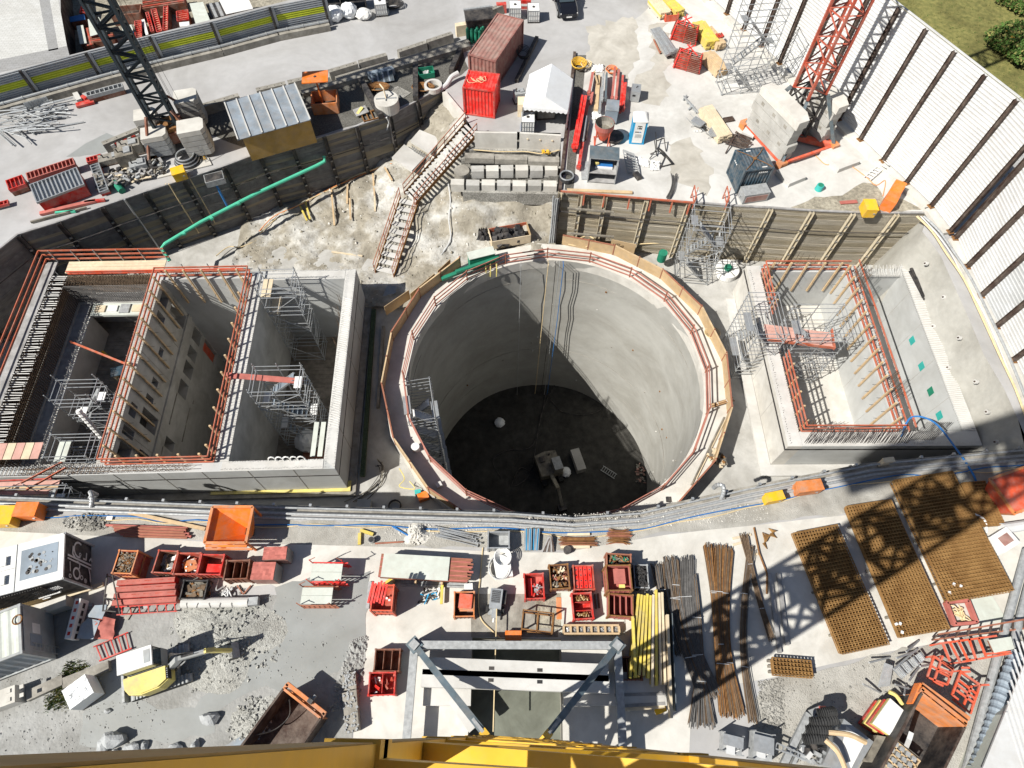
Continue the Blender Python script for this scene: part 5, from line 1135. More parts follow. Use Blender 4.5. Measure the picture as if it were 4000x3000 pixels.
m=MB();m.box((-1.75,0,.05),(.12,1.7,.42),'galv_dull');m.bar(V(-1.7,-.4,.3),V(-1.0,-.4,.4),.12,.12,'steel_dark');m.bar(V(-1.7,.4,.3),V(-1.0,.4,.4),.12,.12,'steel_dark');m.build('dozer_blade',r,world=False)
SK=[at(1105,2690,1.6),at(1250,2805,1.6)];e=(SK[1]-SK[0]);ang=math.atan2(e.y,e.x);W=e.length
def open_skip(c,ang,L,W,h,mat,trim,label,inner='steel_brown'):
 r=thing('open_skip',label,'skip',V(c.x,c.y,0),ang);t=.06
 for(x,y,dx,dy)in((0,0,W,t),(0,-L,W,t),(-W/2+t/2,-L/2,t,L-t),(W/2-t/2,-L/2,t,L-t)):m=MB();m.box((x,y,.15),(dx,dy,h-.15),mat if y==0 else inner);m.build('wall',r,world=False)
 m=MB();m.box((0,-L/2,.1),(W-t*2,L-t,.06),inner);m.build('floor',r,world=False)
 m=MB()
 for(p,q)in(((-W/2,0),(W/2,0)),((-W/2,-L),(W/2,-L)),((-W/2,0),(-W/2,-L)),((W/2,0),(W/2,-L))):m.bar(V(*p,h),V(*q,h),.1,.1,trim if p[1]==0 and q[1]==0 else 'steel_brown')
 m.build('rim',r,world=False)
 m=MB();m.bar(V(-W/2-.05,.25,h-.15),V(W/2+.05,.25,h-.15),.18,.2,mat)
 for x in(-W/2,W/2):m.bar(V(x,0,h-.15),V(x,.25,h-.15),.15,.2,mat)
 m.build('front_beam',r,world=False)
 m=MB()
 for x in(-W*.3,0,W*.3):m.bar(V(x,.08,.2),V(x,.08,h),.1,.08,mat)
 m.build('stiffener',r,world=False)
 return r
c0=(SK[0]+SK[1])/2
s1=open_skip(V(c0.x,c0.y,0),ang,4.5,W,1.5,'orange_faded','orange_faded','open brown skip with an orange head beam and chain, lower left of the crane')
m=MB();m.tube(smoothpath([V(-.6,-.2,1.5),V(-.3,-.8,.9),V(-.5,-1.6,.8),V(-1.0,-2.2,1.2)],6),.03,'steel_dark',4);m.build('chain',s1,world=False)
m=MB();m.box((.3,.3,1.5),(.25,.2,.2),'steel_dark');m.box((.3,.45,1.35),(.12,.3,.12),'galv_dull');m.build('hook_fitting',s1,world=False)
tag(MB().prism([at(830,2945,0),at(960,2865,0),at(985,2885,0),at(880,2990,0)],.03,.06,'roof_metal').build('steel_sheet'),'pale blue steel plate on the ground beside the open brown skip','steel plate')
for k,(q4,h,lab)in enumerate([([(1336,2632),(1388,2622),(1392,2690),(1342,2698)],.35,'rough broken concrete block behind the longer one'),([(1336,2708),(1392,2692),(1402,2852),(1350,2866)],.6,'long rough concrete block strewn with rubble left of the crane foot')]):
 pts=[at(x,y,h)for x,y in q4];m=MB();m.prism(pts[::-1]if 0 else pts,0,h,'concrete_old');
 for i in range(45):
  t,q=R(),R();p=pts[0].lerp(pts[1],t).lerp(pts[3].lerp(pts[2],t),q);m.box((p.x,p.y,h),(U(.04,.14),U(.04,.12),U(.02,.07)),'rock',U(0,3))
 tag(m.build('concrete_block'),lab,'concrete block','rough concrete blocks')
m=MB()
r=thing('prop_pile','loose pile of grey galvanised props at the near pit edge','prop pile',at(1770,2090))
for k in range(10):
 a_=at(*KC(1080+U(0,120),20+k*16+U(-8,8)),.1+.04*(k%3));b_=at(*KC(1650+U(-40,120),150+k*16+U(-20,20)),.1+.04*(k%3));m=MB();m.tube([a_,b_],.035,'galv',6);m.tube([b_,b_+(b_-a_).normalized()*.05],.07,'galv_dull',6);m.build('prop',r)
r=thing('beam_bundle','bundle of pale blue plastic channels at the near pit edge','channel bundle',at(2080,2110))
for k in range(4):
 a_=at(*KB(205+k*58,60),.12+.1*(k%2));b_=at(*KB(205+k*50,370),.12+.1*(k%2));m=MB();m.bar(a_,b_,.19,.12,'grey_blue' if k==1 else 'roof_metal');m.bar(a_+V(0,0,.07),b_+V(0,0,.07),.04,.03,'blue_cab');m.build('channel',r)
r=thing('steel_bundle','leaning bundle of dark weathered posts right of the blue channels','post bundle',at(2140,2130))
for k in range(6):m=MB();m.bar(at(*KB(540+k*6,150+k*4),.35),at(*KB(430+k*34,390),.06),.09,.08,'steel_brown' if k%2 else 'wood_grey');m.build('post',r)
def bar_bundle(name,label,cat,A_,B_,n,spread,mats,z=.15,rad=.022,fan=(1,1),grp=None,bend=0.0,tie=True,lay=3):
 r=thing(name,label,cat,A_,0,grp);d=(B_-A_);nn=V(-d.y,d.x,0).normalized();L=d.length;dd=d.normalized()
 m=MB()
 for i in range(n):
  o=(i/(n-1)-.5)*spread;zz=z+U(0,.04*lay)
  p0=A_+nn*(o*fan[0])+V(0,0,zz)+dd*U(-.12,.25);p3=B_+nn*(o*fan[1])+V(0,0,zz)+dd*U(-.25,.12)
  p1=A_.lerp(B_,.33)+nn*(o*.8+bend*.8)+V(0,0,zz+.02);p2=A_.lerp(B_,.66)+nn*(o*.8+bend)+V(0,0,zz+.02)
  m.tube([p0,p1,p2,p3]if not bend else smoothpath([p0,p1,p2,p3],4),rad,random.choice(mats),4)
 m.build('bars',r)
 if tie:
  for t in(.3,.72):
   c=A_.lerp(B_,t)+nn*bend*.9;m=MB();s=spread*.45
   m.tube([c-nn*s+V(0,0,.03),c-nn*s*.8+V(0,0,z+.04*lay+.03),c+nn*s*.8+V(0,0,z+.04*lay+.03),c+nn*s+V(0,0,.03)],.018,'fence_white',4);m.build('tie_wire',r)
 return r
bar_bundle('bar_bundle','flat bundle of rusty bars over pale timber at the near pit edge','bar bundle',at(*KB(690,250)),at(*KB(1210,250)),16,.5,['rust','rail_rust'],.12,.02,tie=False,grp='short rusty bundles at the pit edge')
bar_bundle('bar_bundle','square bundle of rusty bars, right of the flat one at the pit edge','bar bundle',at(*KB(1370,180)),at(*KB(1700,190)),24,.9,['rust','rust','rail_rust'],.12,.022,tie=False,grp='short rusty bundles at the pit edge')
for(y0,y1,lab)in[(140,135,'farther pale timber under the flat rusty bundle'),(320,318,'nearer pale timber under the flat rusty bundle')]:tag(MB().bar(at(*KB(700+(800-700)*(y0<200),y0),.1),at(*KB(1120,y1),.1),.14,.1,'wood_pale').build('timber'),lab,'timber','pale timbers at the pit edge')
for(kf,x,y,rr_,h,mt_,lab)in[(KB,790,380,.22,.35,'steel_dark','dark round bucket in front of the rusty bundle'),(KC,200,235,.17,.35,'galv','grey metal bucket beside two yellow blocks')]:
 m=MB();m.cyl(at(*kf(x,y)),rr_*.85,h,mt_,18,rr_);m.cyl(at(*kf(x,y))+V(0,0,h),rr_*.9,.01,'black',18);tag(m.build('bucket'),lab,'bucket')
for k,(a_,b_,lab)in enumerate([((30,80),(215,140),'yellow timber block near the grey bucket, slanting one'),((20,120),(15,285),'yellow timber block near the grey bucket, upright one')]):tag(MB().bar(at(*KC(*a_),.1),at(*KC(*b_),.1),.16,.16,'yellow_beam').build('timber_block'),lab,'timber','yellow blocks by the bucket')
tag(MB().bar(at(*KC(240,270),.06),at(*KC(650,245),.06),.08,.06,'rail_rust').build('loose_bar'),'single rusty bar lying right of the grey bucket','steel bar')
tag(MB().tube([at(*KC(490,20),.06),at(*KC(740,165),.06)],.05,'blue',6).build('blue_tube'),'short blue tube slanting from the pipes to the sand heap','tube')
RG_='long rebar bundles on the near slab'
for(a_,b_,n,sp,mats,fan,bend,lab)in[((2565,2205),(2640,2560),26,.42,['rebar','rebar_grey'],(1.3,1),-.1,'brown rebar bundle nearest the yellow beams'),((2615,2180),(2760,2730),34,.55,['rebar_grey','rebar_grey','rebar'],(1,1.1),-.35,'grey curved rebar bundle, second from the yellow beams'),((2680,2180),(2785,2720),34,.55,['rebar_grey'],(1,1),-.5,'grey curved rebar bundle, third from the yellow beams'),((2700,2250),(2740,2840),30,.45,['rebar','rebar_grey','rebar_grey'],(.8,2.2),.1,'dark rebar bundle splayed wide at its near end'),((2635,2250),(2640,2380),16,.35,['rebar'],(1.3,.7),0,'short brown rebar bundle lying on the curved grey ones'),((2790,2130),(2845,2800),34,.6,['rebar','rust'],(1.6,1.2),-.15,'thick brown rebar bundle tied with white cord, right of the grey ones'),((2765,2185),(2830,2660),14,.25,['rust','rebar'],(1,1),0,'thin rust orange bundle left of the thick brown one'),((2845,2145),(2885,2790),20,.3,['rebar','rust'],(1,1.2),-.4,'narrow brown rebar bundle with a blue tie'),((2930,2140),(2940,2820),20,.28,['rebar','rebar_grey'],(1,1.2),-.45,'narrow dark rebar bundle ending in a splayed tip beside the gravel'),((2900,2090),(3010,2500),12,.2,['rebar'],(1.5,1),-.1,'thin brown rebar bundle under the crane shadow')]:
 bar_bundle('rebar_bundle',lab,'rebar bundle',at(*a_),at(*b_),int(n*1.5),sp*1.4,mats,.12,.022,fan,RG_,bend)
m=MB();p=at(*KG(1640,40),.1);tag(m.tube([p,at(*KG(1720,420),.15),at(*KG(1830,700),.12),at(2995,2320,.1)],.05,'rust',6).build('steel_pipe'),'single orange rusty pipe among the rebar bundles','pipe')
for(x0,y0,x1,y1,lab)in[(3005,2240,3045,2550,'grey timber rail under the left mesh stack, left one'),(3040,2240,3075,2520,'grey timber rail under the left mesh stack, right one')]:tag(MB().bar(at(x0,y0,.12),at(x1,y1,.12),.2,.16,'wood_grey').build('timber'),lab,'timber','grey timber rails by the mesh')
r=thing('bent_bars','bent orange rebar hooks beside the single rusty pipe','bent bars',at(*KG(1850,180)))
for k in range(14):
 o=k*9;m=MB();m.tube([at(*KG(1850+o,50+k*3),.08+.01*k),at(*KG(1970-k*7,190-k*5),.1+.01*k),at(*KG(1760+o*.5,110+k*10),.1+.01*k),at(*KG(1830-k*5,350-k*6),.08+.01*k)],.02,'rust_mesh',4);m.build('bar',r)
for(a_,b_,lab)in[((1330,200),(1600,140),'thin plank behind the rebar, farthest'),((1340,290),(1480,250),'thin plank behind the rebar, middle'),((1560,430),(1700,420),'thin yellow plank among the rebar, nearest')]:tag(MB().bar(at(*KG(*a_),.05),at(*KG(*b_),.05),.12,.06,'wood_pale').build('plank'),lab,'plank','thin planks by the rebar')
def mesh_stack(tl,tr,bl,h,label,nx=14,ny=26,layers=4,mat='rust_mesh'):
 c,w_,d_,a_=quadL(tl,bl,tr,h)
 r=thing('mesh_stack',label,'mesh stack',V(c.x,c.y,.12),a_,'stacks of rusty reinforcing mesh');nx=int(w_/.17);ny=int(d_/.18)
 for l in range(layers):
  z=(h-.12)*(l+1)/layers;ox,oy=U(-.06,.06),U(-.06,.06);m=MB()
  for i in range(nx+1):x=-w_/2+w_*i/nx+ox;m.bar(V(x,-d_/2+oy,z),V(x,d_/2+oy,z),.034,.05,mat)
  for j in range(ny+1):y=-d_/2+d_*j/ny+oy;m.bar(V(-w_/2+ox,y,z+.045),V(w_/2+ox,y,z+.045),.034,.05,mat)
  m.build('mesh_mat',r,world=False)
 m=MB();m.box((0,0,.02),(w_*.98,d_*.98,.02),'rebar');m.build('bottom_mat',r,world=False)
 for y in(-d_*.35,0,d_*.35):m=MB();m.box((0,y,-.12),(w_+.25,.12,.12),'wood_old');m.build('bearer',r,world=False)
 return r
mesh_stack((3103,2083),(3284,2075),(3292,2553),.5,'long rusty mesh stack, left of the three long ones')
mesh_stack((3305,1981),(3481,1949),(3518,2490),.5,'long rusty mesh stack, middle of the three long ones')
mesh_stack((3492,1878),(3726,1847),(3712,2350),.6,'long rusty mesh stack, right of the three long ones')
mesh_stack((3015,2570),(3160,2548),(3022,2632),.45,'small rusty mesh stack lying in front of the long ones')
mesh_stack((3760,1890),(3840,1870),(3835,2060),.3,'short rusty mesh stack behind the orange basket')
for k,(x,y)in enumerate([(3500,2438),(3515,2436),(3523,2470),(3708,2315),(3752,2290),(3725,2282)]):tag(MB().box(at(x,y,.6),(.14,.12,.06),'white',U(0,2)).build('paper_tag'),'small white tag lying on the mesh, %s'%('pair left','pair right','single nearest','right stack left','right stack right','right stack top')[k],'tag','white tags on the mesh')
KJ=K(200,0,.63);KL=K(350,350,.4725);KM=K(1500,0,.63);KN=K(2150,250,.4725);KO=K(2500,0,.63);KP=K(2550,680,.4725);N1=K(0,0,.6028);N2=K(1000,0,.6028);N3=K(2000,0,.6028);N4=K(3000,0,.6028)
FP=[V(-52.5,38.2,0),V(-48.1,40.6,0),V(-43.7,42.95,0),V(-39.36,45.3,0),V(-34.97,47.66,0),V(-30.48,49.93,0),V(-25.93,51.98,0),V(-21.48,54.3,0),V(-17.2,55.9,0)]
r=thing('corrugated_fence','long grey corrugated fence with a yellow green stripe along the far road','fence',FP[4])
for a,b in zip(FP[:-1],FP[1:]):
 d=(b-a).normalized();n=V(-d.y,d.x,0);m=MB();rows_=13;hh=2.35/rows_
 for k in range(rows_):
  z=.12+k*hh;mt_='fence_green' if k in(6,7,8)else 'fence_grey'
  o=[(0,z),(.07,z+hh*.25),(.07,z+hh*.6),(0,z+hh*.85),(0,z+hh)]
  for(o0,z0),(o1,z1)in zip(o[:-1],o[1:]):m.add([a+n*o0*-1+V(0,0,z0),b-n*o0+V(0,0,z0),b-n*o1+V(0,0,z1),a-n*o1+V(0,0,z1)],[(0,1,2,3)],mt_)
 m.build('panel',r)
 m=MB();m.bar(a+n*.1+V(0,0,1.3),b+n*.1+V(0,0,1.3),.06,.06,'galv');m.bar(a+V(0,0,2.5),b+V(0,0,2.5),.08,.05,'galv');m.build('top_rail',r)
for p in FP:m=MB();m.box(p+V(.05,-.14,0),(.2,.16,2.55),'steel_dark',.45);m.box(p+V(.25,-.03,0),(.22,.06,2.5),'fence_grey',.45);m.build('post',r)
r=thing('kerb_barrier','low dark concrete kerb with a grey pipe on top along the corrugated fence','kerb',FP[4]+V(.5,-1,0))
for a,b in zip(FP[:-1],FP[1:]):
 d=(b-a).normalized();n=V(d.y,-d.x,0);m=MB();m.bar(a+n*.75+V(0,0,.28),b+n*.75+V(0,0,.28),.42,.55,'concrete_old');m.build('kerb_block',r)
 m=MB();m.tube([a+n*.5+V(0,0,.66),b+n*.5+V(0,0,.66)],.12,'galv',8)
 for k in range(3):p=a.lerp(b,.2+.3*k)+n*.5;m.tube([p+V(0,0,.66)-d*.04,p+V(0,0,.66)+d*.04],.15,'galv_dull',8)
 m.build('pipe',r)
m=MB();m.prism([(p.x,p.y)for p in yard],-2.2,-2.2,'dirt');structure('yard_floor',m)
m=MB()
for a,b in zip(yard,yard[1:]+yard[:1]):m.add([(a.x,a.y,-2.3),(b.x,b.y,-2.3),(b.x,b.y,0),(a.x,a.y,0)],[(0,1,2,3)],'steel_brown')
structure('yard_wall',m)
def rib_panel(tl,tr,bl,z,hh,mat,label,nr=8,grp='red formwork panels',board=None,zb=0.0,cat='formwork panel'):
 c,w_,d_,a_=quad(tl,tr,bl,z);r=thing('formwork_unit',label,cat,V(c.x,c.y,zb),a_,grp);h=z-zb;t=.07
 along=w_>=d_
 m=MB()
 for(x,y,dx,dy)in((0,-d_/2+t/2,w_,t),(0,d_/2-t/2,w_,t),(-w_/2+t/2,0,t,d_-2*t),(w_/2-t/2,0,t,d_-2*t)):m.box((x,y,h-hh),(dx,dy,hh),mat)
 m.build('frame',r,world=False)
 for k in range(1,nr):
  m=MB()
  if along:m.box((-w_/2+w_*k/nr,0,h-hh),(.06,d_-2*t,hh*.95),mat)
  else:m.box((0,-d_/2+d_*k/nr,h-hh),(w_-2*t,.06,hh*.95),mat)
  m.build('rib',r,world=False)
 m=MB();m.box((0,0,h-hh-.02),(w_-.02,d_-.02,.02),board or 'panel_pale');m.build('face_board',r,world=False)
 if h-hh>.25:m=MB();m.box((0,0,0.02),(w_*.96,d_*.94,h-hh-.05),'crate_rust' if mat!='galv' else 'red');m.build('stack_below',r,world=False)
 return r
YZ=-1.3
for(tl,tr,bl,mat,lab,nr)in[((870,135),(915,128),(905,248),'red','narrow red ribbed panel just right of the dark crane mast, in the far yard',9),((940,80),(962,75),(970,205),'red','thin red ribbed panel second from the mast in the far yard',9),((975,60),(1012,52),(1020,205),'red','long red ribbed panel third from the mast in the far yard',11),((1058,28),(1090,24),(1078,188),'red','long red ribbed panel fourth from the mast in the far yard',11),((1140,72),(1218,60),(1145,135),'red','square red ribbed panel beside a small white board in the far yard',5),((525,30),(572,26),(535,80),'red','small red ribbed panel left of the mast in the far yard',3)]:
 rib_panel(N1(*tl),N1(*tr),N1(*bl),YZ,.14,mat,lab,nr,'red panels in the far yard','wood_pale',-2.2)
def flat_board(q,z,zb,mat,name,lab,cat,grp=None,under='crate_rust'):
 pts=[at(x,y,z)for x,y in q];ar=sum(pts[i].x*pts[(i+1)%4].y-pts[(i+1)%4].x*pts[i].y for i in range(4))
 if ar<0:pts=pts[::-1]
 r=thing(name,lab,cat,V(pts[0].x,pts[0].y,zb),0,grp);m=MB();m.prism(pts,z-.05,z,mat);m.build('board',r)
 c=sum(pts,V(0,0,0))/4;m=MB();m.prism([c.lerp(p,.95)for p in pts],zb,z-.06,under);m.build('stack_below',r);return r
for q,mat,lab,z in[([(568,125),(640,110),(690,205),(585,235)],'panel_pale','big white board behind the dark crane mast in the far yard',-1.0),([(495,168),(538,162),(562,278),(518,285)],'panel_pale','narrow white board at the left end of the far yard',-1.1),([(785,168),(855,158),(862,195),(795,205)],'panel_pale','small white board above a blue board in the far yard',-1.1),([(800,205),(862,195),(876,252),(840,262)],'blue','blue board just right of the mast in the far yard',-1.25),([(1228,22),(1315,12),(1362,135),(1270,162)],'panel_pale','pale rectangular board right of the red panels in the far yard',-1.0),([(1415,-10),(1600,-30),(1640,55),(1465,92)],'white','large white board at the right end of the far yard',-.8),([(1160,145),(1225,138),(1228,165),(1165,172)],'white','small white board below the square red panel in the far yard',-1.3),([(445,110),(545,90),(552,125),(455,142)],'blue','blue board at the top left of the far yard',-1.4),([(915,128),(935,122),(962,222),(945,228)],'white','thin white strip between two red panels in the far yard',-1.5)]:
 flat_board([N1(*p)for p in q],z,-2.2,mat,'board_stack',lab,'board stack')
for(a_,b_,w_,lab)in[((600,270),(740,250),1.2,'dark red girder stack left of the mast, just behind the corrugated fence'),((930,45),(1200,5),1.6,'long dark red girder stack at the back of the far yard'),((560,200),(590,310),.7,'dark red girder stack standing upright left of the mast'),((950,-40),(1300,-90),1.6,'red girder stack at the top edge of the far yard')]:
 A_,B_=at(*N1(*a_),-1.5),at(*N1(*b_),-1.5);d=(B_-A_);nn=V(-d.y,d.x,0).normalized();r=thing('girder_stack',lab,'girder stack',V(A_.x,A_.y,-2.2));
 for k in range(5):o=nn*((k-2)*w_/5);m=MB();m.bar(A_+o+V(0,0,0),B_+o,.15,.5,'crate_red' if k%2 else 'crate_rust');m.bar(A_+o+V(0,0,-.5),B_+o+V(0,0,-.5),.15,.45,'crate_rust');m.build('girder',r)
c=at(*N1(820,70),-1.3);r=thing('steel_crate','brown steel crate with a rope among the red panels in the far yard','crate',V(c.x,c.y,-2.2),.2)
for(x,y,dx,dy)in((0,-.7,2.6,.1),(0,.7,2.6,.1),(-1.3,0,.1,1.5),(1.3,0,.1,1.5)):m=MB();m.box((x,y,0),(dx,dy,1),'crate_rust');m.build('side',r,world=False)
m=MB();m.box((0,0,.1),(2.4,1.3,.4),'steel_brown')
m.build('contents',r,world=False)
r=thing('tube_bundle','bundle of grey channels between two white boards in the far yard','tube bundle',at(*N1(1390,70),-2.2))
for k in range(5):m=MB();m.bar(at(*N1(1345+k*20,30-k*3),-1.5),at(*N1(1385+k*20,122-k*4),-1.5),.32,.2,'galv_dull' if k%2 else 'steel_dark');m.build('channel',r)
rib_panel(N1(165,1120),N1(470,1020),N1(180,1165),.9,.35,'red_dusty','long red ribbed panel behind the grey one on the road edge',12,zb=0)
rib_panel(N1(33,1168),N1(140,1130),N1(60,1228),.7,.3,'red','short red ribbed panel at the left end of the stack on the road edge',4)
rib_panel(N1(188,1195),N1(495,1080),N1(240,1310),1.15,.16,'galv','big grey ribbed panel on a red stack beside the timber wall',12,grp='grey ribbed panels',board='galv')
rib_panel(N1(580,1072),N1(640,1052),N1(650,1245),.5,.2,'galv','narrow grey ribbed panel right of the big grey one',10,grp='grey ribbed panels',board='galv')
rib_panel(N1(555,1022),N1(650,995),N1(562,1052),.5,.2,'red','small red ribbed panel near the machinery on the road edge',4)
rib_panel(N1(-60,1320),N1(50,1292),N1(-50,1345),.4,.2,'red','red ribbed panel cut by the left picture edge',4)
rib_panel(N1(552,598),N1(788,535),N1(560,625),.7,.3,'galv_dull','grey perforated beam lying on red steel in front of the corrugated fence',8,grp='grey ribbed panels',board='galv_dull')
for(a_,b_,w_,mt_,lab)in[((495,685),(610,655),.5,'red','short red girder lying on the far road'),((480,590),(515,650),.4,'concrete_white','white concrete post lying against the far kerb'),((260,1385),(620,1300),.3,'red_dusty','dusty red girder lying along the timber wall edge'),((360,1380),(490,1368),.15,'green_pipe','short green tube lying on the planks by the timber wall'),((200,1440),(560,1345),.12,'wood_old','weathered plank along the top of the timber wall'),((550,1310),(680,1295),.2,'red','small red plank end at the timber wall edge'),((530,625),(560,640),.3,'red','small red block at the end of the grey perforated beam')]:
 tag(MB().bar(at(*N1(*a_),.15),at(*N1(*b_),.15),w_,.18,mt_).build('girder'),lab,'girder')
r=thing('scaffold_pile','tangled heap of dismantled grey scaffold tubes at the left edge of the far road','scaffold pile',at(*N1(150,740)))
for k in range(70):
 a_=at(*N1(U(-60,260),U(680,860)),U(.05,.6));q=random.choice([U(.1,.5),U(.1,.5),U(-.9,1.4)]);L=U(1.2,3.4);m=MB();m.tube([a_,a_+V(math.cos(q)*L,math.sin(q)*L,U(-.1,.2))],.055,random.choice(['galv','galv_dull','galv']),5);m.build('tube',r)
for k in range(7):m=MB();c=at(*N1(190+k*20,700-k*6),.55);m.box(c,(.35,.06,.5),'galv',.4);m.build('bracket',r)
def box_machine(kf,x,y,w_,d_,h,mat,lab,a_=0.4,name='machine'):
 r=thing(name,lab,'machine',at(*kf(x,y)),a_);m=MB();m.box((0,0,.1),(w_,d_,h-.1),mat);m.build('housing',r,world=False)
 m=MB();m.box((w_*.2,0,h),(w_*.35,d_*.6,.12),'galv_dull');m.build('top_plate',r,world=False)
 m=MB();m.tube([V(-w_*.3,0,h),V(-w_*.3,0,h+.3),V(-w_*.3,-.2,h+.4)],.05,'steel_dark',7);m.build('exhaust',r,world=False)
 m=MB();m.box((0,0,0),(w_+.1,d_+.1,.1),'steel_brown');m.build('skid',r,world=False);return r
box_machine(KL,365,520,1.6,.9,.9,'concrete_old','dusty beige machine beside the crane ballast');box_machine(KL,210,590,2.0,.8,.5,'concrete_old','low dusty trough machine left of the beige one');box_machine(KL,350,620,1.3,1.1,1.3,'wood_old','tall dusty box machine with an open side beside the trough')
box_machine(KL,430,660,1.2,.8,.7,'galv_dull','grey machine with a round drum near the timber wall')
heap('scrap_heap','heap of dusty hoses, planks and pipes along the timber wall by the crane','scrap',at(*KL(350,720)),6.0,2.0,.42,.1,90,.7,['concrete_old','wood_old','steel_dark','wood_grey','galv_dull'],kind='stuff',hmax=.45)
for(a_,b_,lab)in[((200,680),(320,650),'dusty plank beside the trough machine'),((210,720),(380,670),'dusty plank nearest the trough machine'),((360,745),(510,720),'dusty plank near the yellow box'),((300,735),(365,765),'short plank slanting below the dusty machines')]:tag(MB().bar(at(*KL(*a_),.3),at(*KL(*b_),.3),.18,.06,'wood_pale').build('plank'),lab,'plank','dusty planks by the machines')
m=MB();m.tube([at(*KL(215,770),.2),at(*KL(270,840),.2)],.25,'green',12);m.tube([at(*KL(215,770),.5),at(*KL(215,770),.9)],.12,'galv_dull',8);tag(m.build('pump'),'grey green pump standing at the top of the timber wall','pump')
c=at(*KL(815,590),.1);m=MB()
for k in range(6):m.tube([c+V((.95-.06*k)*math.cos(i*PI/12),(.95-.06*k)*math.sin(i*PI/12),.1+.1*k)for i in range(25)],.06,'galv' if k%2 else 'rubber',6)
tag(m.build('hose_coil'),'large coil of grey hose in front of the dark crane base','hose coil')
skip_box(KL(663,650),KL(765,620),KL(690,705),.8,'yellow','bright yellow box on the ledge in front of the dark crane')
m=MB();m.bar(at(*KL(890,470),1.4),at(*KL(960,600),.1),.04,.04,'galv');m.bar(at(*KL(915,455),1.4),at(*KL(985,590),.1),.04,.04,'galv')
for k in range(6):t=.1+k*.16;m.bar(at(*KL(890,470),1.4).lerp(at(*KL(960,600),.1),t),at(*KL(915,455),1.4).lerp(at(*KL(985,590),.1),t),.035,.035,'galv')
tag(m.build('ladder'),'small aluminium ladder leaning on the pale ballast of the dark crane','ladder');m=MB();m.tube([at(*KL(935,540),.1),at(*KL(955,580),.1)],.12,'yellow',8);tag(m.build('canister'),'yellow canister by the small ladder','canister')
tag(MB().prism([at(*KL(550,660),.1),at(*KL(560,730),.1),at(*KL(1010,620),.1),at(*KL(980,560),.1)],0.02,.1,'concrete_pale').build('concrete_ledge'),'pale concrete ledge under the yellow box and hose coil','ledge')
def barrier(kf,a_,b_,lab,w_=.42,h=.75,marks=False,nh=4):
 A_,B_=at(*kf(*a_),h),at(*kf(*b_),h);d=B_-A_;ang=math.atan2(d.y,d.x);L=d.length
 r=thing('concrete_barrier',lab,'barrier',V((A_.x+B_.x)/2,(A_.y+B_.y)/2,0),ang,'concrete barriers along the road');m=MB()
 vs=[(-L/2,-w_*.75,0),(L/2,-w_*.75,0),(L/2,w_*.75,0),(-L/2,w_*.75,0),(-L/2,-w_*.5,h),(L/2,-w_*.5,h),(L/2,w_*.5,h),(-L/2,w_*.5,h)];m.hexa([V(*p)for p in vs],'concrete_old');m.build('body',r,world=False)
 for k in range(nh):m=MB();m.cyl((-L/2+L*(k+.5)/nh,0,h),.05,.004,'black',10);m.build('lift_hole',r,world=False)
 if marks:
  for k in range(9):m=MB();m.box((-L/2+.6+k*.33,-w_*.62-.015,h*.35),(.26,.05,.28),'red' if k%2 else 'white');m.build('red_white_mark',r,world=False)
 return r
barrier(N1,(660,930),(915,825),'weathered concrete barrier with red and white marks left of the dark crane',marks=True)
barrier(N1,(1300,685),(1545,612),'weathered concrete barrier behind the metal roofed shed')
barrier(N2,(0,580),(190,535),'concrete barrier behind the shed roof, right part');barrier(N2,(205,530),(395,485),'concrete barrier left of the orange bin')
barrier(N2,(470,460),(655,405),'concrete barrier, left half of the middle pair');barrier(N2,(665,400),(845,350),'concrete barrier, right half of the middle pair')
barrier(N2,(920,330),(1100,270),'concrete barrier, left half of the far pair');barrier(N2,(1108,265),(1270,212),'concrete barrier, right half of the far pair')
barrier(KM,(640,65),(735,25),'perforated concrete barrier behind the brown container',nh=6)
for(a_,b_,lab)in[((520,520),(1380,275),'long concrete beam beside the barriers, nearer the road'),((300,610),(1385,300),'long concrete beam beside the barriers, nearer the pit')]:tag(MB().bar(at(*N2(*a_),.2),at(*N2(*b_),.2),.5,.4,'concrete_old').build('concrete_beam'),lab,'beam','long concrete beams')
for(a_,b_,lab)in[((680,520),(810,755),'dark steel beam over the gravel, left of three'),((1035,415),(1035,640),'dark steel beam over the gravel, middle of three'),((1325,325),(1265,465),'dark steel beam over the gravel, right of three')]:tag(MB().bar(at(*N2(*a_),.3),at(*N2(*b_),.3),.42,.5,'steel_dark').build('steel_beam'),lab,'beam','dark beams across the gravel')
c,w_,d_,a_=quad(N2(-210,625),N2(255,548),N2(-120,900),2.5)
c,w_,d_,a_=quad((877,405),(1155,331),(925,543),2.4)
r=thing('site_shed','site shed with a blue grey metal roof and ochre plywood walls','shed',V(c.x,c.y,0),a_)
m=MB();m.hexa([V(-w_/2,-d_/2,2.25),V(w_/2,-d_/2,2.25),V(w_/2,d_/2,2.5),V(-w_/2,d_/2,2.5),V(-w_/2,-d_/2,2.3),V(w_/2,-d_/2,2.3),V(w_/2,d_/2,2.55),V(-w_/2,d_/2,2.55)],'roof_metal');m.build('roof',r,world=False)
for k in range(7):x=-w_/2+w_*k/6;m=MB();m.bar(V(x*.985,-d_/2,2.34),V(x*.985,d_/2,2.59),.1,.08,'concrete_white');m.build('roof_batten',r,world=False)
for(x,y,dx,dy)in((0.15,-d_/2+.25,w_-.4,.04),(.15,d_/2-.3,w_-.4,.04),(w_/2-.1,0,.04,d_-.5),(-w_/2+.4,0,.04,d_-.5)):m=MB();m.box((x,y,0),(dx,dy,2.15),'ply_ochre');m.build('plywood_wall',r,world=False)
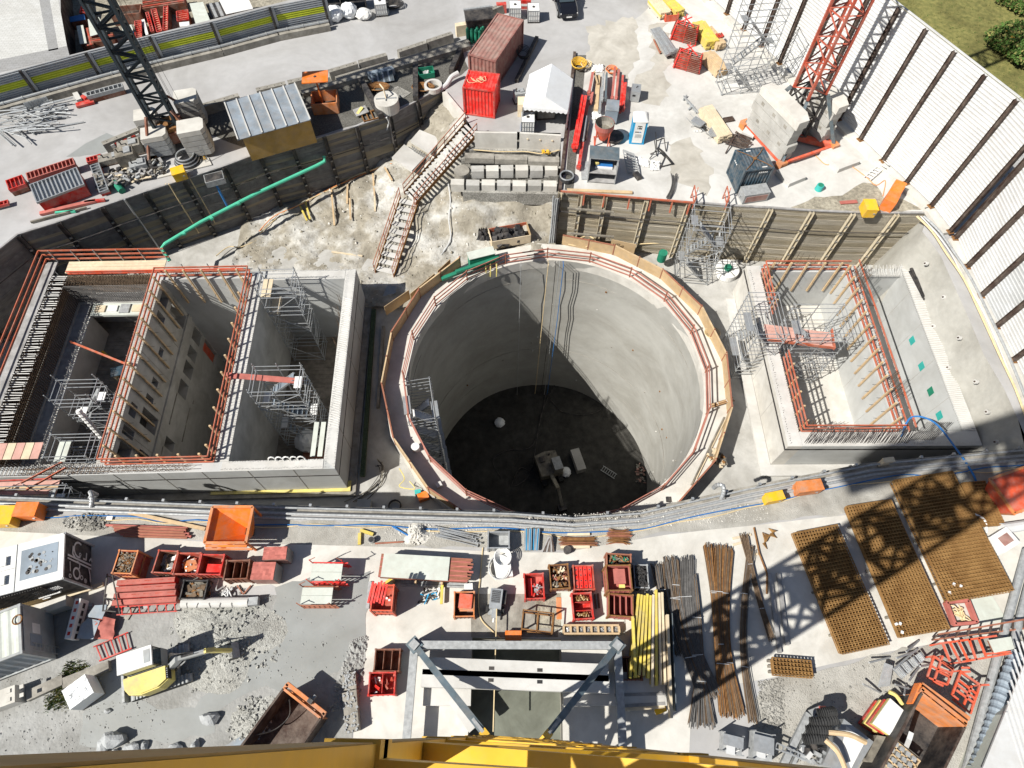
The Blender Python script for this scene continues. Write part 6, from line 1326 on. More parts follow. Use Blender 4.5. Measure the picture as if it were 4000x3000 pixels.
c=at(*N2(460,700));r=thing('shaft_lift','orange bin topped by a square orange canopy beside the shed','lift',V(c.x,c.y,0),.15)
for(x,y,dx,dy)in((0,-.8,2.0,.08),(0,.8,2.0,.08),(-1.0,0,.08,1.6),(1.0,0,.08,1.6)):m=MB();m.box((x,y,.05),(dx,dy,1.0),'orange_faded');m.build('bin_wall',r,world=False)
m=MB();m.box((0,0,.05),(1.9,1.5,.05),'steel_brown');m.build('bin_floor',r,world=False)
m=MB();m.bar(V(-.3,.3,0),V(-.3,.3,2.6),.12,.12,'orange');m.build('post',r,world=False)
m=MB();m.box((-.3,.3,2.6),(2.0,1.4,.08),'orange');m.cyl((-.3,.3,2.68),.12,.02,'black',10);m.build('canopy',r,world=False)
r=thing('mat_stack','row of folded blue grey mats behind the concrete cylinder','mats',at(*N2(820,500)))
for k in range(12):A_=at(*N2(745+k*12,478-k*2),.7);m=MB();m.bar(A_,at(*N2(760+k*12,545-k*2),.2),.14,.1,'blue_box' if k%3 else 'grey_blue');m.build('mat',r)
tag(MB().prism([at(*N2(720,480),.5),at(*N2(750,500),.5),at(*N2(900,460),.5),at(*N2(880,440),.5)],.1,.7,'grey_blue').build('sheet'),'blue grey sheet covering the folded mats','sheet')
r=thing('green_skip','small open green skip on the gravel','skip',at(*N2(1105,490)),.25)
for(x,y,dx,dy)in((0,-.45,1.3,.05),(0,.45,1.3,.05),(-.65,0,.05,.9),(.65,0,.05,.9)):m=MB();m.box((x,y,.05),(dx,dy,.45),'teal' if 0 else 'green');m.build('wall',r,world=False)
m=MB();m.box((0,0,.06),(1.2,.8,.03),'green');m.build('floor',r,world=False);m=MB();m.box((0,.1,.1),(.3,.5,.15),'grey_box',.5);m.box((.1,0,.1),(.15,.6,.2),'fence_white',-.3);m.build('rubble',r,world=False)
r=thing('concrete_cylinder','pale concrete cylinder with a steel handle on the gravel','concrete cylinder',at(*N2(855,705)))
m=MB();m.cyl((0,0,0),.98,.95,'concrete_pale',32);m.build('body',r,world=False)
m=MB();m.bar(V(-.8,-.1,.98),V(.8,.1,.98),.1,.05,'galv');m.bar(V(0,-.3,1.0),V(0,.5,1.0),.08,.05,'galv');m.tube([V(0,0,1),V(-.1,.2,1.7),V(-.5,.9,1.6)],.06,'wood_pale',7);m.build('handle',r,world=False)
c=at(*N2(1150,575));m=MB();n_=26
for(r0,r1,z0,z1)in((.75,.75,0,.4),(.55,.55,.4,0)):m.add([c+V(r0*math.cos(i*2*PI/n_),r0*math.sin(i*2*PI/n_),z0)for i in range(n_)]+[c+V(r1*math.cos(i*2*PI/n_),r1*math.sin(i*2*PI/n_),z1)for i in range(n_)],[(i,(i+1)%n_,n_+(i+1)%n_,n_+i)for i in range(n_)],'concrete_pale')
m.add([c+V(.75*math.cos(i*2*PI/n_),.75*math.sin(i*2*PI/n_),.4)for i in range(n_)]+[c+V(.55*math.cos(i*2*PI/n_),.55*math.sin(i*2*PI/n_),.4)for i in range(n_)],[(i,(i+1)%n_,n_+(i+1)%n_,n_+i)for i in range(n_)],'concrete_white');tag(m.build('concrete_ring'),'pale concrete ring beside the timber wall','concrete ring')
for(x,y,lab)in[(795,582,'rusty coil of bars behind the concrete cylinder'),(1085,585,'rusty coil of bars left of the concrete ring')]:
 c=at(*N2(x,y));m=MB()
 for k in range(10):m.tube([c+V((.3+.05*k)*math.cos(i*PI/6+k)*1.3,(.2+.04*k)*math.sin(i*PI/6+k),.05+.03*k+U(0,.04))for i in range(13)],.03,'rust',4)
 tag(m.build('bar_coil'),lab,'bar coil','rusty bar coils on the gravel')
c=at(*N2(925,590));tag(MB().prism([at(*N2(*p))for p in((830,600),(920,560),(1005,605),(960,635),(850,625))][::1],.01,.05,'gravel').build('hexagonal_plate'),'flat hexagonal plate lying on the gravel','plate')
tag(MB().bar(at(*N2(640,735),.2),at(*N2(720,705),.25),.9,.08,'wood_grey').bar(at(*N2(655,750),.1),at(*N2(690,700),.3),.25,.25,'yellow_pale').build('board_pile'),'small pile of boards and a yellow piece near the concrete cylinder','boards')
r=thing('steel_grate','rusty grated frame at the timber wall edge','frame',at(*N2(755,755)),.4)
for x in range(5):m=MB();m.box((-.8+x*.4,0,.05),(.08,1.1,.12),'rust');m.build('bar',r,world=False)
for y in(-.5,.5):m=MB();m.box((0,y,.05),(1.7,.08,.14),'rust');m.build('side',r,world=False)
r=thing('rack','open dark steel rack beside the end of the corrugated fence','rack',at(*N2(560,60)),.2)
for x in(-2.2,0,2.2):m=MB();m.box((x,0,0),(.1,1.2,1.6),'steel_dark');m.build('frame',r,world=False)
for z in(.1,.8,1.5):m=MB();m.box((0,0,z),(4.4,1.1,.05),'steel_dark');m.build('shelf',r,world=False)
for k,(x,y,lab)in enumerate([(520,130,'white bulk bag left of three by the corrugated fence end'),(610,110,'white bulk bag middle of three by the corrugated fence end'),(700,115,'flatter grey white bulk bag right of three by the corrugated fence end')]):
 c=at(*N2(x,y));m=MB();vs0,fs0=bmesh_ico(3);hh=(1.2,1.2,.7)[k];rr=random.Random(k)
 m.add([c+V(v.x*.75*(1+rr.uniform(-.12,.12)),v.y*.7*(1+rr.uniform(-.12,.12)),max(0,hh*.5+v.z*hh*.55*(1+rr.uniform(-.12,.12))))for v in vs0],fs0,'white_sheet' if k<2 else 'white');tag(m.build('bulk_bag'),lab,'bag','white bulk bags by the far fence')
def ibc(kf,x,y,lab,a_=0.0,pallet='steel_dark',h=1.1):
 r=thing('water_tank',lab,'tank',at(*kf(x,y)),a_,'white caged tanks');m=MB();m.box((0,0,.14),(1.0,1.15,h-.1),'white');m.build('tank',r,world=False)
 m=MB()
 for i in range(6):
  for s in(-1,1):t=-.5+i*.2;m.bar(V(t,s*.6,.14),V(t,s*.6,h+.05),.025,.025,'galv');m.bar(V(s*.52,t*1.15,.14),V(s*.52,t*1.15,h+.05),.025,.025,'galv')
 for z in(.3,.7,h+.04):
  for(p,q)in(((-.52,-.6),(.52,-.6)),((.52,-.6),(.52,.6)),((.52,.6),(-.52,.6)),((-.52,.6),(-.52,-.6))):m.bar(V(*p,z),V(*q,z),.025,.025,'galv')
 m.build('cage',r,world=False);m=MB();m.cyl((0,0,h+.04),.12,.05,'black',14);m.build('cap',r,world=False);m=MB();m.box((0,0,0),(1.08,1.22,.13),pallet);m.build('pallet_base',r,world=False);return r
ibc(N2,815,85,'white caged tank on the far road beside a cable coil',.2);ibc(KM,812,105,'white caged tank just behind the brown container',.05);ibc(KM,925,120,'white caged tank right of the one behind the brown container',.05);ibc(KM,890,800,'white caged tank on a blue pallet in front of the tent',0,'blue')
tag(MB().box(at(*KM(900,700),0),(1.9,1.0,1.15),'wood_pale',.02).build('board_box'),'beige board box behind the caged tank in front of the tent','box')
c=at(*N2(890,45));m=MB()
for k in range(7):m.tube([c+V((.5+.08*k)*math.cos(i*PI/8)+U(-.05,.05),(.35+.05*k)*math.sin(i*PI/8),.05+.05*k)for i in range(17)],.04,'black',5)
tag(m.build('cable_coil'),'black cable coil right of the tank on the far road','cable coil')
c=at(2212,95);c=at(2219,30,0);r=thing('parked_car','black suv parked at the top of the road, nose towards the pit','car',V(c.x,c.y,0),-PI/2-.09+.12)
c0=at(2213,80)
r.location=(c0.x-.15,c0.y+1.95,0);r.rotation_euler=(0,0,-PI/2+.16);INV[r['_inv']]=(Matrix.Translation(r.location)@Matrix.Rotation(-PI/2+.16,4,'Z')).inverted()
def loft(m,secs,mat):
 n=len(secs[0]);vs=[V(*p)for s in secs for p in s];fs=[]
 for k in range(len(secs)-1):fs+=[(k*n+i,k*n+(i+1)%n,(k+1)*n+(i+1)%n,(k+1)*n+i)for i in range(n)]
 fs+=[tuple(range(n))[::-1],tuple(range((len(secs)-1)*n,len(secs)*n))];m.add(vs,fs,mat)
def sec(x,w_,z0,z1,rnd=.12):return[(x,-w_/2+rnd,z0),(x,w_/2-rnd,z0),(x,w_/2,z0+rnd),(x,w_/2,z1-rnd*1.2),(x,w_/2-rnd,z1),(x,-w_/2+rnd,z1),(x,-w_/2,z1-rnd*1.2),(x,-w_/2,z0+rnd)]
m=MB();loft(m,[sec(-2.2,1.55,.4,.85),sec(-2.1,1.78,.28,1.0),sec(-1.0,1.84,.25,1.02),sec(.6,1.84,.25,1.0),sec(1.4,1.8,.27,.95),sec(2.05,1.7,.3,.84),sec(2.2,1.45,.38,.72)],'car_black');m.build('body',r,world=False,smooth=False)
m=MB();loft(m,[sec(-2.0,1.5,.95,1.3),sec(-1.75,1.42,.95,1.62),sec(-.6,1.42,.95,1.68),sec(.1,1.38,.95,1.62),sec(.85,1.5,.9,1.02)],'car_black');m.build('cabin',r,world=False)
m=MB();m.add([(.13,-.6,1.60),(.13,.6,1.60),(.84,.68,1.045),(.84,-.68,1.045)],[(0,3,2,1)],'glass');m.build('windscreen',r,world=False)
for s in(-1,1):
 m=MB();m.add([(-1.6,s*.735,1.1),(.45,s*.735,1.1),(.05,s*.715,1.5),(-1.6,s*.72,1.5)],[(0,1,2,3)if s<0 else(3,2,1,0)],'glass');m.build('side_window',r,world=False)
 m=MB();m.box((.6,s*1.0,1.0),(.14,.22,.14),'car_black');m.build('mirror',r,world=False)
 m=MB();m.box((2.07,s*.62,.62),(.12,.34,.14),'white');m.build('headlight',r,world=False)
 for x in(-1.35,1.35):m=MB();m.tube([V(x,s*.74,.34),V(x,s*.93,.34)],.34,'rubber',20);WH=m.build('wheel',r,world=False);m=MB();m.tube([V(x,s*.93,.34),V(x,s*.945,.34)],.2,'galv',14);m.build('wheel_rim',WH,world=False)
m=MB();m.box((2.16,0,.58),(.08,.7,.1),'galv_dull');m.build('grille',r,world=False)
m=MB();m.box((2.21,0,.4),(.02,.5,.11),'white');m.build('number_plate',r,world=False)
m=MB();m.bar(V(1.5,-.7,.97),V(.9,-.7,1.0),.02,.02,'black');m.bar(V(-1.5,-.6,1.7),V(-.1,-.58,1.7),.04,.04,'galv_dull');m.bar(V(-1.5,.6,1.7),V(-.1,.58,1.7),.04,.04,'galv_dull');m.build('roof_rail',r,world=False)
container('faded brown shipping container with a ribbed roof beside the road',V(-4.15,48.35,0),-.374,2.44,6.1,2.55,('brown_box','brown_top','brown_box'),(7,16),doors=False,z0=.03)
container('bright red ribbed container with yellow cord on its roof',V(-4.38,44.3,0),-.171,2.56,2.2,2.5,('red_bright','red_bright','red'),(9,6),doors=False,z0=.03)
cblue=container('dark blue half size container with chains on its roof',V(16.56,36.1,0),.182,2.25,2.25,2.2,('blue_box','blue_box','blue_box'),(9,9),doors=False,z0=.03)
m=MB()
for(p,q)in(((.1,.1),(1.12,1.12)),((2.15,2.15),(1.12,1.12)),((.1,2.15),(1.12,1.12)),((2.15,.1),(1.12,1.12))):m.tube(smoothpath([V(*p,2.2),V((p[0]+q[0])/2+.08,(p[1]+q[1])/2,2.22),V(*q,2.24)],4),.025,'rust',5)
m.cyl((1.12,1.12,2.2),.14,.08,'rust',8);m.build('lifting_chain',cblue,world=False)
for(x,y,w2,d2)in((.95,2.0,.35,.09),(1.6,.25,.38,.09)):m=MB();m.box((x,y,2.165),(w2,d2,.012),'white');m.build('label_plate',cblue,world=False)
m=MB()
for k in range(5):m.box((1.2+k*.14,-.012,1.85),(.09,.01,.12),'white');
for k in range(3):m.box((-.012,1.3+k*.2,1.6),(.01,.12,.1),'white')
m.build('lettering',cblue,world=False)
c=at(*KM(560,500),2.58);m=MB()
for k in range(5):q=V(c.x+U(-.2,.2),c.y+U(-.2,.2),2.6);m.tube(smoothpath([q+V(-.7+.25*k,.2,0),q+V(-.5+.3*k,-.2,0),q+V(0+.2*k,-.1,0),q+V(.1+.15*k,.35,0),q+V(.5,.1,0)],4),.022,'cable_tan',4)
tag(m.build('cord'),'loose yellow cord lying on the red container roof','cord')
r=thing('dump_bin','large black tilted bin left of the brown container','bin',at(*KM(590,215)),.25)
m=MB();m.hexa([V(-1.0,-.7,0),V(1.0,-.7,0),V(1.0,.6,0),V(-1.0,.6,0),V(-1.25,-.9,1.9),V(1.25,-.9,1.9),V(1.25,.1,2.3),V(-1.25,.1,2.3)],'black');m.build('body',r,world=False)
m=MB();m.bar(V(-1.28,.12,2.32),V(1.28,.12,2.32),.2,.15,'galv_dull');m.bar(V(-1.28,-.9,1.9),V(1.28,-.9,1.9),.08,.08,'black');m.build('rim',r,world=False)
r=thing('cylinder_rack','rack of dark green gas cylinders between the black bin and the brown container','gas cylinders',at(*KM(575,245)),-.3)
for i in range(4):
 for j in range(3):m=MB();m.cyl((-.6+i*.38,-.6+j*.4,0),.15,1.2,'green',10);m.cyl((-.6+i*.38,-.6+j*.4,1.2),.15,.15,'green',10,.05);m.build('cylinder',r,world=False)
tag(MB().box(at(*KM(485,215)),(1.1,.5,1.0),'wood_pale',.3).build('wooden_box'),'pale wooden box left of the black bin','box')
def cone(kf,x,y,lab,mat='orange',rr_=.2,h=.6):
 r=thing('traffic_cone',lab,'cone',at(*kf(x,y)),0,'orange cones');m=MB();m.box((0,0,0),(rr_*2,rr_*2,.04),mat);m.build('base',r,world=False);m=MB();m.cyl((0,0,.04),rr_*.8,h,mat,14,.03);m.build('body',r,world=False)
cone(KM,513,210,'small orange cone beside the pale wooden box')
r=thing('road_barrier','red and white plastic barrier between the two tanks behind the brown container','barrier',at(*KM(870,50)),0)
m=MB();m.box((0,0,0),(1.2,.4,.8),'red');m.build('body',r,world=False);m=MB();m.box((0,-.21,.3),(1.1,.02,.2),'white');m.build('band',r,world=False)
tag(MB().box(at(*KM(728,75)),(.9,.5,.8),'red',.1).build('plastic_block'),'red and white plastic block at the far corner of the brown container','barrier')
r=thing('flat_bed','long dark steel beam with cables in the shadow of the brown container','beam',at(*KM(880,380)))
m=MB();m.bar(at(*KM(948,235),.2),at(*KM(822,500),.2),.3,.35,'steel_dark');m.build('beam',r)
m=MB()
for k in range(5):c=at(*KM(862,340),.3);m.tube([c+V((.4+.05*k)*math.cos(i*PI/7),(.6+.05*k)*math.sin(i*PI/7),.1*k)for i in range(15)],.03,'rubber',4)
m.build('cable_coil',r)
box_machine(KM,838,625,.9,.7,.9,'galv_dull','small grey machine in the shadow of the red container',.3)
c4=[at(*KM(903,460),2.0),at(*KM(1172,490),2.0),at(*KM(1140,690),2.0),at(*KM(862,665),2.0)];A_=at(*KM(1040,395),3.0);B_=at(*KM(1000,600),3.0)
r=thing('tent','white party tent with a scalloped valance on the platform','tent',V(c4[3].x,c4[3].y,0))
m=MB();m.add([c4[0],A_,B_,c4[3]],[(0,3,2,1)],'white_sheet');m.add([A_,c4[1],c4[2],B_],[(0,3,2,1)],'white_sheet');m.build('roof',r)
m=MB();m.add([c4[3],B_,c4[2]],[(0,2,1)],'white_sheet');m.build('front_gable',r);m=MB();m.add([c4[0],A_,c4[1]],[(0,1,2)],'white_sheet');m.build('back_gable',r)
m=MB();n_=10
for i in range(n_):
 p=c4[3].lerp(c4[2],i/n_);q=c4[3].lerp(c4[2],(i+1)/n_);c=p.lerp(q,.5);m.add([p,q,q-V(0,0,.18),c-V(0,0,.3),p-V(0,0,.18)],[(0,4,3,2,1)],'white_sheet')
m.build('valance',r)
for a_,b_,nm in((c4[0],c4[3],'side_wall'),(c4[1],c4[2],'side_wall'),(c4[0],c4[1],'back_wall')):
 m=MB();n_=14;vs=[]
 for i in range(n_+1):p=a_.lerp(b_,i/n_);o=.05*math.sin(i*2.1);vs+=[p+V(o,o,0),V(p.x+o*2,p.y+o,0)]
 m.add(vs,[(2*i,2*i+1,2*i+3,2*i+2)for i in range(n_)],'white_sheet');m.build(nm,r)
for p in c4:m=MB();m.tube([V(p.x,p.y,0),p],.03,'galv',6);m.build('pole',r)
box_machine(KM,1000,720,1.4,.8,.8,'concrete_old','dusty drum machine standing in the tent mouth',.1)
for(a_,b_,lab)in[((1853,515),(2020,518),'pale L shaped concrete wall block right of the stair head'),((2030,518),(2192,528),'greyer L shaped concrete wall block with three bolts beside it')]:
 A_,B_=at(*a_,.6),at(*b_,.6);r=thing('concrete_wall_block',lab,'wall block',V(A_.x,A_.y,-1));m=MB();m.bar(V(A_.x,A_.y,-.2),V(B_.x,B_.y,-.2),.18,1.6,'concrete_pale');m.bar(V(A_.x,A_.y+.3,-.95),V(B_.x,B_.y+.3,-.95),.8,.15,'concrete_pale');m.build('slab',r)
 if 'bolts' in lab:
  for t in(.2,.5,.8):p=A_.lerp(B_,t);m=MB();m.tube([V(p.x,p.y-.08,.1),V(p.x,p.y-.15,.1)],.07,'wood_pale',8);m.build('bolt',r)
tb=MB();zz=[(-.95,42.6,41.3),(-1.35,41.3,40.7),(-1.9,40.7,39.6),(-2.5,39.6,38.2)]
for k,(z,y1,y0)in enumerate(zz):
 tb.prism([(-4.6+.1*k,y0),(3.4,y0),(3.4,y1),(-4.4,y1)],z-1.2,z,'gravel')
structure('terraces',tb)
for(x0,x1,y,lab)in[(1815,1930,607,'weathered long concrete beam across the terrace, left'),(1933,2060,612,'weathered long concrete beam across the terrace, middle'),(2063,2185,620,'weathered long concrete beam across the terrace, right')]:
 A_,B_=at(x0,y,-.9),at(x1,y+3,-.9);tag(MB().bar(A_-V(0,0,.25),B_-V(0,0,.25),.6,.5,'concrete_old').build('concrete_beam'),lab,'beam','concrete beams on the terrace')
names=('first','second','third','fourth','fifth','sixth','seventh','eighth','ninth')
for row,(xa,xb,ya,yb,z,n)in enumerate([(1838,2183,650,645,-1.3,6),(1758,2180,702,708,-1.9,7)]):
 for k in range(n):
  A_,B_=at(lerp(xa,xb,k/n)+2,lerp(ya,yb,k/n),z),at(lerp(xa,xb,(k+1)/n)-4,lerp(ya,yb,(k+1)/n),z);d=B_-A_;m=MB();c=(A_+B_)/2;L=d.length;a_=math.atan2(d.y,d.x)
  m.box((c.x,c.y-.25+U(-.04,.04),z-.75),(L-.06,.65,.75),'concrete_pale' if(k+row)%2 else 'concrete',a_)
  tag(m.build('concrete_block'),'square pale concrete block, %s from the left in the %s terrace row'%(names[k],('upper','lower')[row]),'concrete block','concrete blocks of the terraces')
c=at(1803,665,-1.7);tag(MB().cyl(c-V(0,0,.8),.62,.8,'concrete_old',26).build('manhole_ring'),'gravel filled round concrete ring beside the stair','concrete ring')
tag(MB().bar(at(1735,362,.1)-V(0,0,1.2),at(1818,462,.1)-V(0,0,1.2),.35,2.6,'concrete_pale').build('retaining_wall'),'pale thick concrete retaining wall behind the stair head','retaining wall')
m=MB();m.tube(smoothpath([at(1720,350,.1),at(1745,330,.2),at(1765,300,.5),at(1790,285,.6)],5),.2,'fence_white',10);tag(m.build('covered_beam'),'wall end wrapped in pale cloth and cable beside the red container','covered beam')
m=MB();m.bar(at(2245,205,.1)-V(0,0,3),at(2187,742,.1)-V(0,0,3),.25,6.2,'steel_brown');tag(m.build('sheet_pile_wall'),'dark steel sheet wall dividing the terraces from the platform','retaining wall')
m=MB();m.add([at(2252,215,.012),at(2205,742,.012),at(2240,742,.012),at(2290,215,.012)],[(0,1,2,3)],'gravel_dark');structure('dark_strip',m)  # flat strip of dark gravel colour along the sheet wall
c=at(2213,700,.1);m=MB()
for k in range(4):m.tube([c+V(.5*math.cos(i*PI/9),.5*math.sin(i*PI/9),.08+.1*k)for i in range(19)],.06,'rubber' if k<3 else 'galv',6)
tag(m.build('hose_coil'),'black hose coil at the foot of the dark strip','hose coil')
m=MB();m.tube(smoothpath([at(1850,585,-.85),at(1950,592,-.85),at(2050,592,-.85),at(2120,600,-.85),at(2190,585,-.8)],5),.04,'cable_tan',5);tag(m.build('hose'),'yellowish hose lying along the upper terrace','hose')
heap('yellow_bag','crumpled yellow bag on the upper terrace','bag',at(2132,598,-.9),.7,.4,0,-.85,14,.35,['yellow'],hmax=.15)
for(q,lab)in[([(880,1020),(960,935),(1090,1020),(1010,1105)],'tilted pale concrete slab beside the stair, lower one'),([(1000,910),(1060,840),(1205,900),(1130,990)],'tilted pale concrete slab beside the stair, upper one')]:
 z=-2.6 if 'lower' in lab else-2.0;pts=[at(*N2(*p),z)for p in q];m=MB();m.prism(pts[::-1],z-.25,z,'concrete_white');tag(m.build('concrete_slab'),lab,'slab','pale slabs beside the stair')
m=MB()
for k in range(9):p=at(*N2(1010+k*14,945+k*9),-2.0);m.bar(p,p+V(.15,-.1,-.5),.06,.06,'galv_dull')
tag(m.build('bent_bars'),'grey bent bars between the two pale slabs','bars')
def girder_pile(kf,items,label,z=.3,w_=.22,h=.25,name='girder_pile',cat='girder pile',part='girder'):
 c=at(*kf(*items[0][0]));r=thing(name,label,cat,c)
 for(a_,b_,mt_,zz)in items:m=MB();m.bar(at(*kf(*a_),z+zz),at(*kf(*b_),z+zz),w_,h,mt_);m.box(at(*kf(*b_),z+zz-h/2-.05),(w_*1.5,.06,h+.1),mt_);m.build(part,r)
 return r
girder_pile(KN,[((262,265),(190,690),'red_bright',.5),((292,270),(215,690),'red_bright',.5),((262,300),(200,720),'red',.1),((315,305),(250,640),'red_dusty',.1)],'bright red steel girders strapped together beside the tent')
girder_pile(KN,[((350,75),(318,250),'red_dusty',.2),((345,240),(330,330),'red_dusty',.1)],'dusty red T shaped girder behind the bright red ones')
girder_pile(KN,[((535,30),(508,295),'red_dusty',.35),((565,55),(540,300),'red_dusty',.35),((598,100),(575,400),'red',.1),((612,165),(590,380),'red_bright',.1),((622,160),(600,385),'red',.3)],'group of red girders behind the blue grey cabinet',w_=.18)
girder_pile(KN,[((440,85),(425,310),'galv_dull',.2),((465,80),(455,300),'steel_grey',.2),((420,200),(405,400),'galv',.1)],'grey steel channels between the two groups of red girders',w_=.16,part='channel',name='channel_pile',cat='channel pile')
girder_pile(KN,[((300,430),(270,640),'galv',.3),((285,430),(250,635),'blue_box',.3),((320,470),(290,630),'steel_brown',.1)],'grey and blue tubes beside the bright red girders',w_=.1,h=.1,part='tube',name='tube_pile',cat='tube pile')
girder_pile(KN,[((265,655),(232,865),'red',.1)],'single red girder lying towards the pit edge',w_=.25,name='girder',cat='girder')
tag(MB().bar(at(*KN(395,100),.1),at(*KN(375,380),.1),.35,.2,'wood_new').build('timber_beam'),'long brown timber between the red girders','timber')
tag(MB().bar(at(*KN(360,60),.5),at(*KN(392,165),.3),.12,.1,'wood_new').build('timber_plank'),'short brown plank leaning by the white cloth','timber')
c,w_,d_,a_=quad(KN(470,292),KN(570,302),KN(440,378),1.3)
r=thing('steel_cabinet','blue grey steel cabinet beside the portable toilet','cabinet',V(c.x,c.y,0),a_);m=MB();m.box((0,0,.15),(w_,d_,1.1),'grey_blue');m.build('body',r,world=False);m=MB();m.box((0,0,1.25),(w_+.05,d_+.05,.06),'roof_metal');m.build('lid',r,world=False)
for x in(-1,1):
 m=MB();m.bar(V(x*w_/2.1,-d_/2,0),V(x*w_/2.1,d_/2,0.02),.05,.3,'steel_dark');m.build('leg',r,world=False)
c=at(*KN(425,650));r=thing('concrete_bucket','weathered red conical concrete bucket on a frame','bucket',V(c.x,c.y,0));n_=24
def cone_shell(m,r0,r1,z0,z1,mat,flip=False):m.add([V(r0*math.cos(i*2*PI/n_),r0*math.sin(i*2*PI/n_),z0)for i in range(n_)]+[V(r1*math.cos(i*2*PI/n_),r1*math.sin(i*2*PI/n_),z1)for i in range(n_)],[((i,(i+1)%n_,n_+(i+1)%n_,n_+i)if not flip else(n_+i,n_+(i+1)%n_,(i+1)%n_,i))for i in range(n_)],mat)
m=MB();cone_shell(m,.3,.75,.4,1.5,'red_orange');cone_shell(m,.75,.75,1.5,1.9,'red_dusty');m.build('shell',r,world=False)
m=MB();cone_shell(m,.25,.70,.5,1.5,'concrete_old',True);cone_shell(m,.70,.70,1.5,1.9,'concrete_old',True);m.cyl((0,0,1.2),.6,.02,'wood_old',20);m.build('inner_lining',r,world=False)
for k in range(4):q=k*PI/2+.6;m=MB();m.bar(V(.7*math.cos(q),.7*math.sin(q),0),V(.72*math.cos(q),.72*math.sin(q),1.5),.08,.08,'red_orange');m.build('leg',r,world=False)
m=MB();m.tube([V(-.6,-.6,.05),V(.6,-.6,.05),V(.6,.6,.05),V(-.6,.6,.05),V(-.6,-.6,.05)],.05,'red_orange',6);m.build('base_ring',r,world=False)
c=at(*KN(525,625));m=MB();m.cyl(c,.55,.35,'steel_dark',28,.75);tag(m.build('round_tub'),'dark round tub right of the conical red bucket','tub')
c,w_,d_,a_=quad(KN(325,672),KN(570,690),KN(318,778),1.9)
r=thing('work_bench','dark roofed work bench with blue and white items on its shelf','work bench',V(c.x,c.y-.3,0),a_)
m=MB();m.box((0,.3,1.85),(w_,d_,.06),'steel_dark' if 0 else 'galv_dull');m.box((0,.3,1.911),(w_-.02,d_-.02,.004),'steel_grey');m.build('roof',r,world=False)
for x in(-1,1):m=MB();m.box((x*(w_/2-.08),-.15,0),(.06,1.5,1.85),'galv_dull');m.build('side_panel',r,world=False)
for z in(.1,.95):m=MB();m.box((0,-.2,z),(w_-.2,1.4,.05),'wood_grey');m.build('shelf',r,world=False)
m=MB();m.box((0,.45,.1),(w_-.2,.04,1.7),'galv_dull');m.build('back_panel',r,world=False)
tag(MB().box(at(*KN(440,840),1.0)+V(0,0,0),(1.3,.45,.18),'blue',a_).box(at(*KN(440,860),1.0),(1.3,.25,.12),'white',a_).build('tool_box'),'blue and white tool box on the bench shelf','box');tag(MB().box(at(*KN(383,830),1.15),(.25,.25,.2),'yellow_pale',.3).build('cloth'),'lime yellow cloth on the bench shelf','cloth')
heap('white_bags','white bags on the lower shelf of the bench','bags',at(*KN(440,890),.3),.9,.3,0,.35,9,.25,['white','fence_white','galv'])
m=MB()
for k in range(20):m.bar(at(*KN(248+k*.5,810+k*7.5),.05+.0),at(*KN(318,812+k*7.5),.05),.1,.08,'galv_dull')
tag(m.build('steel_grating'),'toothed grey steel strip left of the roofed bench','grating')
c=at(*KN(712,655));r=thing('portable_toilet','blue and white portable toilet on the platform','portable toilet',V(c.x,c.y+.45,0),-.06)
m=MB();w_=1.1
m.box((0,0,.1),(w_,w_,2.0),'blue_cab');m.box((0,0,0),(w_+.06,w_+.06,.1),'blue_cab');m.build('cabin',r,world=False)
m=MB();m.box((0,-w_/2-.02,.15),(.78,.04,1.88),'white');DR=m.build('door',r,world=False)
m=MB();m.box((0,-w_/2-.045,1.45),(.34,.01,.3),'steel_dark');m.box((-.09,-w_/2-.052,1.57),(.1,.006,.1),'white');m.box((.09,-w_/2-.052,1.57),(.1,.006,.1),'white');m.box((-.09,-w_/2-.052,1.47),(.06,.006,.06),'white');m.build('door_sign',DR,world=False)
m=MB();m.box((-.15,-w_/2-.05,1.15),(.3,.02,.06),'steel_dark');m.box((.1,-w_/2-.05,1.15),(.12,.02,.06),'blue');m.build('door_handle',DR,world=False)
m=MB()
for k in range(7):m.box((0,-w_/2-.045,.65+k*.05),(.5,.01,.02),'grey_box')
m.build('door_vent',DR,world=False)
m=MB();vs=[];n_=10
for j in range(n_+1):
 for i in range(n_+1):x=-1+2*i/n_;y=-1+2*j/n_;vs.append(V(x*.6,y*.6,2.1+.32*(1-x**4)*(1-y**4)))
m.add(vs,[(j*(n_+1)+i,j*(n_+1)+i+1,(j+1)*(n_+1)+i+1,(j+1)*(n_+1)+i)for j in range(n_)for i in range(n_)],'white');m.box((0,0,2.05),(1.2,1.2,.06),'white');m.build('roof',r,world=False,smooth=True)
c,w_,d_,a_=quad(KN(678,160),KN(752,168),KN(668,225),1.0)
r=thing('steel_cabinet','galvanised cabinet standing behind the portable toilet','cabinet',V(c.x,c.y,0),a_);m=MB();m.box((0,0,.05),(w_,d_,.95),'galv');m.build('body',r,world=False);m=MB();m.box((-w_*.15,-d_/2-.01,.55),(.25,.02,.15),'black');m.build('opening',r,world=False)
m=MB();m.tube([V(0,0,1.0),V(0,0,1.08),V(.1,.15,1.08)],.03,'steel_dark',5);m.build('handle',r,world=False)
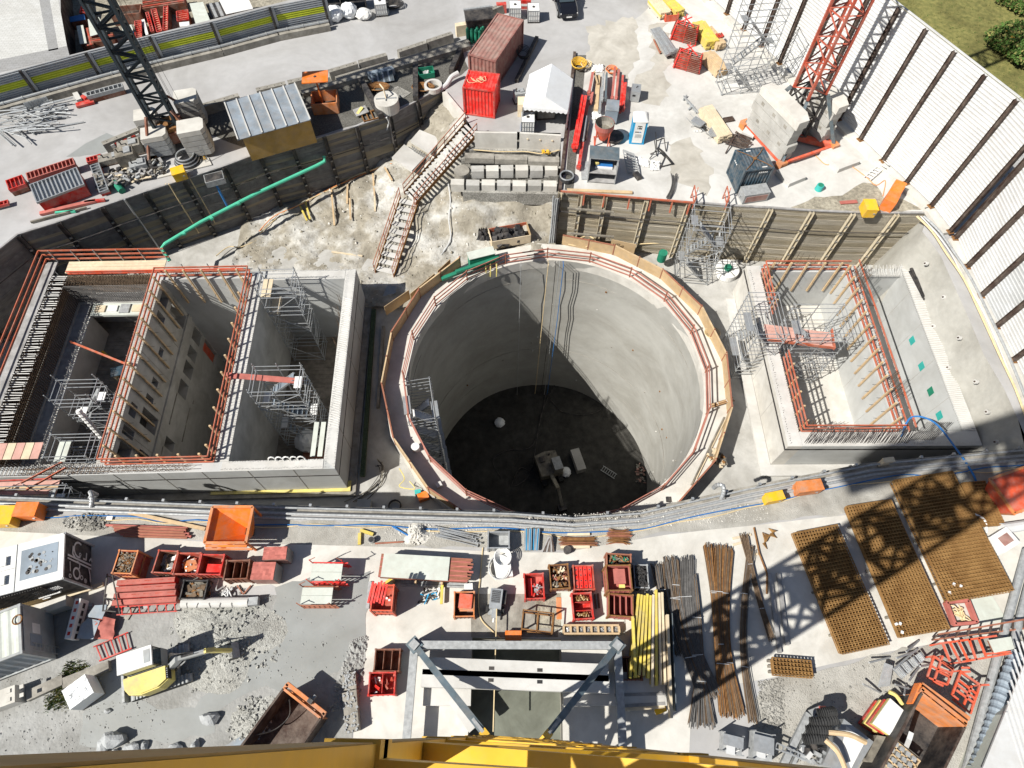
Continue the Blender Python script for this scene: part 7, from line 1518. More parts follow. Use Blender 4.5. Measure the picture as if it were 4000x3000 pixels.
for(kf,x,y,mt_,n_,R0,lab)in[(KN,232,25,'yellow',7,.35,'bright yellow coil of hose at the head of the dark strip'),(KN,295,15,'cable_tan',4,.3,'tan coil of hose right of the yellow one'),(KN,505,60,'orange',4,.32,'orange hose loop behind the red girders')]:
 c=at(*kf(x,y),.15);m=MB()
 for k in range(n_):m.tube([c+V((R0+.05*k)*math.cos(i*PI/8)+U(-.04,.04),(R0+.07*k)*math.sin(i*PI/8),.07*k)for i in range(17)],.035,mt_,5)
 tag(m.build('hose_coil'),lab,'hose coil')
def cloth(kf,pts,lab,mat='white',h=.25,name='sheet'):
 P_=[at(*kf(*p),.05)for p in pts];m=MB();n_=9;vs=[]
 for j in range(n_+1):
  for i in range(n_+1):
   b0=P_[0].lerp(P_[1],i/n_);b1=P_[3].lerp(P_[2],i/n_);e=0 if i in(0,n_)or j in(0,n_)else 1;vs.append(b0.lerp(b1,j/n_)+V(U(-.05,.05),U(-.05,.05),.02+e*U(.05,h)))
 m.add(vs,[(j*(n_+1)+i,(j*(n_+1)+i+1),(j+1)*(n_+1)+i+1,(j+1)*(n_+1)+i)for j in range(n_)for i in range(n_)],mat);tag(m.build(name),lab,'sheet')
cloth(KN,[(340,70),(440,70),(445,10),(330,15)],'crumpled white cloth by the tan hose at the platform head');cloth(KN,[(345,455),(440,470),(430,420),(340,400)],'crumpled white cloth left of the blue grey cabinet');cloth(KN,[(820,880),(905,880),(905,820),(830,800)],'crumpled white sack in front of the black frames',h=.35);cloth(KN,[(705,830),(815,860),(820,800),(710,770)],'strewn white paper left of the white sack',h=.15);cloth(K(1500,0,.63),[(-20,90),(30,95),(35,60),(-15,60)],'grey cloth on the far road by the tank','grey_box');cloth(N2,[(1430,1560),(1520,1560),(1500,1480),(1440,1500)],'black plastic sack on the slope by the stair foot','black',.5)
r=thing('steel_gate','leaning grey barred steel gate beside the roofed bench','gate',at(*KN(650,800)))
m=MB();A_,B_,C2,D2=at(*KN(600,710),.5),at(*KN(690,745),.6),at(*KN(745,930),.1),at(*KN(640,900),.1)
for a_,b_ in((A_,B_),(B_,C2),(C2,D2),(D2,A_)):m.bar(a_,b_,.07,.07,'galv_dull')
m.build('outer_frame',r)
for k in range(8):t=(k+.5)/8;m=MB();m.bar(A_.lerp(D2,t),B_.lerp(C2,t),.05,.05,'galv_dull');m.build('bar',r)
tag(MB().bar(at(*KN(700,900),.15),at(*KN(740,950),.15),.4,.25,'steel_dark').build('steel_block'),'dark steel block at the foot of the barred gate','block')
def frame_thing(kf,segs,lab,mat='steel_dark',r0=.03,name='steel_stand',cat='frame',z=.05):
 m=MB()
 for(a_,b_,za,zb_)in segs:m.bar(at(*kf(*a_),za),at(*kf(*b_),zb_),r0*2,r0*2,mat)
 return tag(m.build(name),lab,cat)
frame_thing(KN,[((870,560),(880,700),.9,.1),((890,690),(1010,830),.1,.1),((930,720),(1020,825),.1,.1),((890,690),(930,720),.1,.1),((1005,830),(1020,825),.1,.1),((940,610),(955,720),.6,.1),((880,635),(940,612),.5,.6),((820,785),(880,700),.1,.6),((880,700),(945,770),.6,.1),((945,770),(910,850),.1,.1),((910,850),(1010,825),.1,.1),((825,745),(895,715),.1,.5),((860,630),(880,760),.7,.1)],'open black steel trestles near the portable toilet')
for k,(x0,y0,x1,y1,lab)in enumerate([(270,250,262,130,'tall stack of red folding trestles near the fence, farther one'),(290,425,300,300,'tall stack of red folding trestles near the fence, nearer one')]):
 c=at(*KO(x0,y0));r=thing('trestle_stack',lab,'trestle stack',V(c.x,c.y,0),-.35,'red trestle stacks')
 for l in range(9):
  z=.12+l*.16;s=1-.02*l
  m=MB()
  for y in(-.35,.35):m.bar(V(-1.2*s,y,z),V(1.2*s,y-.1,z),.07,.08,'red_bright' if l%2 else 'red');m.bar(V(-1.1*s,y,z+.06),V(1.1*s,y-.2,z+.06),.05,.05,'crate_rust')
  for x in(-1.1,0,1.1):m.bar(V(x*s,-.5,z),V(x*s,.45,z),.07,.06,'red_bright')
  m.tube([V(-1.25*s,.35,z-.05),V(-1.25*s,.35,z+.07)],.07,'crate_rust',7);m.build('trestle',r,world=False)
 m=MB();m.bar(V(-.9,-.3,1.55),V(.2,.3,2.0),.07,.07,'red_bright');m.bar(V(-.2,-.4,1.55),V(-.3,.5,2.0),.07,.07,'red_bright');m.bar(V(.6,-.3,1.55),V(-.5,.3,1.9),.07,.07,'red_bright');m.build('top_brace',r,world=False)
def timber_stack(a_,b_,w_,h,lab,mat='wood_new',n=6,lay=3,kf=KO,cap=None):
 A_,B_=at(*kf(*a_),h),at(*kf(*b_),h);d=B_-A_;ang=math.atan2(d.y,d.x);L=d.length;r=thing('timber_stack',lab,'timber stack',V((A_.x+B_.x)/2,(A_.y+B_.y)/2,0),ang,'timber stacks on the platform')
 for l in range(lay):
  for k in range(n):m=MB();e=U(-.08,.08);m.box((e,-w_/2+w_*(k+.5)/n,.1+(h-.1)*l/lay),(L+U(-.1,.1),w_/n-.02,(h-.1)/lay-.02),mat if R()<.8 else(cap or mat));m.build('board',r,world=False)
 for x in(-L*.3,L*.3):m=MB();m.box((x,0,0),(.1,w_,.1),'wood_old');m.build('bearer',r,world=False)
 return r
timber_stack((85,-20),(165,75),1.1,.7,'pale timber stack at the top of the platform, left one','wood_pale',cap='yellow_beam');timber_stack((150,-30),(255,65),1.0,.7,'yellow timber stack at the top of the platform, right one','yellow_beam')
timber_stack((365,130),(455,255),1.2,.8,'yellow timber stack beside the farther red trestles','yellow_beam',cap='wood_new');timber_stack((420,165),(510,270),.9,.7,'brownish timber stack close to the fence kerb','wood_new')
timber_stack((420,320),(520,425),1.2,.8,'stack of round ended timber beside the nearer red trestles','wood_new');timber_stack((410,655),(535,840),1.15,.75,'long stack of fresh pale planks in the middle of the platform','wood_pale',3,5)
heap('rusty_pipes','bunch of rusty pipe ends at the end of a timber stack','pipes',at(*KO(475,270)),1.0,.7,0,.3,40,.5,['rust','red'],hmax=.5)
girder_pile(KO,[((70+i*12,185-i*3),(165+i*14,345-i*6),'galv',.05*(i%2))for i in range(5)],'bundle of silver aluminium beams beside the red trestles',z=.45,w_=.2,h=.2,name='beam_bundle',cat='beam bundle',part='beam')
girder_pile(KO,[((85,245),(125,330),'rail_rust',0),((170,350),(210,355),'steel_brown',0)],'rusty trestle under the aluminium beams',z=.15,w_=.1,h=.1,name='trestle',cat='trestle',part='bar')
r=thing('orange_tub','orange plastic tub between the timber stacks and the red trestles','tub',at(*KO(185,115)),.2)
for(x,y,dx,dy)in((0,-.45,1.2,.05),(0,.45,1.2,.05),(-.6,0,.05,.9),(.6,0,.05,.9)):m=MB();m.box((x,y,0),(dx,dy,.6),'red_orange');m.build('wall',r,world=False)
m=MB();m.box((0,0,0.02),(1.1,.8,.04),'red_orange');m.build('floor',r,world=False)
def tube_tower(label,base,ang,L,W,z0,lifts,lift_h,name='scaffold_tower',stairs=False,deck=(),rad=.035,diag=True,grp=None,mat='galv',top=1.0,extra=0,zbase=None,deckmat='galv'):
 r=thing(name,label,'scaffold',V(base.x,base.y,z0),ang,grp);Ht=lifts*lift_h
 for x in(-L/2,L/2):
  for y in(-W/2,W/2):m=MB();m.tube([V(x,y,0),V(x,y,Ht+top)],rad,mat,6);m.build('standard',r,world=False)
 if L>3:
  for y in(-W/2,W/2):m=MB();m.tube([V(0,y,0),V(0,y,Ht+top)],rad,mat,6);m.build('standard',r,world=False)
 for l in range(lifts+1):
  z=.15+l*lift_h
  m=MB()
  for dz in((0,.5,1.0)if l<lifts+1 else(0,)):
   if z+dz>Ht+top:continue
   for y in(-W/2,W/2):m.tube([V(-L/2-.1,y,z+dz),V(L/2+.1,y,z+dz)],rad*.8,mat,5)
   for x in(-L/2,L/2):m.tube([V(x,-W/2-.1,z+dz),V(x,W/2+.1,z+dz)],rad*.8,mat,5)
  m.build('ledger_frame',r,world=False)
  if l in deck:
   m=MB();m.box((-L*.35,0,z),(L*.28,W*.9,.06),deckmat);m.build('deck',r,world=False)
  if diag and l<lifts:
   m=MB();s=1 if l%2 else-1;m.tube([V(-L/2*s,-W/2,z),V(L/2*s,-W/2,z+lift_h)],rad*.7,mat,5);m.tube([V(L/2,-W/2*s,z),V(L/2,W/2*s,z+lift_h)],rad*.7,mat,5);m.build('diagonal_brace',r,world=False)
  if stairs and l<lifts:
   m=MB();n_=8;s=1 if l%2 else-1;y=W*.22*s;xa,xb=-L*.32*s,L*.32*s
   for yy in(y-.3,y+.3):m.bar(V(xa,yy,z),V(xb,yy,z+lift_h),.04,.14,mat)
   for k in range(n_):t=(k+.5)/n_;m.box((lerp(xa,xb,t),y,z+lift_h*t),(.16,.56,.03),'galv_dull' if not isinstance(stairs,str)else stairs)
   m.build('stair_flight',r,world=False)
   m=MB();m.box((xb+.35*s,0,z+lift_h-.05),(.5,W*.45,.05),deckmat);m.build('landing',r,world=False)
 return r
c4=[at(*KO(432,562)),at(*KO(475,630)),at(*KO(755,565)),at(*KO(650,598))]
tube_tower('open grey scaffold tower with a stair on the platform by the white fence',at(*KO(600,545)),.15,3.2,1.6,0,3,2.0,stairs=True,top=1.2,rad=.035)
frame_thing(KO,[((270,595),(365,700),.3,.3),((280,610),(350,700),.1,.1),((300,680),(330,650),.1,.3),((268,620),(290,590),.1,.2),((290,640),(310,630),.1,.3)],'small bundle of grey scaffold parts on the platform','galv',.05)
def barrow(x,y,a_,lab):
 r=thing('wheelbarrow',lab,'wheelbarrow',at(*KO(x,y)),a_,'wheelbarrows on the platform');m=MB();m.hexa([V(-.3,-.22,.3),V(.3,-.22,.3),V(.3,.22,.3),V(-.3,.22,.3),V(-.5,-.36,.62),V(.5,-.36,.55),V(.5,.36,.55),V(-.5,.36,.62)],'galv');m.build('tray',r,world=False)
 m=MB();m.tube([V(.62,-.05,.2),V(.62,.05,.2)],.2,'rubber',16);m.build('wheel',r,world=False)
 for s in(-1,1):m=MB();m.tube([V(.62,s*.06,.2),V(-.2,s*.25,.3),V(-1.0,s*.3,.6)],.025,'galv_dull',5);m.tube([V(-.25,s*.26,.3),V(-.35,s*.28,0)],.025,'galv_dull',5);m.build('handle',r,world=False)
barrow(350,790,-.7,'upturned looking wheelbarrow beside the plank stack, farther one');barrow(455,855,-.5,'wheelbarrow standing beside the plank stack end, nearer one')
heap('paper_scraps','white paper scraps beside the farther wheelbarrow','paper',at(*KO(360,820)),.7,.4,0,.03,12,.2,['white'],hmax=.05)
frame_thing(KO,[((520+i*14,880-i*12),(650+i*9,920-i*12),.3,.3)for i in range(6)]+[((530,950),(600,820),.1,.6),((660,910),(690,880),.3,.3),((595,815),(690,885),.5,.4),((575,840),(670,915),.4,.3)],'stack of black welded frames behind the blue container','steel_brown',.04)
tag(MB().bar(at(*KO(522,745),.1),at(*KO(580,735),.1),.5,.12,'steel_brown').build('steel_sheet'),'dark steel plate on the platform near the plank stack','steel plate')
c,w_,d_,a_=quad(KP(728,105),KP(935,75),KP(735,185),.9)
r=thing('steel_box','long grey steel box in front of the dark blue container','box',V(c.x,c.y,0),a_);m=MB();m.box((0,0,.08),(w_,d_,.78),'galv');m.build('body',r,world=False);m=MB();m.box((0,0,.86),(w_+.04,d_+.04,.05),'galv_dull');m.build('lid',r,world=False);m=MB();m.box((.02,-d_/2-.02,.2),(w_-.3,.03,.5),'brown_top');m.build('front_panel',r,world=False)
for x in(-1,1):m=MB();m.tube([V(x*w_/2,0,.5),V(x*(w_/2+.1),0,.5),V(x*(w_/2+.1),0,.3)],.03,'galv',5);m.build('handle',r,world=False)
c=at(3197,740);m=MB();m.cyl(c,.3,.45,'teal',18,.26);m.cyl(c+V(0,0,.451),.2,.02,'green',16);tag(m.build('green_tub'),'small green tub alone on the white platform','tub')
r=skip_box((3375,777),(3420,778),(3355,818),.9,'yellow','yellow equipment box at the platform edge beside the orange one')
r=thing('equipment_box','tall bent orange equipment box beside the yellow one at the platform edge','box',at(3470,790),1.0)
m=MB();m.box((-.55,0,0),(1.1,.85,1.0),'orange');m.build('body',r,world=False);m=MB();m.hexa([V(0,-.4,.3),V(1.0,-.4,.9),V(1.0,.4,.9),V(0,.4,.3),V(0,-.4,1.0),V(1.0,-.4,1.3),V(1.0,.4,1.3),V(0,.4,1.0)],'orange');m.build('hood',r,world=False)
for(a_,b_,lab)in[((3282,792),(3348,787),'flat red brown plank on the sandy ground by the yellow box'),((3455,668),(3500,705),'flat red brown plank on the fence kerb')]:tag(MB().bar(at(*a_,.1),at(*b_,.1),.3,.06,'red_dusty').build('plank'),lab,'plank','red brown planks')
frame_thing(N4,[((625,1145),(700,1080),.2,.2),((665,1165),(745,1095),.2,.2)]+[((633+i*18,1137-i*15),(673+i*18,1157-i*15),.2,.2)for i in range(5)]+[((735,1030),(785,1070),.3,.6),((720,1060),(765,1085),.3,.6),((720,1060),(735,1030),.3,.3)],'small white ladder leaning at the fence kerb','white',.03,'ladder','ladder')
m=MB();m.tube(smoothpath([at(*N4(*p),.04)for p in((280,975),(330,1030),(385,1068),(480,1045),(560,1090),(640,1150),(700,1200),(760,1170),(745,1270))],5),.03,'cable_orange',5);tag(m.build('cable'),'orange cable snaking over the white platform from the red crane','cable')
bar_bundle('rebar_bundle','bent bunch of grey rebar near the platform edge, left of the stair scaffold','rebar bundle',at(*KP(175,10)),at(*KP(120,215)),12,.35,['rebar_grey'],.1,.022,(1.5,.8),None,.15,tie=False)
patch('sand_patch',[N4(*p)for p in((150,1345),(300,1280),(480,1260),(620,1180),(700,1190),(760,1290),(860,1290),(1000,1360),(900,1372),(400,1368))],'dirt',.012,.12,.6)
patch('crane_footing',[N4(*p)for p in((60,1090),(150,1020),(205,1130),(90,1175))],'concrete_white',.05)
tag(MB().bar(at(*N4(395,1050),.2),at(*N4(530,1000),.2),2.2,.4,'concrete_white').build('concrete_pad'),'white concrete pad under the right foot of the red crane','pad','white crane pads');tag(MB().bar(at(*N4(90,1160),.2),at(*N4(200,1115),.2),1.6,.4,'concrete_white').build('concrete_pad'),'white concrete pad under the near foot of the red crane','pad','white crane pads');tag(MB().bar(at(*KO(650,800),.2),at(*KO(720,830),.2),1.4,.4,'concrete_white').build('concrete_pad'),'white concrete pad under the left foot of the red crane','pad','white crane pads')
m=MB()
r=thing('railing','red steel edge rail on the top of the sunlit timber wall','guard rail',at(2190,745));m.bar(at(2190,747,.35),at(2712,792,.35),.08,.14,'rail_red');m.build('rail',r)
for t in(.18,.33,.52,.68,.84,.97):p=at(2190,747,.3).lerp(at(2712,792,.3),t);m=MB();m.bar(p,p-V(0,.12,1.1),.1,.1,'rail_red');m.build('post',r)
tag(MB().bar(at(2215,742,.1),at(2470,752,.1),.25,.1,'wood_new').build('plank'),'long yellow plank lying along the top of the sunlit timber wall','plank')
FR=[V(17.95-.44*k*0,59.27,0)]
def line_pts():
 d=V(-1.19,2.35,0).normalized()*2.62;P0=V(30.78,34.95,0);out=[P0+d*k for k in range(16,0,-1)];out+=[P0];return out
F1=line_pts()+[V(31.45,32.5,0)];F2=[V(31.62,31.9,0),V(31.65,29.3,0),V(31.8,26.8,0),V(31.98,24.3,0),V(32.15,21.7,0),V(32.3,19.2,0),V(32.5,16.7,0),V(32.65,14.2,0)]
for pts,lab in((F1,'very tall white ribbed hoarding with brown posts along the platform'),(F2,'very tall white ribbed hoarding with brown posts beside the right shaft')):
 r=thing('hoarding',lab,'fence',pts[-1]);zt=9.45
 for a,b in zip(pts[:-1],pts[1:]):
  d=(b-a).normalized();n=V(d.y,-d.x,0)*-1.0
  if n.x<0:n=-n
  m=MB();z=.4;p=.26;o=n*.16
  vs=[];prof=[]
  while z<zt:prof+=[(0,z),(.032,z+.05),(.032,z+.15),(0,z+.19)];z+=p
  for of,zz in prof:vs+=[a+o+n*of+V(0,0,zz),b+o+n*of+V(0,0,zz)]
  k=len(prof);m.add(vs,[(2*i,2*i+1,2*i+3,2*i+2)for i in range(k-1)],random.choice(['fence_white','fence_white','fence_white2']));m.build('panel',r)
 for i,a in enumerate(pts):
  b=pts[min(i+1,len(pts)-1)];c=pts[max(i-1,0)];d=(b-c).normalized();n=V(-d.y,d.x,0)
  if n.x>0:n=-n
  m=MB()
  for s in(-1,1):m.bar(a+d*(.12*s)+V(0,0,.3),a+d*(.12*s)+V(0,0,9.4),.025,.26,'steel_brown',up=n)
  m.bar(a+V(0,0,.3),a+V(0,0,9.4),.22,.02,'steel_brown',up=n);m.build('post',r)
  m=MB();m.box(a+V(0,0,.3),(.45,.4,.06),'rust',math.atan2(d.y,d.x));m.build('foot_plate',r)
 m=MB()
 for a,b in zip(pts[:-1],pts[1:]):d=(b-a).normalized();n=V(d.y,-d.x,0);n=n if n.x>0 else-n;m.bar(a+n*.2+V(0,0,9.5),b+n*.2+V(0,0,9.5),.14,.06,'fence_white')
 m.build('top_rail',r)
r=thing('kerb_wall','low pale concrete kerb wall under the white hoarding','kerb',F1[-1])
for pts in(F1,F2):
 for a,b in zip(pts[:-1],pts[1:]):d=(b-a).normalized();n=V(-d.y,d.x,0);n=n if n.x<0 else-n;m=MB();m.bar(a+n*.05+V(0,0,.15),b+n*.05+V(0,0,.15),.7 if pts is F2 else.95,.3,'concrete_pale');m.build('kerb_block',r)
m=MB();c=at(3050,288,.5);m.box(c,(.55,.04,.5),'white',-1.1)
c=at(3052,292,.5);tag(m.build('number_sign'),'small white number plate 2 on the kerb under the hoarding','sign')
tx=bpy.data.curves.new('numeral','FONT');tx.body='2';tx.size=.42;tx.extrude=.004;to=bpy.data.objects.new('numeral',tx);COL.objects.link(to)
plate=bpy.data.objects['number_sign'];
dg=bpy.context.evaluated_depsgraph_get();me=bpy.data.meshes.new_from_object(to.evaluated_get(dg));bpy.data.objects.remove(to)
no=bpy.data.objects.new('numeral',me);COL.objects.link(no);me.materials.clear();me.materials.append(MAT['black']);pc=at(3050,288,.5)
no.matrix_world=Matrix.Translation(pc+V(.0,-.0,.1))@Matrix.Rotation(-1.1,4,'Z')@Matrix.Translation(V(-.12,-.03,0))@Matrix.Rotation(PI/2,4,'X');no.parent=plate
for(off,z,rad,mt_,lab)in[(-.75,.38,.09,'galv_dull','grey pipe running along the kerb beside the right shaft'),(-1.1,.36,.07,'cable_tan','cream hose running along the kerb beside the right shaft'),(-1.0,.34,.05,'fence_white','thin cream cable beside the cream hose along the kerb')]:
 base=[(3580,845),(3640,905),(3700,990),(3760,1090),(3830,1230),(3900,1380),(3960,1520),(4010,1640)];sh={-.75:30,-1.1:2,-1.0:12}[off]
 tag(MB().tube(smoothpath([at(x+sh+U(-6,6),y,z)for x,y in base],4),rad,mt_,6).build('pipe'),lab,'pipe','services along the kerb')
m=MB();a_,b_=at(3558,1067+60,-2.2),at(3460,1155,-2.7);m.tube([at(3560,1050,-.2),RB(12.6,11.8,RT)],.12,'steel_dark',8);m.tube([at(3553,1060,-.4),RB(12.6,11.55,RT)],.07,'steel_dark',8);tag(m.build('support_pipe'),'dark pipe strut bridging from the kerb to the right shaft','pipe')
m=MB();m.tube(smoothpath([RB(7.5,.6,RT+.1),at(3560,1630,-1.8),at(3650,1650,-1),at(3740,1760,-.1),at(3800,1850,.2),at(3815,1890,.05)],6),.06,'blue',6);tag(m.build('hose'),'dark blue hose arching from the right shaft over the pit edge','hose')
def bush(c,rx,ry,rz,n,label,leaf=.18,mats=('leaves','grass')):
 r=thing('bush',label,'bush',V(c.x,c.y,0));m=MB()
 for i in range(n):
  u=U(-1,1);q=U(0,2*PI);k=U(.35,1)**.5;s=math.sqrt(1-u*u);p=V(c.x+rx*k*s*math.cos(q)*(1+.2*math.sin(3*q)),c.y+ry*k*s*math.sin(q),rz*.55+rz*.55*k*u)
  if p.z<0:p.z=.05
  a_=V(U(-1,1),U(-1,1),U(-1,1)).normalized()*leaf;b_=a_.cross(V(U(-1,1),U(-1,1),U(-1,1))).normalized()*leaf*.6;m.add([p-a_,p+b_,p+a_,p-b_],[(0,1,2,3)],mats[0]if R()<.7 else mats[1])
 m.build('foliage',r);m=MB()
 for k in range(5):m.tube([V(c.x,c.y,0),V(c.x+U(-.5,.5)*rx,c.y+U(-.5,.5)*ry,rz*.8)],.05,'wood_old',5)
 m.build('stem',r);return r
bush(at(3985,210),3.2,3.0,1.8,5200,'dense green bush in the field at the top right',.14);bush(at(4000,30),2.6,2.0,1.0,2600,'low green bush at the top right corner beside the pale path',.14);bush(at(3925,200),1.2,.9,.6,1400,'small green clump in front of the yellow bin',.1)
c=at(3937,158);r=thing('litter_bin','small yellow bin in the grass at the top right','bin',c,.3);m=MB();m.cyl((0,0,0),.5,1.0,'yellow',18,.62);m.build('body',r,world=False);m=MB();m.cyl((0,0,1.0),.66,.18,'yellow_pale',18,.4);m.build('lid',r,world=False)
patch('pale_path',[(3905,-40),(4100,60),(4300,120),(4300,-100)],'concrete_pale',.012,.15)
m=MB()
for i in range(9000):
 t=R();q=R();p=V(lerp(24,62,t),lerp(36,72,q),0)
 if(p.y-34.95)<-(p.x-30.78)*2.35/1.19+1.5:continue
 h=U(.04,.14);a_=U(0,6.28);dx=V(math.cos(a_),math.sin(a_),0)*.05;m.add([p-dx,p+dx,p+V(U(-.08,.08),U(-.08,.08),h)],[(0,1,2)],'grass' if R()<.8 else 'leaves')
tag(m.build('meadow_grass'),'rough yellow green grass beyond the white hoarding','grass',kind='stuff')
def lattice(parent,c,w_,z0,z1,mat,chord=.16,brace=.09,sect=2.5,name='mast_section',rot=0.0,world=True,bracemat=None):
 rz=Matrix.Rotation(rot,3,'Z');C4=[V(c.x,c.y,0)+rz@V(sx*w_/2,sy*w_/2,0)for sx,sy in((-1,-1),(1,-1),(1,1),(-1,1))];n=max(1,round((z1-z0)/sect));h=(z1-z0)/n
 for s in range(n):
  m=MB();za,zb_=z0+s*h,z0+(s+1)*h
  for p in C4:m.bar(p+V(0,0,za),p+V(0,0,zb_),chord,chord,mat,up=(1,0,0))
  for i in range(4):
   p,q=C4[i],C4[(i+1)%4];k=2
   for j in range(k):
    a_,b_=za+h*j/k,za+h*(j+1)/k
    if(i+j)%2:p,q=q,p
    m.bar(p+V(0,0,a_),q+V(0,0,b_),brace,brace,bracemat or mat)
   m.bar(C4[i]+V(0,0,zb_),C4[(i+1)%4]+V(0,0,zb_),brace,brace,bracemat or mat)
  m.build(name,parent)
def ballast(parent,c,ang,L,W,z0,n,h,mat='concrete_old',slant=.3,names='ballast_block'):
 rz=Matrix.Rotation(ang,3,'Z')
 for k in range(n):
  pts=[c+rz@V(x,y,0)for x,y in((-L/2,-W/2),(L/2-slant,-W/2),(L/2,-W/2+slant),(L/2,W/2-slant),(L/2-slant,W/2),(-L/2,W/2))]
  m=MB();m.prism(pts,z0+k*h+.01,z0+(k+1)*h-.04,mat if k<n-1 else 'concrete_pale');m.build(names,parent)
cc=at(643,473,1.9);cc.z=0
cr=thing('tower_crane','dark lattice tower crane rising from grey concrete ballast beside the road','crane',V(cc.x,cc.y,0),.42)
lattice(cr,cc,1.55,1.3,28.8,'crane_dark',.2,.12,1.7,rot=.42)
m=MB()
for s in(-1,1):
 rz=Matrix.Rotation(.42+PI/4,3,'Z')
 m.bar(cc+rz@V(-3.0,0,.35),cc+rz@V(3.0,0,.35),.4,.45,'rust');m.bar(cc+rz@V(0,-3.0,.42),cc+rz@V(0,3.0,.42),.4,.45,'rust')
m.build('cross_base',cr)
m=MB()
for(sx,sy)in((-1,-1),(1,-1),(1,1),(-1,1)):
 p=cc+Matrix.Rotation(.42,3,'Z')@V(sx*.9,sy*.9,0);q=cc+Matrix.Rotation(.42,3,'Z')@V(sx*2.1,sy*2.1,0);m.bar(p+V(0,0,3.2),q+V(0,0,.5),.16,.16,'crate_rust')
m.build('stay',cr)
m=MB();m.box((cc.x+.1,cc.y-.1,.7),(2.2,2.2,.9),'crate_rust',.42);m.box((cc.x+.3,cc.y-.2,1.6),(1.5,1.5,.3),'rust',.42);m.build('base_frame',cr)
for(x,y,L,W,n,h,mt_)in[(KL(825,290)[0],KL(825,290)[1],1.9,1.5,5,.45,'concrete'),(KL(520,345)[0],KL(520,345)[1],1.8,1.3,4,.45,'galv_dull'),(KL(785,45)[0],KL(785,45)[1],1.7,1.6,5,.45,'concrete'),(KL(450,195)[0],KL(450,195)[1],1.6,1.3,4,.55,'concrete_old')]:
 p=at(x,y,n*h+.35);ballast(cr,V(p.x,p.y,0),.3,L,W,.35,n,h,mt_,.25)
m=MB()
for(dx,dy)in((.7,1.2),(1.0,.9),(1.6,.6)):m.tube([V(cc.x+dx,cc.y+dy,.6),V(cc.x+dx*.4+.4,cc.y+dy*.5,28)],.015,'steel_dark',3)
m.build('cable',cr)
fL,fN,fR=at(*KO(650,770),.4),at(3053,640,.4),at(*KO(1200,905),.4)
cen=(fL+fR)/2;fB=cen*2-fN
rc=thing('tower_crane','red lattice tower crane on black legs with beige concrete ballast by the white hoarding','crane',V(cen.x,cen.y,0));dR=(fN-fL);angR=math.atan2(dR.y,dR.x)
mc=V(cen.x,cen.y,0)
lattice(rc,mc,1.65,4.4,30.0,'crane_red',.17,.08,2.0,rot=angR)
for f in(fL,fN,fR,fB):
 m=MB();d=(V(f.x,f.y,0)-mc).normalized();m.bar(V(f.x,f.y,.45),mc+d*1.35+V(0,0,4.4),.2,.24,'steel_grey');m.build('leg',rc)
 m=MB();m.box((f.x,f.y,0.05),(.6,.6,.6),'orange_faded',angR);m.build('foot',rc)
m=MB();m.bar(fL+V(0,0,0),fR+V(0,0,0),.4,.4,'red_orange');m.bar(fN+V(0,0,.05),fB+V(0,0,.05),.4,.4,'red_orange');m.build('cross_base',rc)
m=MB();m.bar(fL,fN,.2,.2,'red_orange');m.bar(fR,fB,.2,.2,'red_orange');m.bar(fN,fR,.2,.2,'red_orange');m.build('base_beam',rc)
lattice(rc,mc,1.7,.5,4.4,'steel_dark',.16,.09,2,'base_tower',rot=angR)
u=(fN-fL).normalized();v=V(-u.y,u.x,0);
def slabs(c0,L,W,n,h,z0,nm='ballast_block'):
 for k in range(n):
  m=MB();e=.12*math.sin(k*2);a_=c0+u*e;P_=[a_-u*(L/2)-v*(W/2),a_+u*(L/2)-v*(W/2),a_+u*(L/2)+v*(W/2-.4),a_+u*(L/2-.8)+v*(W/2),a_-u*(L/2-.8)+v*(W/2),a_-u*(L/2)+v*(W/2-.4)]
  if sum(P_[i].x*P_[(i+1)%6].y-P_[(i+1)%6].x*P_[i].y for i in range(6))<0:P_=P_[::-1]
  m.prism(P_,z0+k*h+.01,z0+(k+1)*h-.05,'concrete' if k<n-1 else 'concrete_pale');m.build(nm,rc)
  if k in(1,3):
   for t in(-.3,0,.3):
    q=a_+u*(L*t)-v*(W/2+.012);m=MB();m.box((q.x,q.y,z0+k*h+h*.3),(.3,.03,h*.35),'concrete_old',angR);m.build('lifting_recess',rc)
mid1=(fL+fN)/2;mid2=(fR+fB)/2
slabs(V(mid1.x,mid1.y,0)+v*.55,4.6,1.3,5,.72,.55);slabs(V(mid2.x,mid2.y,0)-v*.3+u*0,3.6,1.3,5,.66,.55)
mcx,mcy,mw=.50,-1.364,2.35
yc=thing('tower_crane','yellow lattice crane mast running down below the camera, on a grey cross frame','crane',V(mcx,mcy,0))
A0=V(mcx,mcy,0)
def MR(x,y):return Matrix.Rotation(-.038,3,'Z')@V(x,y,0)
def chord_box(z0,z1):
 for(sx,sy)in((-1,-1),(1,-1),(1,1),(-1,1)):
  p=A0+MR(sx*mw/2,sy*mw/2);m=MB();m.bar(p+V(0,0,z0),p+V(0,0,z1),.2,.2,'crane_yellow',up=(1,0,0))
  if sy>0:m.box((p.x,p.y+.103,z0+.2),(.19,.005,z1-z0-.4),'crane_brown')
  for zz in(z0+.05,z1-.05):m.box((p.x,p.y,zz-.1),(.235,.235,.2),'crane_yellow')
  m.build('chord',yc)
SH=3.575;zb=3.6;ns=11
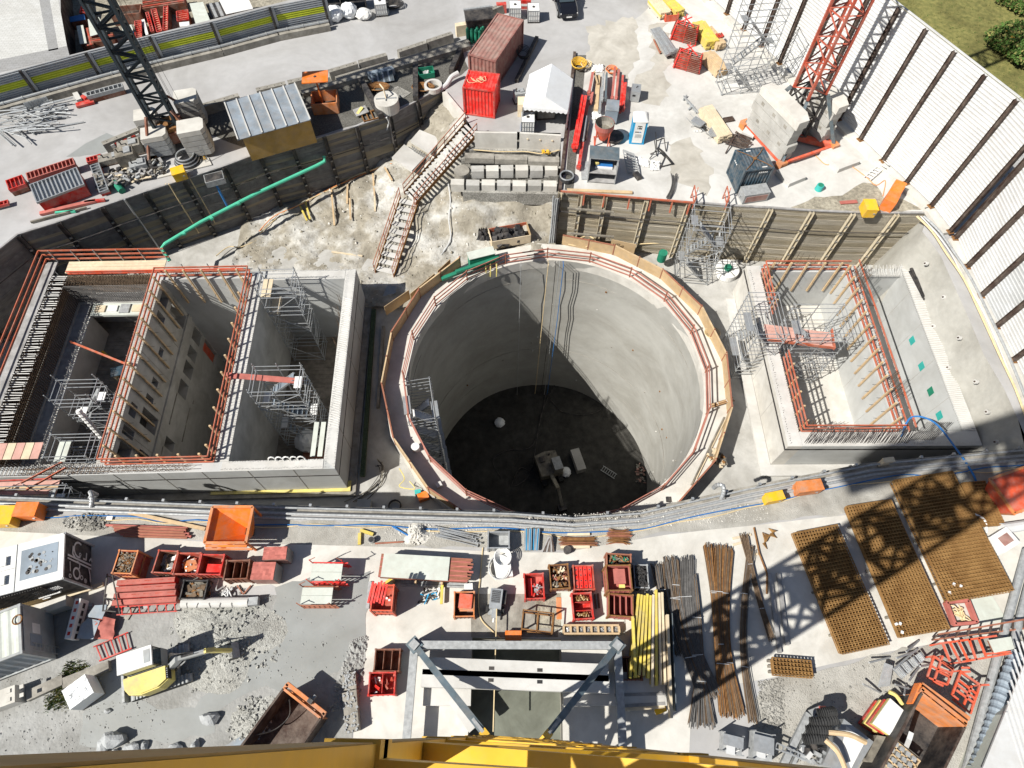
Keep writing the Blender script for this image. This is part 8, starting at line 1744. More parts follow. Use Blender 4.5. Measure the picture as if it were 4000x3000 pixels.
for s in range(ns):
 z0=zb+s*SH;z1=z0+SH
 chord_box(z0,z1)
 m=MB()
 for i,(a_,b_)in enumerate((((-1,1),(1,1)),((1,1),(1,-1)),((1,-1),(-1,-1)),((-1,-1),(-1,1)))):
  p,q=A0+MR(a_[0]*mw/2,a_[1]*mw/2),A0+MR(b_[0]*mw/2,b_[1]*mw/2)
  if(s+i)%2:p,q=q,p
  zm=(z0+z1)/2
  if z0>30 and i==0:m.bar(p+V(0,-.02,z0+.05),q+V(0,-.02,z0+.05),.14,.2,'crane_yellow');continue
  m.bar(p+V(0,0,z0+.1),q+V(0,0,zm),.19,.19,'crane_yellow');m.bar(q+V(0,0,zm),p+V(0,0,z1-.1),.19,.19,'crane_yellow');m.bar(p+V(0,0,z0+.05),q+V(0,0,z0+.05),.2,.22,'crane_yellow')
 m.build('bracing',yc)
 m=MB();m.box((mcx+.1,mcy+.1,z0+.3),(1.4,1.5,.05),'crane_yellow');m.build('rest_platform',yc)
 m=MB()
 for x in(-.75,-.4):m.bar(V(mcx+x,mcy+.7,z0),V(mcx+x,mcy+.7,z1),.04,.04,'crane_yellow')
 for k in range(9):m.bar(V(mcx-.75,mcy+.7,z0+.2+k*.3),V(mcx-.4,mcy+.7,z0+.2+k*.3),.03,.03,'crane_yellow')
 m.build('ladder',yc)
zt=zb+ns*SH
m=MB();m.cyl((mcx,mcy,zt),1.4,1.2,'crane_yellow',24);m.build('slewing_ring',yc)
m=MB();m.box((mcx+1.9,mcy-.6,zt+.4),(1.5,1.7,2.2),'white');m.build('operator_cab',yc)
jd=V(-.96,-.28,0).normalized();jn=V(-jd.y,jd.x,0)
def truss(a_,b_,w_,h_,n,nm):
 m=MB();d=(b_-a_)/n;s=V(-d.y,d.x,0).normalized()*w_/2
 for k in range(n):
  p,q=a_+d*k,a_+d*(k+1)
  for e in(s,-s):m.bar(p+e,q+e,.14,.14,'crane_yellow');m.bar(p+e,(p+q)/2+V(0,0,h_),.09,.09,'crane_yellow');m.bar((p+q)/2+V(0,0,h_),q+e,.09,.09,'crane_yellow')
  m.bar((p+q)/2+V(0,0,h_)-d*.5,(p+q)/2+V(0,0,h_)+d*.5,.14,.14,'crane_yellow');m.bar(p+s,q-s,.08,.08,'crane_yellow')
 m.build(nm,yc)
T0=V(mcx,mcy,zt+1.4)
truss(T0+jd*-1.2,T0-jd*38,1.3,1.4,14,'jib');truss(T0+jd*1.2,T0+jd*18,1.6,.5,6,'counter_jib');m=MB();m.bar(T0+jd*1.2+V(0,0,-.2),T0+jd*18+V(0,0,-.2),1.7,.1,'crane_yellow');m.build('counter_jib_deck',yc)
for k in range(3):m=MB();c=T0+jd*(14.5+k*1.1);m.box((c.x,c.y,c.z-1.8),(.8,2.0,2.6),'concrete',math.atan2(jd.y,jd.x));m.build('counterweight',yc)
lattice(yc,V(mcx,mcy,0),1.5,zt+1.2,zt+6,'crane_yellow',.15,.09,2.4,'tower_head')
q1,q2=at(1620,2520,1.2),at(2410,2522,1.2);cxm=(q1.x+q2.x)/2;hw=(q2.x-q1.x)/2
F4=[V(q1.x,q1.y,0),V(q2.x,q2.y,0),V(q2.x,2*mcy-q2.y,0),V(q1.x,2*mcy-q1.y,0)]
for i in range(4):p,q=F4[i],F4[(i+1)%4];m=MB();m.bar(p+V(0,0,1.15),q+V(0,0,1.15),.34,.34,'steel_grey');m.bar(p+V(0,0,1.33),q+V(0,0,1.33),.38,.04,'galv_dull');m.build('frame_beam',yc)
for i,p in enumerate(F4):
 m=MB();m.box((p.x,p.y,.1),(.62,.62,1.3),'steel_grey',PI/4);m.box((p.x,p.y,1.4),(.4,.4,.12),'galv_dull',PI/4+.1);m.build('corner_foot',yc)
 t=V((-1,1,1,-1)[i]*mw/2,(1,1,-1,-1)[i]*mw/2,0)+A0;e=(t-p).normalized();m=MB();m.bar(p+e*.3+V(0,0,1.3),t+V(0,0,3.7),.3,.28,'steel_grey');m.bar(p+e*2.5+V(0,0,2.05),t+V(0,0,3.95),.14,.14,'galv_dull');m.build('strut',yc)
 m=MB();m.bar(t-e*.35+V(0,0,3.6),t+V(0,0,4.0),.34,.3,'crane_yellow');m.build('strut_bracket',yc)
for(y0,lab)in((0,0),):
 pass
for k,(ya,yb)in enumerate([((560,268),(1700,312)),((550,342),(1705,382))]):
 A_,B_=at(*KD(*ya),1.3),at(*KD(*yb),1.3);m=MB();m.bar(V(A_.x,A_.y-.35,.95),V(B_.x,B_.y-.35,.95),.78,.7,'concrete_white');m.build('ballast_beam',yc)
 for t in(.37,.63):p=A_.lerp(B_,t);m=MB();m.box((p.x,p.y-.35,1.302),(.26,.16,.008),'black');m.build('lifting_slot',yc)
for(x0,x1)in((1655,1840),(2200,2600)):m=MB();p,q=at(x0,2690,.5),at(x1,2690,.5);m.bar(V(p.x,p.y,.25),V(q.x,q.y,.25),1.5,.45,'concrete_white');m.build('ballast_support',yc)
m=MB();m.bar(V(-.55,.1,.7),V(-.55,5.8,.7),.05,.05,'cable_tan');m.build('cable',yc)
p0=at(1840,2330);p1=at(2190,2860)
tag(MB().bar(at(*KD(730,525),.35),at(*KD(860,715),.35),.35,.3,'concrete_white').build('concrete_post'),'white concrete post lying slanted between the crane struts','post')
tube_tower('grey scaffold stair tower inside the west chamber of the left shaft',at(265,1503,-.6),thL,2.6,1.45,-6.6,2,2.1,stairs=True,top=1.8,deckmat='white')
tube_tower('grey scaffold frame with mesh deck inside the near end of the west chamber',at(262,1738,-1.4),thL,2.5,1.5,-6.6,2,2.0,stairs=False,deck=(2,),top=1.2,deckmat='panel_pale')
tube_tower('grey scaffold stair tower standing in front of the left shaft',LB(-18.0,-1.55,0),thL,4.6,1.3,-6.0,2,2.0,stairs=True,top=1.0)
tube_tower('grey scaffold stair tower with blue treads in the east chamber of the left shaft',LB(-4.2,5.9,0),thL,3.1,1.9,-9.7,4,2.0,stairs='grey_blue',top=1.0,deckmat='white')
tube_tower('small grey scaffold with planks in the far corner of the east chamber',LB(-5.0,13.3,0),thL,2.4,1.7,-9.7,4,2.1,stairs=False,deck=(3,4),top=1.4,deckmat='wood_pale')
tube_tower('dense grey scaffold stair tower outside the right shaft',RB(-.5,8.6,0),thR,2.0,3.4,-6.0,3,1.6,stairs=True,top=1.2)
tube_tower('dense grey scaffold stair tower inside the right shaft',RB(3.2,8.2,0),thR,3.4,2.4,-7.0,3,1.9,stairs=True,top=1.2)
tube_tower('tall grey scaffold stair tower against the sunlit timber wall',V(14.3,33.2,0),-.08,2.6,2.0,-6.0,3,2.0,stairs=True,top=.9)
tube_tower('grey ladder tower hanging on the left side inside the round shaft',V(SHC.x-SHR+1.1,SHC.y-2.5,0),.2,1.8,3.2,-26,15,1.4,stairs='white',top=.8)
for k,x_ in enumerate((13.1,15.5)):
 r=thing('safety_gate',('left','right')[k]+' red safety gate at the head of the tall scaffold stair tower','gate',V(x_,34.6,0),0,'red gates at the stair head')
 for y in(0,1.1):m=MB();m.bar(V(x_,34.5+y,0),V(x_,34.5+y,1.25),.07,.07,'rail_red');m.build('post',r)
 for z in(.55,1.2):m=MB();m.bar(V(x_,34.5,z),V(x_,35.6,z),.06,.09,'rail_red');m.build('rail',r)
 m=MB();m.bar(V(x_,34.5,.1),V(x_+.3,35.6,1.1),.05,.05,'rail_red');m.build('brace',r)
r=thing('walkway','red dusty plank walkway bridging over the west wall of the right shaft','walkway',RB(2,8,RT));
for k in range(5):m=MB();m.bar(RB(-.2,7.6+k*.27,RT+1.0),RB(4.2,6.9+k*.27,RT+1.0),.25,.06,'pink');m.build('plank',r)
m=MB();m.bar(RB(-.2,7.4,RT+1.15),RB(4.2,6.75,RT+1.15),.05,.25,'rail_red');m.bar(RB(4.2,6.7,RT+1.1),RB(4.4,8.3,RT+1.1),.05,.3,'rail_red');m.build('toe_board',r)
r=thing('walkway','pinkish plank lying across the east chamber wall of the left shaft','plank',LB(-6,6,LT));m=MB();m.bar(LB(-7.7,6.6,LT+.45),LB(-2.6,6.0,LT+.45),.4,.06,'red_dusty');m.build('plank',r)
r=thing('walkway','timber walkway with red boards at the near left corner of the left shaft','walkway',LB(-19,.3,LT))
for k in range(5):m=MB();m.bar(LB(-20.8+k*.55,1.1,LT+.15),LB(-20.8+k*.55,2.2,LT+.15),.5,.05,'wood_pale' if k%2 else 'pink');m.build('plank',r)
for k in range(4):m=MB();m.bar(LB(-23,-1.3+k*.3,LT-.2),LB(-16.8,-1.25+k*.3,LT-.2),.27,.05,('wood_pale','pink','wood_new','pink')[k]);m.build('long_plank',r)
m=MB();m.bar(LB(-24,-.4,LT+.3),LB(-17,-.3,LT+.3),.06,.14,'red');m.bar(LB(-18.6,-.6,LT+.5),LB(-16.4,.6,LT+.7),.06,.14,'rail_red');m.bar(LB(-18.2,-1,LT+.4),LB(-16,.2,LT+.8),.06,.14,'rail_red');m.build('toe_board',r)
m=MB();m.bar(at(500,1425,LT+.5),at(275,1335,-3.6),.12,.12,'rail_red');tag(m.build('red_strut'),'single long red strut slanting into the west chamber of the left shaft','strut')
m=MB();pts=[at(305,1603,-1.6).lerp(at(400,1710,-4.2),i/18)for i in range(19)];m.tube(pts,[.2 if i%2 else.15 for i in range(19)],'white',8);tag(m.build('air_duct'),'white ribbed air duct hanging down inside the west chamber','duct')
r=thing('work_table','cluttered trestle table on the chamber floor of the left shaft','table',LB(-17.4,9.6,-6.55),.3)
m=MB();m.box((0,0,.75),(1.5,.8,.05),'blue_box');m.build('table_top',r,world=False)
for x in(-.6,.6):m=MB();m.box((x,0,0),(.08,.7,.75),'wood_pale');m.build('leg',r,world=False)
tag(MB().box(LB(-18.9,11.0,-6.2),(.9,.15,.5),'yellow',-.6).build('yellow_box'),'small yellow object on the chamber floor of the left shaft','box')
tag(MB().box(LB(-3.2,3.6,-9.75),(2.6,1.6,.25),'rail_rust',thL).build('formwork_box'),'rusty red low frame on the floor of the east chamber','frame')
m=MB();vs0,fs0=bmesh_ico(3);m.add([LB(-4.1,4.9,-8.8)+V(v_.x*.9*U(.9,1.1),v_.y*.9*U(.9,1.1),v_.z*.7*U(.9,1.1))for v_ in vs0],fs0,'white');tag(m.build('wrapped_load'),'white wrapped load under the stair tower of the east chamber','wrapped load')
for k,(x,y)in enumerate([(1.35,.95),(.9,.95)]):tag(MB().bar(LB(-x-.25,1.0,LT+.0-.4),LB(-x-.25,3.4,LT-.4),.3,.05,'panel_pale').build('board'),'pale board in the near corner of the east chamber, %s'%('left','right')[k],'board','pale boards in the east chamber')
m=MB()
for k in range(5):c=LB(-3.9+k*.45,.6,LT+.1);m.tube([c+V(.25*math.cos(i*PI/6),.1*math.sin(i*PI/6),.3*math.sin(i*PI/6))for i in range(7)],.045,'white',5)
tag(m.build('hose_loops'),'small white hose loops on the near wall of the left shaft','hose')
SA=[at(1800,500,.0),at(1800-120,650,-2.2),at(1578,770,-4.0),at(1482,1075,-6.0)]
SA=[at(1842,503,0),at(1600,778,-3.9),at(1502,1072,-5.9)]
r=thing('site_stair','long site stair with rusty rails descending the rubble slope','stair',SA[0]);wd=1.5
for a,b in zip(SA[:-1],SA[1:]):
 d=(b-a);dh=V(d.x,d.y,0).normalized();n=V(-dh.y,dh.x,0);k=max(1,int(abs(d.z)/.185))
 for i in range(k):p=a.lerp(b,(i+.5)/k);m=MB();m.bar(p-n*wd/2+V(0,0,.05),p+n*wd/2+V(0,0,.05),V(d.x,d.y,0).length/k*.72,.05,'concrete_white');m.build('tread',r)
 for s in(-1,1):
  m=MB();o=n*(s*(wd/2+.05));m.bar(a+o,b+o,.06,.28,'rust');m.build('stringer',r)
  for h in(.55,1.05):m=MB();m.bar(a+o+V(0,0,h),b+o+V(0,0,h),.055,.055,'rail_rust');m.build('hand_rail',r)
  q=max(2,int(d.length/1.25))
  for i in range(q+1):p=a.lerp(b,i/q)+o;m=MB();m.bar(p-V(0,0,.1),p+V(0,0,1.08),.05,.05,'rail_rust');m.build('rail_post',r)
for k,(a_,b_,mt_,lab)in enumerate([((285,1335),(330,1430),'yellow_beam','yellow board lying on the slope, left of the pair'),((320,1310),(350,1420),'yellow_beam','yellow board lying on the slope, right of the pair'),((488,1230),(508,1460),'wood_new','longest plank lying upright on the slope'),((593,1185),(590,1320),'wood_new','plank on the slope right of the longest one, upper'),((607,1285),(613,1425),'wood_new','plank on the slope right of the longest one, lower'),((757,1125),(768,1265),'wood_new','plank high on the slope nearer the stair, upper'),((768,1265),(772,1370),'wood_pale','plank on the slope nearer the stair, lower'),((835,1085),(882,1170),'wood_new','short plank at the top of the slope by the pale slabs'),((490,1632),(690,1659),'wood_pale','pale plank lying flat at the foot of the slope')]):
 p,q=at(*N2(*a_),-4.4),at(*N2(*b_),-4.8);p=V(p.x,p.y,slope_z(p.x,p.y)+.2);q=V(q.x,q.y,slope_z(q.x,q.y)+.2)
 A_,B_=at(*N2(*a_),p.z),at(*N2(*b_),q.z);tag(MB().bar(A_,B_,.14,.08,mt_).build('plank'),lab,'plank','planks lying on the slope')
def slope_path(kf,pts,rad,mt_,lab,nm='hose',dz=.1):
 P_=[]
 for p in pts:
  z=-4.0
  for _ in range(6):g_=at(*kf(*p),z);z=slope_z(g_.x,g_.y)+dz
  P_.append(at(*kf(*p),z))
 tag(MB().tube(smoothpath(P_,5),rad,mt_,5).build(nm),lab,'hose','hoses on the rubble slope')
slope_path(N2,[(0,1540),(90,1450),(200,1370),(350,1290),(500,1220),(640,1140),(780,1090),(900,1030)],.05,'cable_tan','cream hose following the foot of the dark timber wall')
slope_path(N2,[(20,1500),(120,1400),(300,1320),(460,1230),(600,1170),(740,1110),(880,1060)],.04,'cable_orange','orange tan hose beside the cream one at the wall foot')
slope_path(N2,[(1245,1180),(1260,1300),(1250,1420),(1260,1550),(1200,1650)],.06,'fence_white','white hose running down the shotcrete slope')
slope_path(N1,[(1400,1659),(1480,1600),(1560,1600),(1659,1560)],.04,'cable_tan','tan hose tangle near the green pipe end')
m=MB();m.tube(smoothpath([at(*N2(845,760),.1),at(*N2(860,800),-.6),at(*N2(820,900),-2.2),at(*N2(760,1020),-3.8),at(*N2(680,1110),-5.0)],6),.07,'fence_white',7);tag(m.build('hose'),'thick white hose hanging over the dark timber wall','hose')
for(x,y,lab)in[(1065,740,'tan cable loop hanging on the timber wall near its right end')]:
 m=MB();m.tube(smoothpath([at(*N2(1045,650),.1),at(*N2(1040,700),-.8),at(*N2(1060,820),-2.4),at(*N2(1080,760),-2.2),at(*N2(1050,700),-1.2)],6),.05,'cable_tan',5);tag(m.build('cable'),lab,'cable')
m=MB()
for(a_,b_,z0,z1)in(((1085,1160),(1270,1480),.1,-5.2),((1105,1160),(1300,1500),.1,-5.3),((1235,1115),(1420,1460),.1,-5)):A_=at(*N1(*a_),z0)+V(0,-.5,0);m.tube([A_,V(A_.x,A_.y,z1)],.05,'cable_tan',5)
tag(m.build('cable_drop'),'three tan cables hanging down the dark timber wall','cables')
gp=[at(*N2(440,1010),-1.6),at(*N2(445,1045),-1.9),at(*N2(390,1075),-2.0),at(*N1(1659,1255),-2.2),at(*N1(1300,1440),-2.4),at(*N1(1070,1580),-2.6),at(*N1(1045,1610),-2.8),at(*N1(1100,1690),-3.4)]
r=thing('green_pipe','long bright green pipe crossing in front of the dark timber wall','pipe',gp[3]);m=MB();m.tube(gp,.14,'green_pipe',10);m.build('tube',r)
for t in(.2,.5,.8):p=gp[3].lerp(gp[5],t);d=(gp[5]-gp[3]).normalized()*.12;m=MB();m.tube([p-d,p+d],.17,'green_pipe',10);m.build('coupling',r)
m=MB();m.tube([at(*N1(1410,1165),-.4)+V(0,-.5,0),at(*N1(1410,1165),-.4)+V(0,-.5,-2.3)],.09,'blue',8);tag(m.build('drain_pipe'),'short blue drain pipe on the dark timber wall','pipe')
m=MB();c=at(*N1(1395,1105),.2)+V(0,-.6,0);m.box((c.x,c.y,-.35),(1.4,.9,.5),'galv_dull',.4);m.box((c.x,c.y,.151),(1.3,.8,.01),'steel_dark',.4);tag(m.build('drain_box'),'grey grated drain box fixed at the top of the dark timber wall','drain box')
m=MB();a_=at(*N1(820,1260),.1)+V(0,-.5,0);m.tube([a_,V(a_.x,a_.y,-5.6)],.07,'galv',7);tag(m.build('down_pipe'),'thin grey pipe running down the dark timber wall','pipe')
def on_ring(deg,rad,z=-5):return V(SHC.x+rad*math.cos(math.radians(deg)),SHC.y+rad*math.sin(math.radians(deg)),z)
bar_bundle('bar_bundle','short rusty bundle lying across the ring slab at the right','bar bundle',at(2775,1590,-4.9),at(2858,1565,-4.9),14,.3,['rust','wood_new'],.12,.03,tie=True)
tag(MB().bar(at(2828,1630,-4.9),at(2700,1895,-4.9),.09,.08,'wood_old').bar(at(2832,1640,-4.88),at(2720,1870,-4.88),.06,.06,'wood_pale').build('poles'),'pair of long thin poles lying on the ring slab at the right','poles')
heap('sticks','small heap of sticks and wire on the ring slab by the lower right boards','sticks',at(2800,1790,-4.9),.8,1.4,.9,-4.95,22,.8,['wood_pale','wood_old','rust'],hmax=.15)
c=at(2780,1305,-4.9);m=MB()
for k in range(5):m.tube([c+V((.35+.06*k)*math.cos(i*PI/8),(.3+.05*k)*math.sin(i*PI/8),.05*k)for i in range(17)],.03,'cable_tan',5)
tag(m.build('cable_coil'),'cream cable coil on the ring slab at the upper right','cable coil')
tag(MB().bar(at(2830,1390,-4.9),at(2838,1438,-4.9),.16,.1,'blue_cab').build('blue_tubes'),'short blue tube pack on the ring slab at the right','tubes')
c=at(1625,1755,-5);m=MB();m.cyl(c,.28,.5,'white',18);tag(m.build('bucket'),'white bucket standing on the ring slab at the lower left','bucket')
tag(MB().box(at(1715,1898,-5),(.4,.35,.3),'concrete_white',.5).build('block'),'small pale block on the ring slab at the lower left','block');tag(MB().box(at(2610,1952,-5),(.3,.35,.1),'steel_dark').build('metal_square'),'small dark square plate on the ring slab at the lower right','plate')
m=MB();m.bar(at(1725,1090,-4.4),at(1950,1003,-4.4),.3,.25,'green');m.tube([at(1780,1062,-4.1),at(1948,1006,-4.1)],.16,'green',8);tag(m.build('green_girder'),'dark green girder lying on the rim at the upper left of the shaft','girder')
c,w_,d_,a_=quad((1822,985),(1925,960),(1830,1015),-3.6);r=thing('pump_box','pale roofed pump box at the back of the shaft rim','pump box',V(c.x,c.y,-5),a_);m=MB();m.box((0,0,0),(w_*.95,d_*.9,1.3),'green');m.build('body',r,world=False);m=MB();m.box((0,0,1.32),(w_,d_,.06),'panel_pale');m.build('lid',r,world=False)
r=thing('material_box','open timber box of dark sacks at the back of the shaft rim','box',at(1990,935,-5),.25);c=V(0,0,0)
for(x,y,dx,dy,mt_)in((0,-.7,3.2,.05,'wood_pale'),(0,.7,3.2,.05,'rail_red'),(-1.6,0,.05,1.4,'wood_pale'),(1.6,0,.05,1.4,'plywood')):m=MB();m.box((x,y,0),(dx,dy,.9),mt_);m.build('side',r,world=False)
m=MB()
for i in range(40):m.box((U(-1.4,1.4),U(-.6,.6),U(.1,.8)),(.5,.4,.25),'black',U(0,3),(U(-.4,.4),U(-.4,.4)))
m.build('sacks',r,world=False)
for k,x in enumerate((1898,1916,1940)):
 p=at(x,1030,-4.5);m=MB();m.tube(smoothpath([p,p+V(0,-.2,.1),p+V(.02,-.45,-.3),p+V(0,-.5,-1.0)],4),.05,'yellow_pale',5);tag(m.build('strap'),'yellow strap over the back rim of the shaft, %s'%('left','middle','right')[k],'strap','yellow straps over the rim')
for(a_,b_,lab)in[((1605,1165),(1700,1085),'plywood board leaning at the upper left of the ring, longer one'),((1712,1075),(1760,1030),'plywood board leaning at the upper left of the ring, shorter one'),((1505,1215),(1600,1150),'plywood board at the left start of the ring screen')]:tag(MB().bar(at(*a_,-4.4),at(*b_,-4.4),.04,1.1,'plywood').build('timber_sheet'),lab,'board','plywood boards by the ring')
LBRD=tag(MB().bar(at(2385,955,-4.4),at(2480,975,-4.4),.05,1.2,'plywood').build('lettered_screen'),'plywood board with black lettering behind the shaft','board')
for t,s in((.25,'u'),(.6,'p')):
 p=at(2385,955,-4.4).lerp(at(2480,975,-4.4),t)
m=MB();p=at(2390,957,-4.0)+V(0,-.05,0)
for(dx,dz,w_,h)in((.1,0,.05,.35),(.3,0,.05,.35),(.1,-.0,.25,.05),(.45,-.05,.05,.4),(.6,.1,.05,.25),(.45,.3,.2,.05),(.45,.1,.2,.05)):m.box((p.x+dx,p.y-.03+.0,p.z+dz-.1),(w_,.02,h),'black')
m.build('lettering',None).parent=LBRD
c=at(2835,1065,-5.95);r=thing('cable_drum','pale cable drum with green hub beside the tall scaffold','cable drum',c);m=MB();m.cyl((0,0,0),.95,.5,'white',28);m.build('flange',r,world=False);m=MB();m.cyl((0,0,.5),.3,.25,'green',14);m.build('hub',r,world=False)
for k in range(3):m=MB();m.bar(V(-.9*math.cos(k*1.05),-.9*math.sin(k*1.05),.52),V(.9*math.cos(k*1.05),.9*math.sin(k*1.05),.52),.08,.04,'galv');m.build('spoke',r,world=False)
c=at(2582,1015,-5.0);m=MB();m.cyl(c,.35,.9,'green',16);tag(m.build('barrel'),'dark green barrel beside the tall scaffold','barrel')
bar_bundle('pipe_bundle','vertical dark pipes down the corner where the timber wall meets the slope','pipes',at(2175,770,-.2),at(2175,775,-.2)+V(0,.01,-5.2),4,.5,['steel_dark','galv_dull'],0,.08,tie=False)
m=MB();m.tube(smoothpath([at(*N3(1110,1570),-4.7),at(*N3(400,1590),-4.8),at(*N3(480,1530),-4.7),at(*N3(540,1560),-4.6),at(*N3(480,1600),-4.6)],5),.05,'cable_tan',5)
tag(m.build('hose'),'tan hose loop on the ground behind the shaft','hose')
for(x,y,lab)in[(360,1350,'ladder beam hung on the sunlit timber wall, upper one'),(360,1510,'ladder beam hung on the sunlit timber wall, lower one')]:
 A_,B_=at(*N3(x,y),-.9 if y<1400 else-3.4),at(*N3(x+300,y+25),-.9 if y<1400 else-3.4);tag(MB().bar(A_,B_,.15,.12,'wood_old').build('beam'),lab,'beam','beams on the timber wall')
tag(MB().prism([at(*p,-5.9)for p in((1490,1170),(1515,1115),(1550,1120),(1545,1175))][::-1],-5.95,-5.85,'roof_metal').build('sheet'),'blue grey sheet on the dark pit floor by the stair foot','sheet')
m=MB();m.bar(LB(.95,.8,-5.7),LB(.75,14.5,-5.7),.3,.25,'moss');tag(m.build('drain_channel'),'long mossy green channel along the foot of the left shaft','channel')
m=MB();m.bar(LB(1.6,6,-5.8),LB(1.55,13,-5.8),.2,.2,'concrete_old');tag(m.build('kerb_beam'),'narrow concrete beam on the dark pit floor beside the left shaft','beam')
m=MB()
for k in range(5):m.tube(smoothpath([at(1480+U(-15,15),1810+U(-30,20),-5.9),at(1500+U(-20,20),1830,-5.6),at(1470+U(-30,30),1900,-5.9),at(1400+U(-60,30),1960,-5.9)],5),.03,'wood_old' if k%2 else 'black',4)
tag(m.build('cables'),'loose dark cables on the pit floor near the lower left of the ring','cables')
m=MB();m.tube(smoothpath([at(1560,1830,-4.9),at(1580,1870,-4.9),at(1560,1900,-5),at(1620,1910,-4.9),at(1600,1880,-4.8)],5),.035,'yellow_pale',5);tag(m.build('cord'),'yellow cord tangle outside the lower left boards of the ring','cord')
tag(MB().box(at(1655,1945,-5.9),(.7,.5,.5),'orange',.4).build('box'),'small orange box outside the ring at the lower left','box');tag(MB().box(at(1635,1930,-5.9),(.4,.3,.5),'teal',.2).build('box'),'small teal box beside the small orange one','box')
m=MB();c=at(1543,1978,-5.9)
for k in range(4):m.tube([c+V(.4*math.cos(i*PI/8),.4*math.sin(i*PI/8),.06*k)for i in range(17)],.04,'black',5)
tag(m.build('cable_coil'),'black cable coil on the pit floor below the near pipes','cable coil');tag(MB().box(at(1425,1978,-5.9),(.9,.7,.4),'grey_box').build('box'),'pale grey open box on the pit floor near the pipes','box')
ZB=-25.9
m=MB()
for k,(x0,y0,x1,y1,mt_,rad)in enumerate([(2141,1025,2085,1700,'cable_tan',.035),(2170,1030,2150,1500,'black',.03),(2185,1030,2165,1450,'galv_dull',.03),(2200,1030,2210,1120,'blue',.035),(2035,1030,2030,1400,'galv_dull',.03)]):
 a_=at(x0,y0,-4.6);a_=V(a_.x,a_.y-.35,-4.6);tag(MB().tube([a_+V(0,.6,0),a_+V(0,0,.1),V(a_.x+U(-.1,.1),a_.y-.05,-12),V(a_.x+U(-.2,.2),a_.y-.3,ZB+.2)],rad,mt_,5).build('shaft_hose'),('cream','black','grey','blue','thin grey')[k]+' hose hanging down the back of the round shaft','hose','hoses hanging in the round shaft')
for k,pts in enumerate([[(2180,1480),(2120,1600),(2080,1740),(1980,1760),(1925,1800),(1960,1870)],[(2140,1500),(2100,1700),(2070,1850),(2000,1900),(2030,1830),(2070,1840)],[(2150,1560),(2200,1610),(2290,1620),(2350,1600)]]):tag(MB().tube(smoothpath([at(*p,ZB+.1)for p in pts],6),.04,'steel_dark',5).build('floor_hose'),'grey hose snaking over the shaft bottom, %s'%('left loop','near loop','right tail')[k],'hose','hoses on the shaft bottom')
c=at(2145,1850,ZB);r=thing('shaft_excavator','dusty excavator working at the bottom of the round shaft','excavator',c,-1.25)
for y in(-.85,.85):m=MB();m.box((-.2,y,0),(3.0,.45,.7),'rubber');m.build('track',r,world=False)
m=MB();m.prism([V(-1.6,-1.1,0),V(.7,-1.1,0),V(.8,1.1,0),V(-1.6,1.1,0),V(-1.8,0,0)],.8,1.7,'wood_old');m.build('engine_hood',r,world=False)
m=MB();m.box((.1,.65,1.7),(1.3,.85,.9),'concrete_old');m.build('cab',r,world=False);m=MB();m.box((.1,.65,2.6),(1.3,.85,.06),'galv_dull');m.build('cab_roof',r,world=False)
m=MB();m.bar(V(.6,-.1,1.3),V(2.6,-.1,2.4),.35,.45,'dirt');m.bar(V(2.6,-.1,2.4),V(3.9,-.1,1.3),.28,.32,'wood_old');m.build('boom',r,world=False);m=MB();m.box((4.0,-.1,.4),(.7,.8,.8),'steel_dark');m.build('bucket',r,world=False)
m=MB();m.box((-1.0,-.5,1.71),(.6,.5,.2),'steel_dark');m.tube([V(-1.3,.3,1.7),V(-1.3,.3,2.1)],.08,'steel_dark',8);m.build('exhaust',r,world=False)
def sack(px,py,lab,s=.9):
 c=at(px,py,ZB);m=MB();m.add([c+V(v_.x*s*U(.85,1.1),v_.y*s*U(.85,1.1),max(0,.3+v_.z*.4))for v_ in vs0],fs0,'white_sheet');tag(m.build('bulk_bag'),lab,'bag','white bags on the shaft bottom')
sack(1952,1655,'white bag lying alone on the left of the shaft bottom',.55);sack(2208,1848,'white sheet bag beside the excavator on the shaft bottom',.55)
tag(MB().bar(at(2243,1760,ZB+.5),at(2272,1840,ZB+.5),.9,.9,'concrete').build('concrete_block'),'pale concrete block on the shaft bottom, right of the excavator','concrete block')
m=MB()
A_,B_=at(2345,1835,ZB+.1),at(2400,1870,ZB+.1);o=V(.3,.45,0)
m.bar(A_,B_,.06,.06,'galv_dull');m.bar(A_+o,B_+o,.06,.06,'galv_dull')
for k in range(7):t=(k+.5)/7;m.bar(A_.lerp(B_,t),A_.lerp(B_,t)+o,.05,.05,'galv_dull')
tag(m.build('ladder'),'grey ladder lying on the shaft bottom','ladder');heap('rubble','pinkish rubble at the right foot of the shaft bottom','rubble',at(2500,1850,ZB),1.0,2.5,0,ZB,20,.5,['brown_top','concrete_old'],kind='stuff')
c0,w_,d_,a_=quad(KH(890,640),KH(1570,1140),KH(770,930),1.6)
p,q=at(*KH(950,790),2.1),at(*KH(1510,1230),2.1);e=q-p;ang=math.atan2(e.y,e.x);c=(p+q)/2
s2=open_skip(V(c.x,c.y,0),ang,5.2,e.length+.2,2.1,'orange_faded','orange_faded','tall open orange skip at the lower right, dark inside','black')
for k,(tl,tr,lab)in enumerate([((885,640),(1570,1140),'x')]):
 A_,B_=at(*KH(*tl),1.6),at(*KH(*tr),1.6);m=MB();m.bar(A_,B_,.2,.5,'orange_faded');m.bar(A_,A_+(at(*KH(770,930),1.6)-A_),.2,.5,'orange');tag(m.build('steel_stand'),'orange steel frame leaning against the head of the tall skip','frame')
m=MB();m.bar(at(*KH(760,1380),2.3),at(*KH(700,1530),.5),.35,.2,'fence_white');tag(m.build('loose_post'),'pale post standing inside the tall orange skip','post')
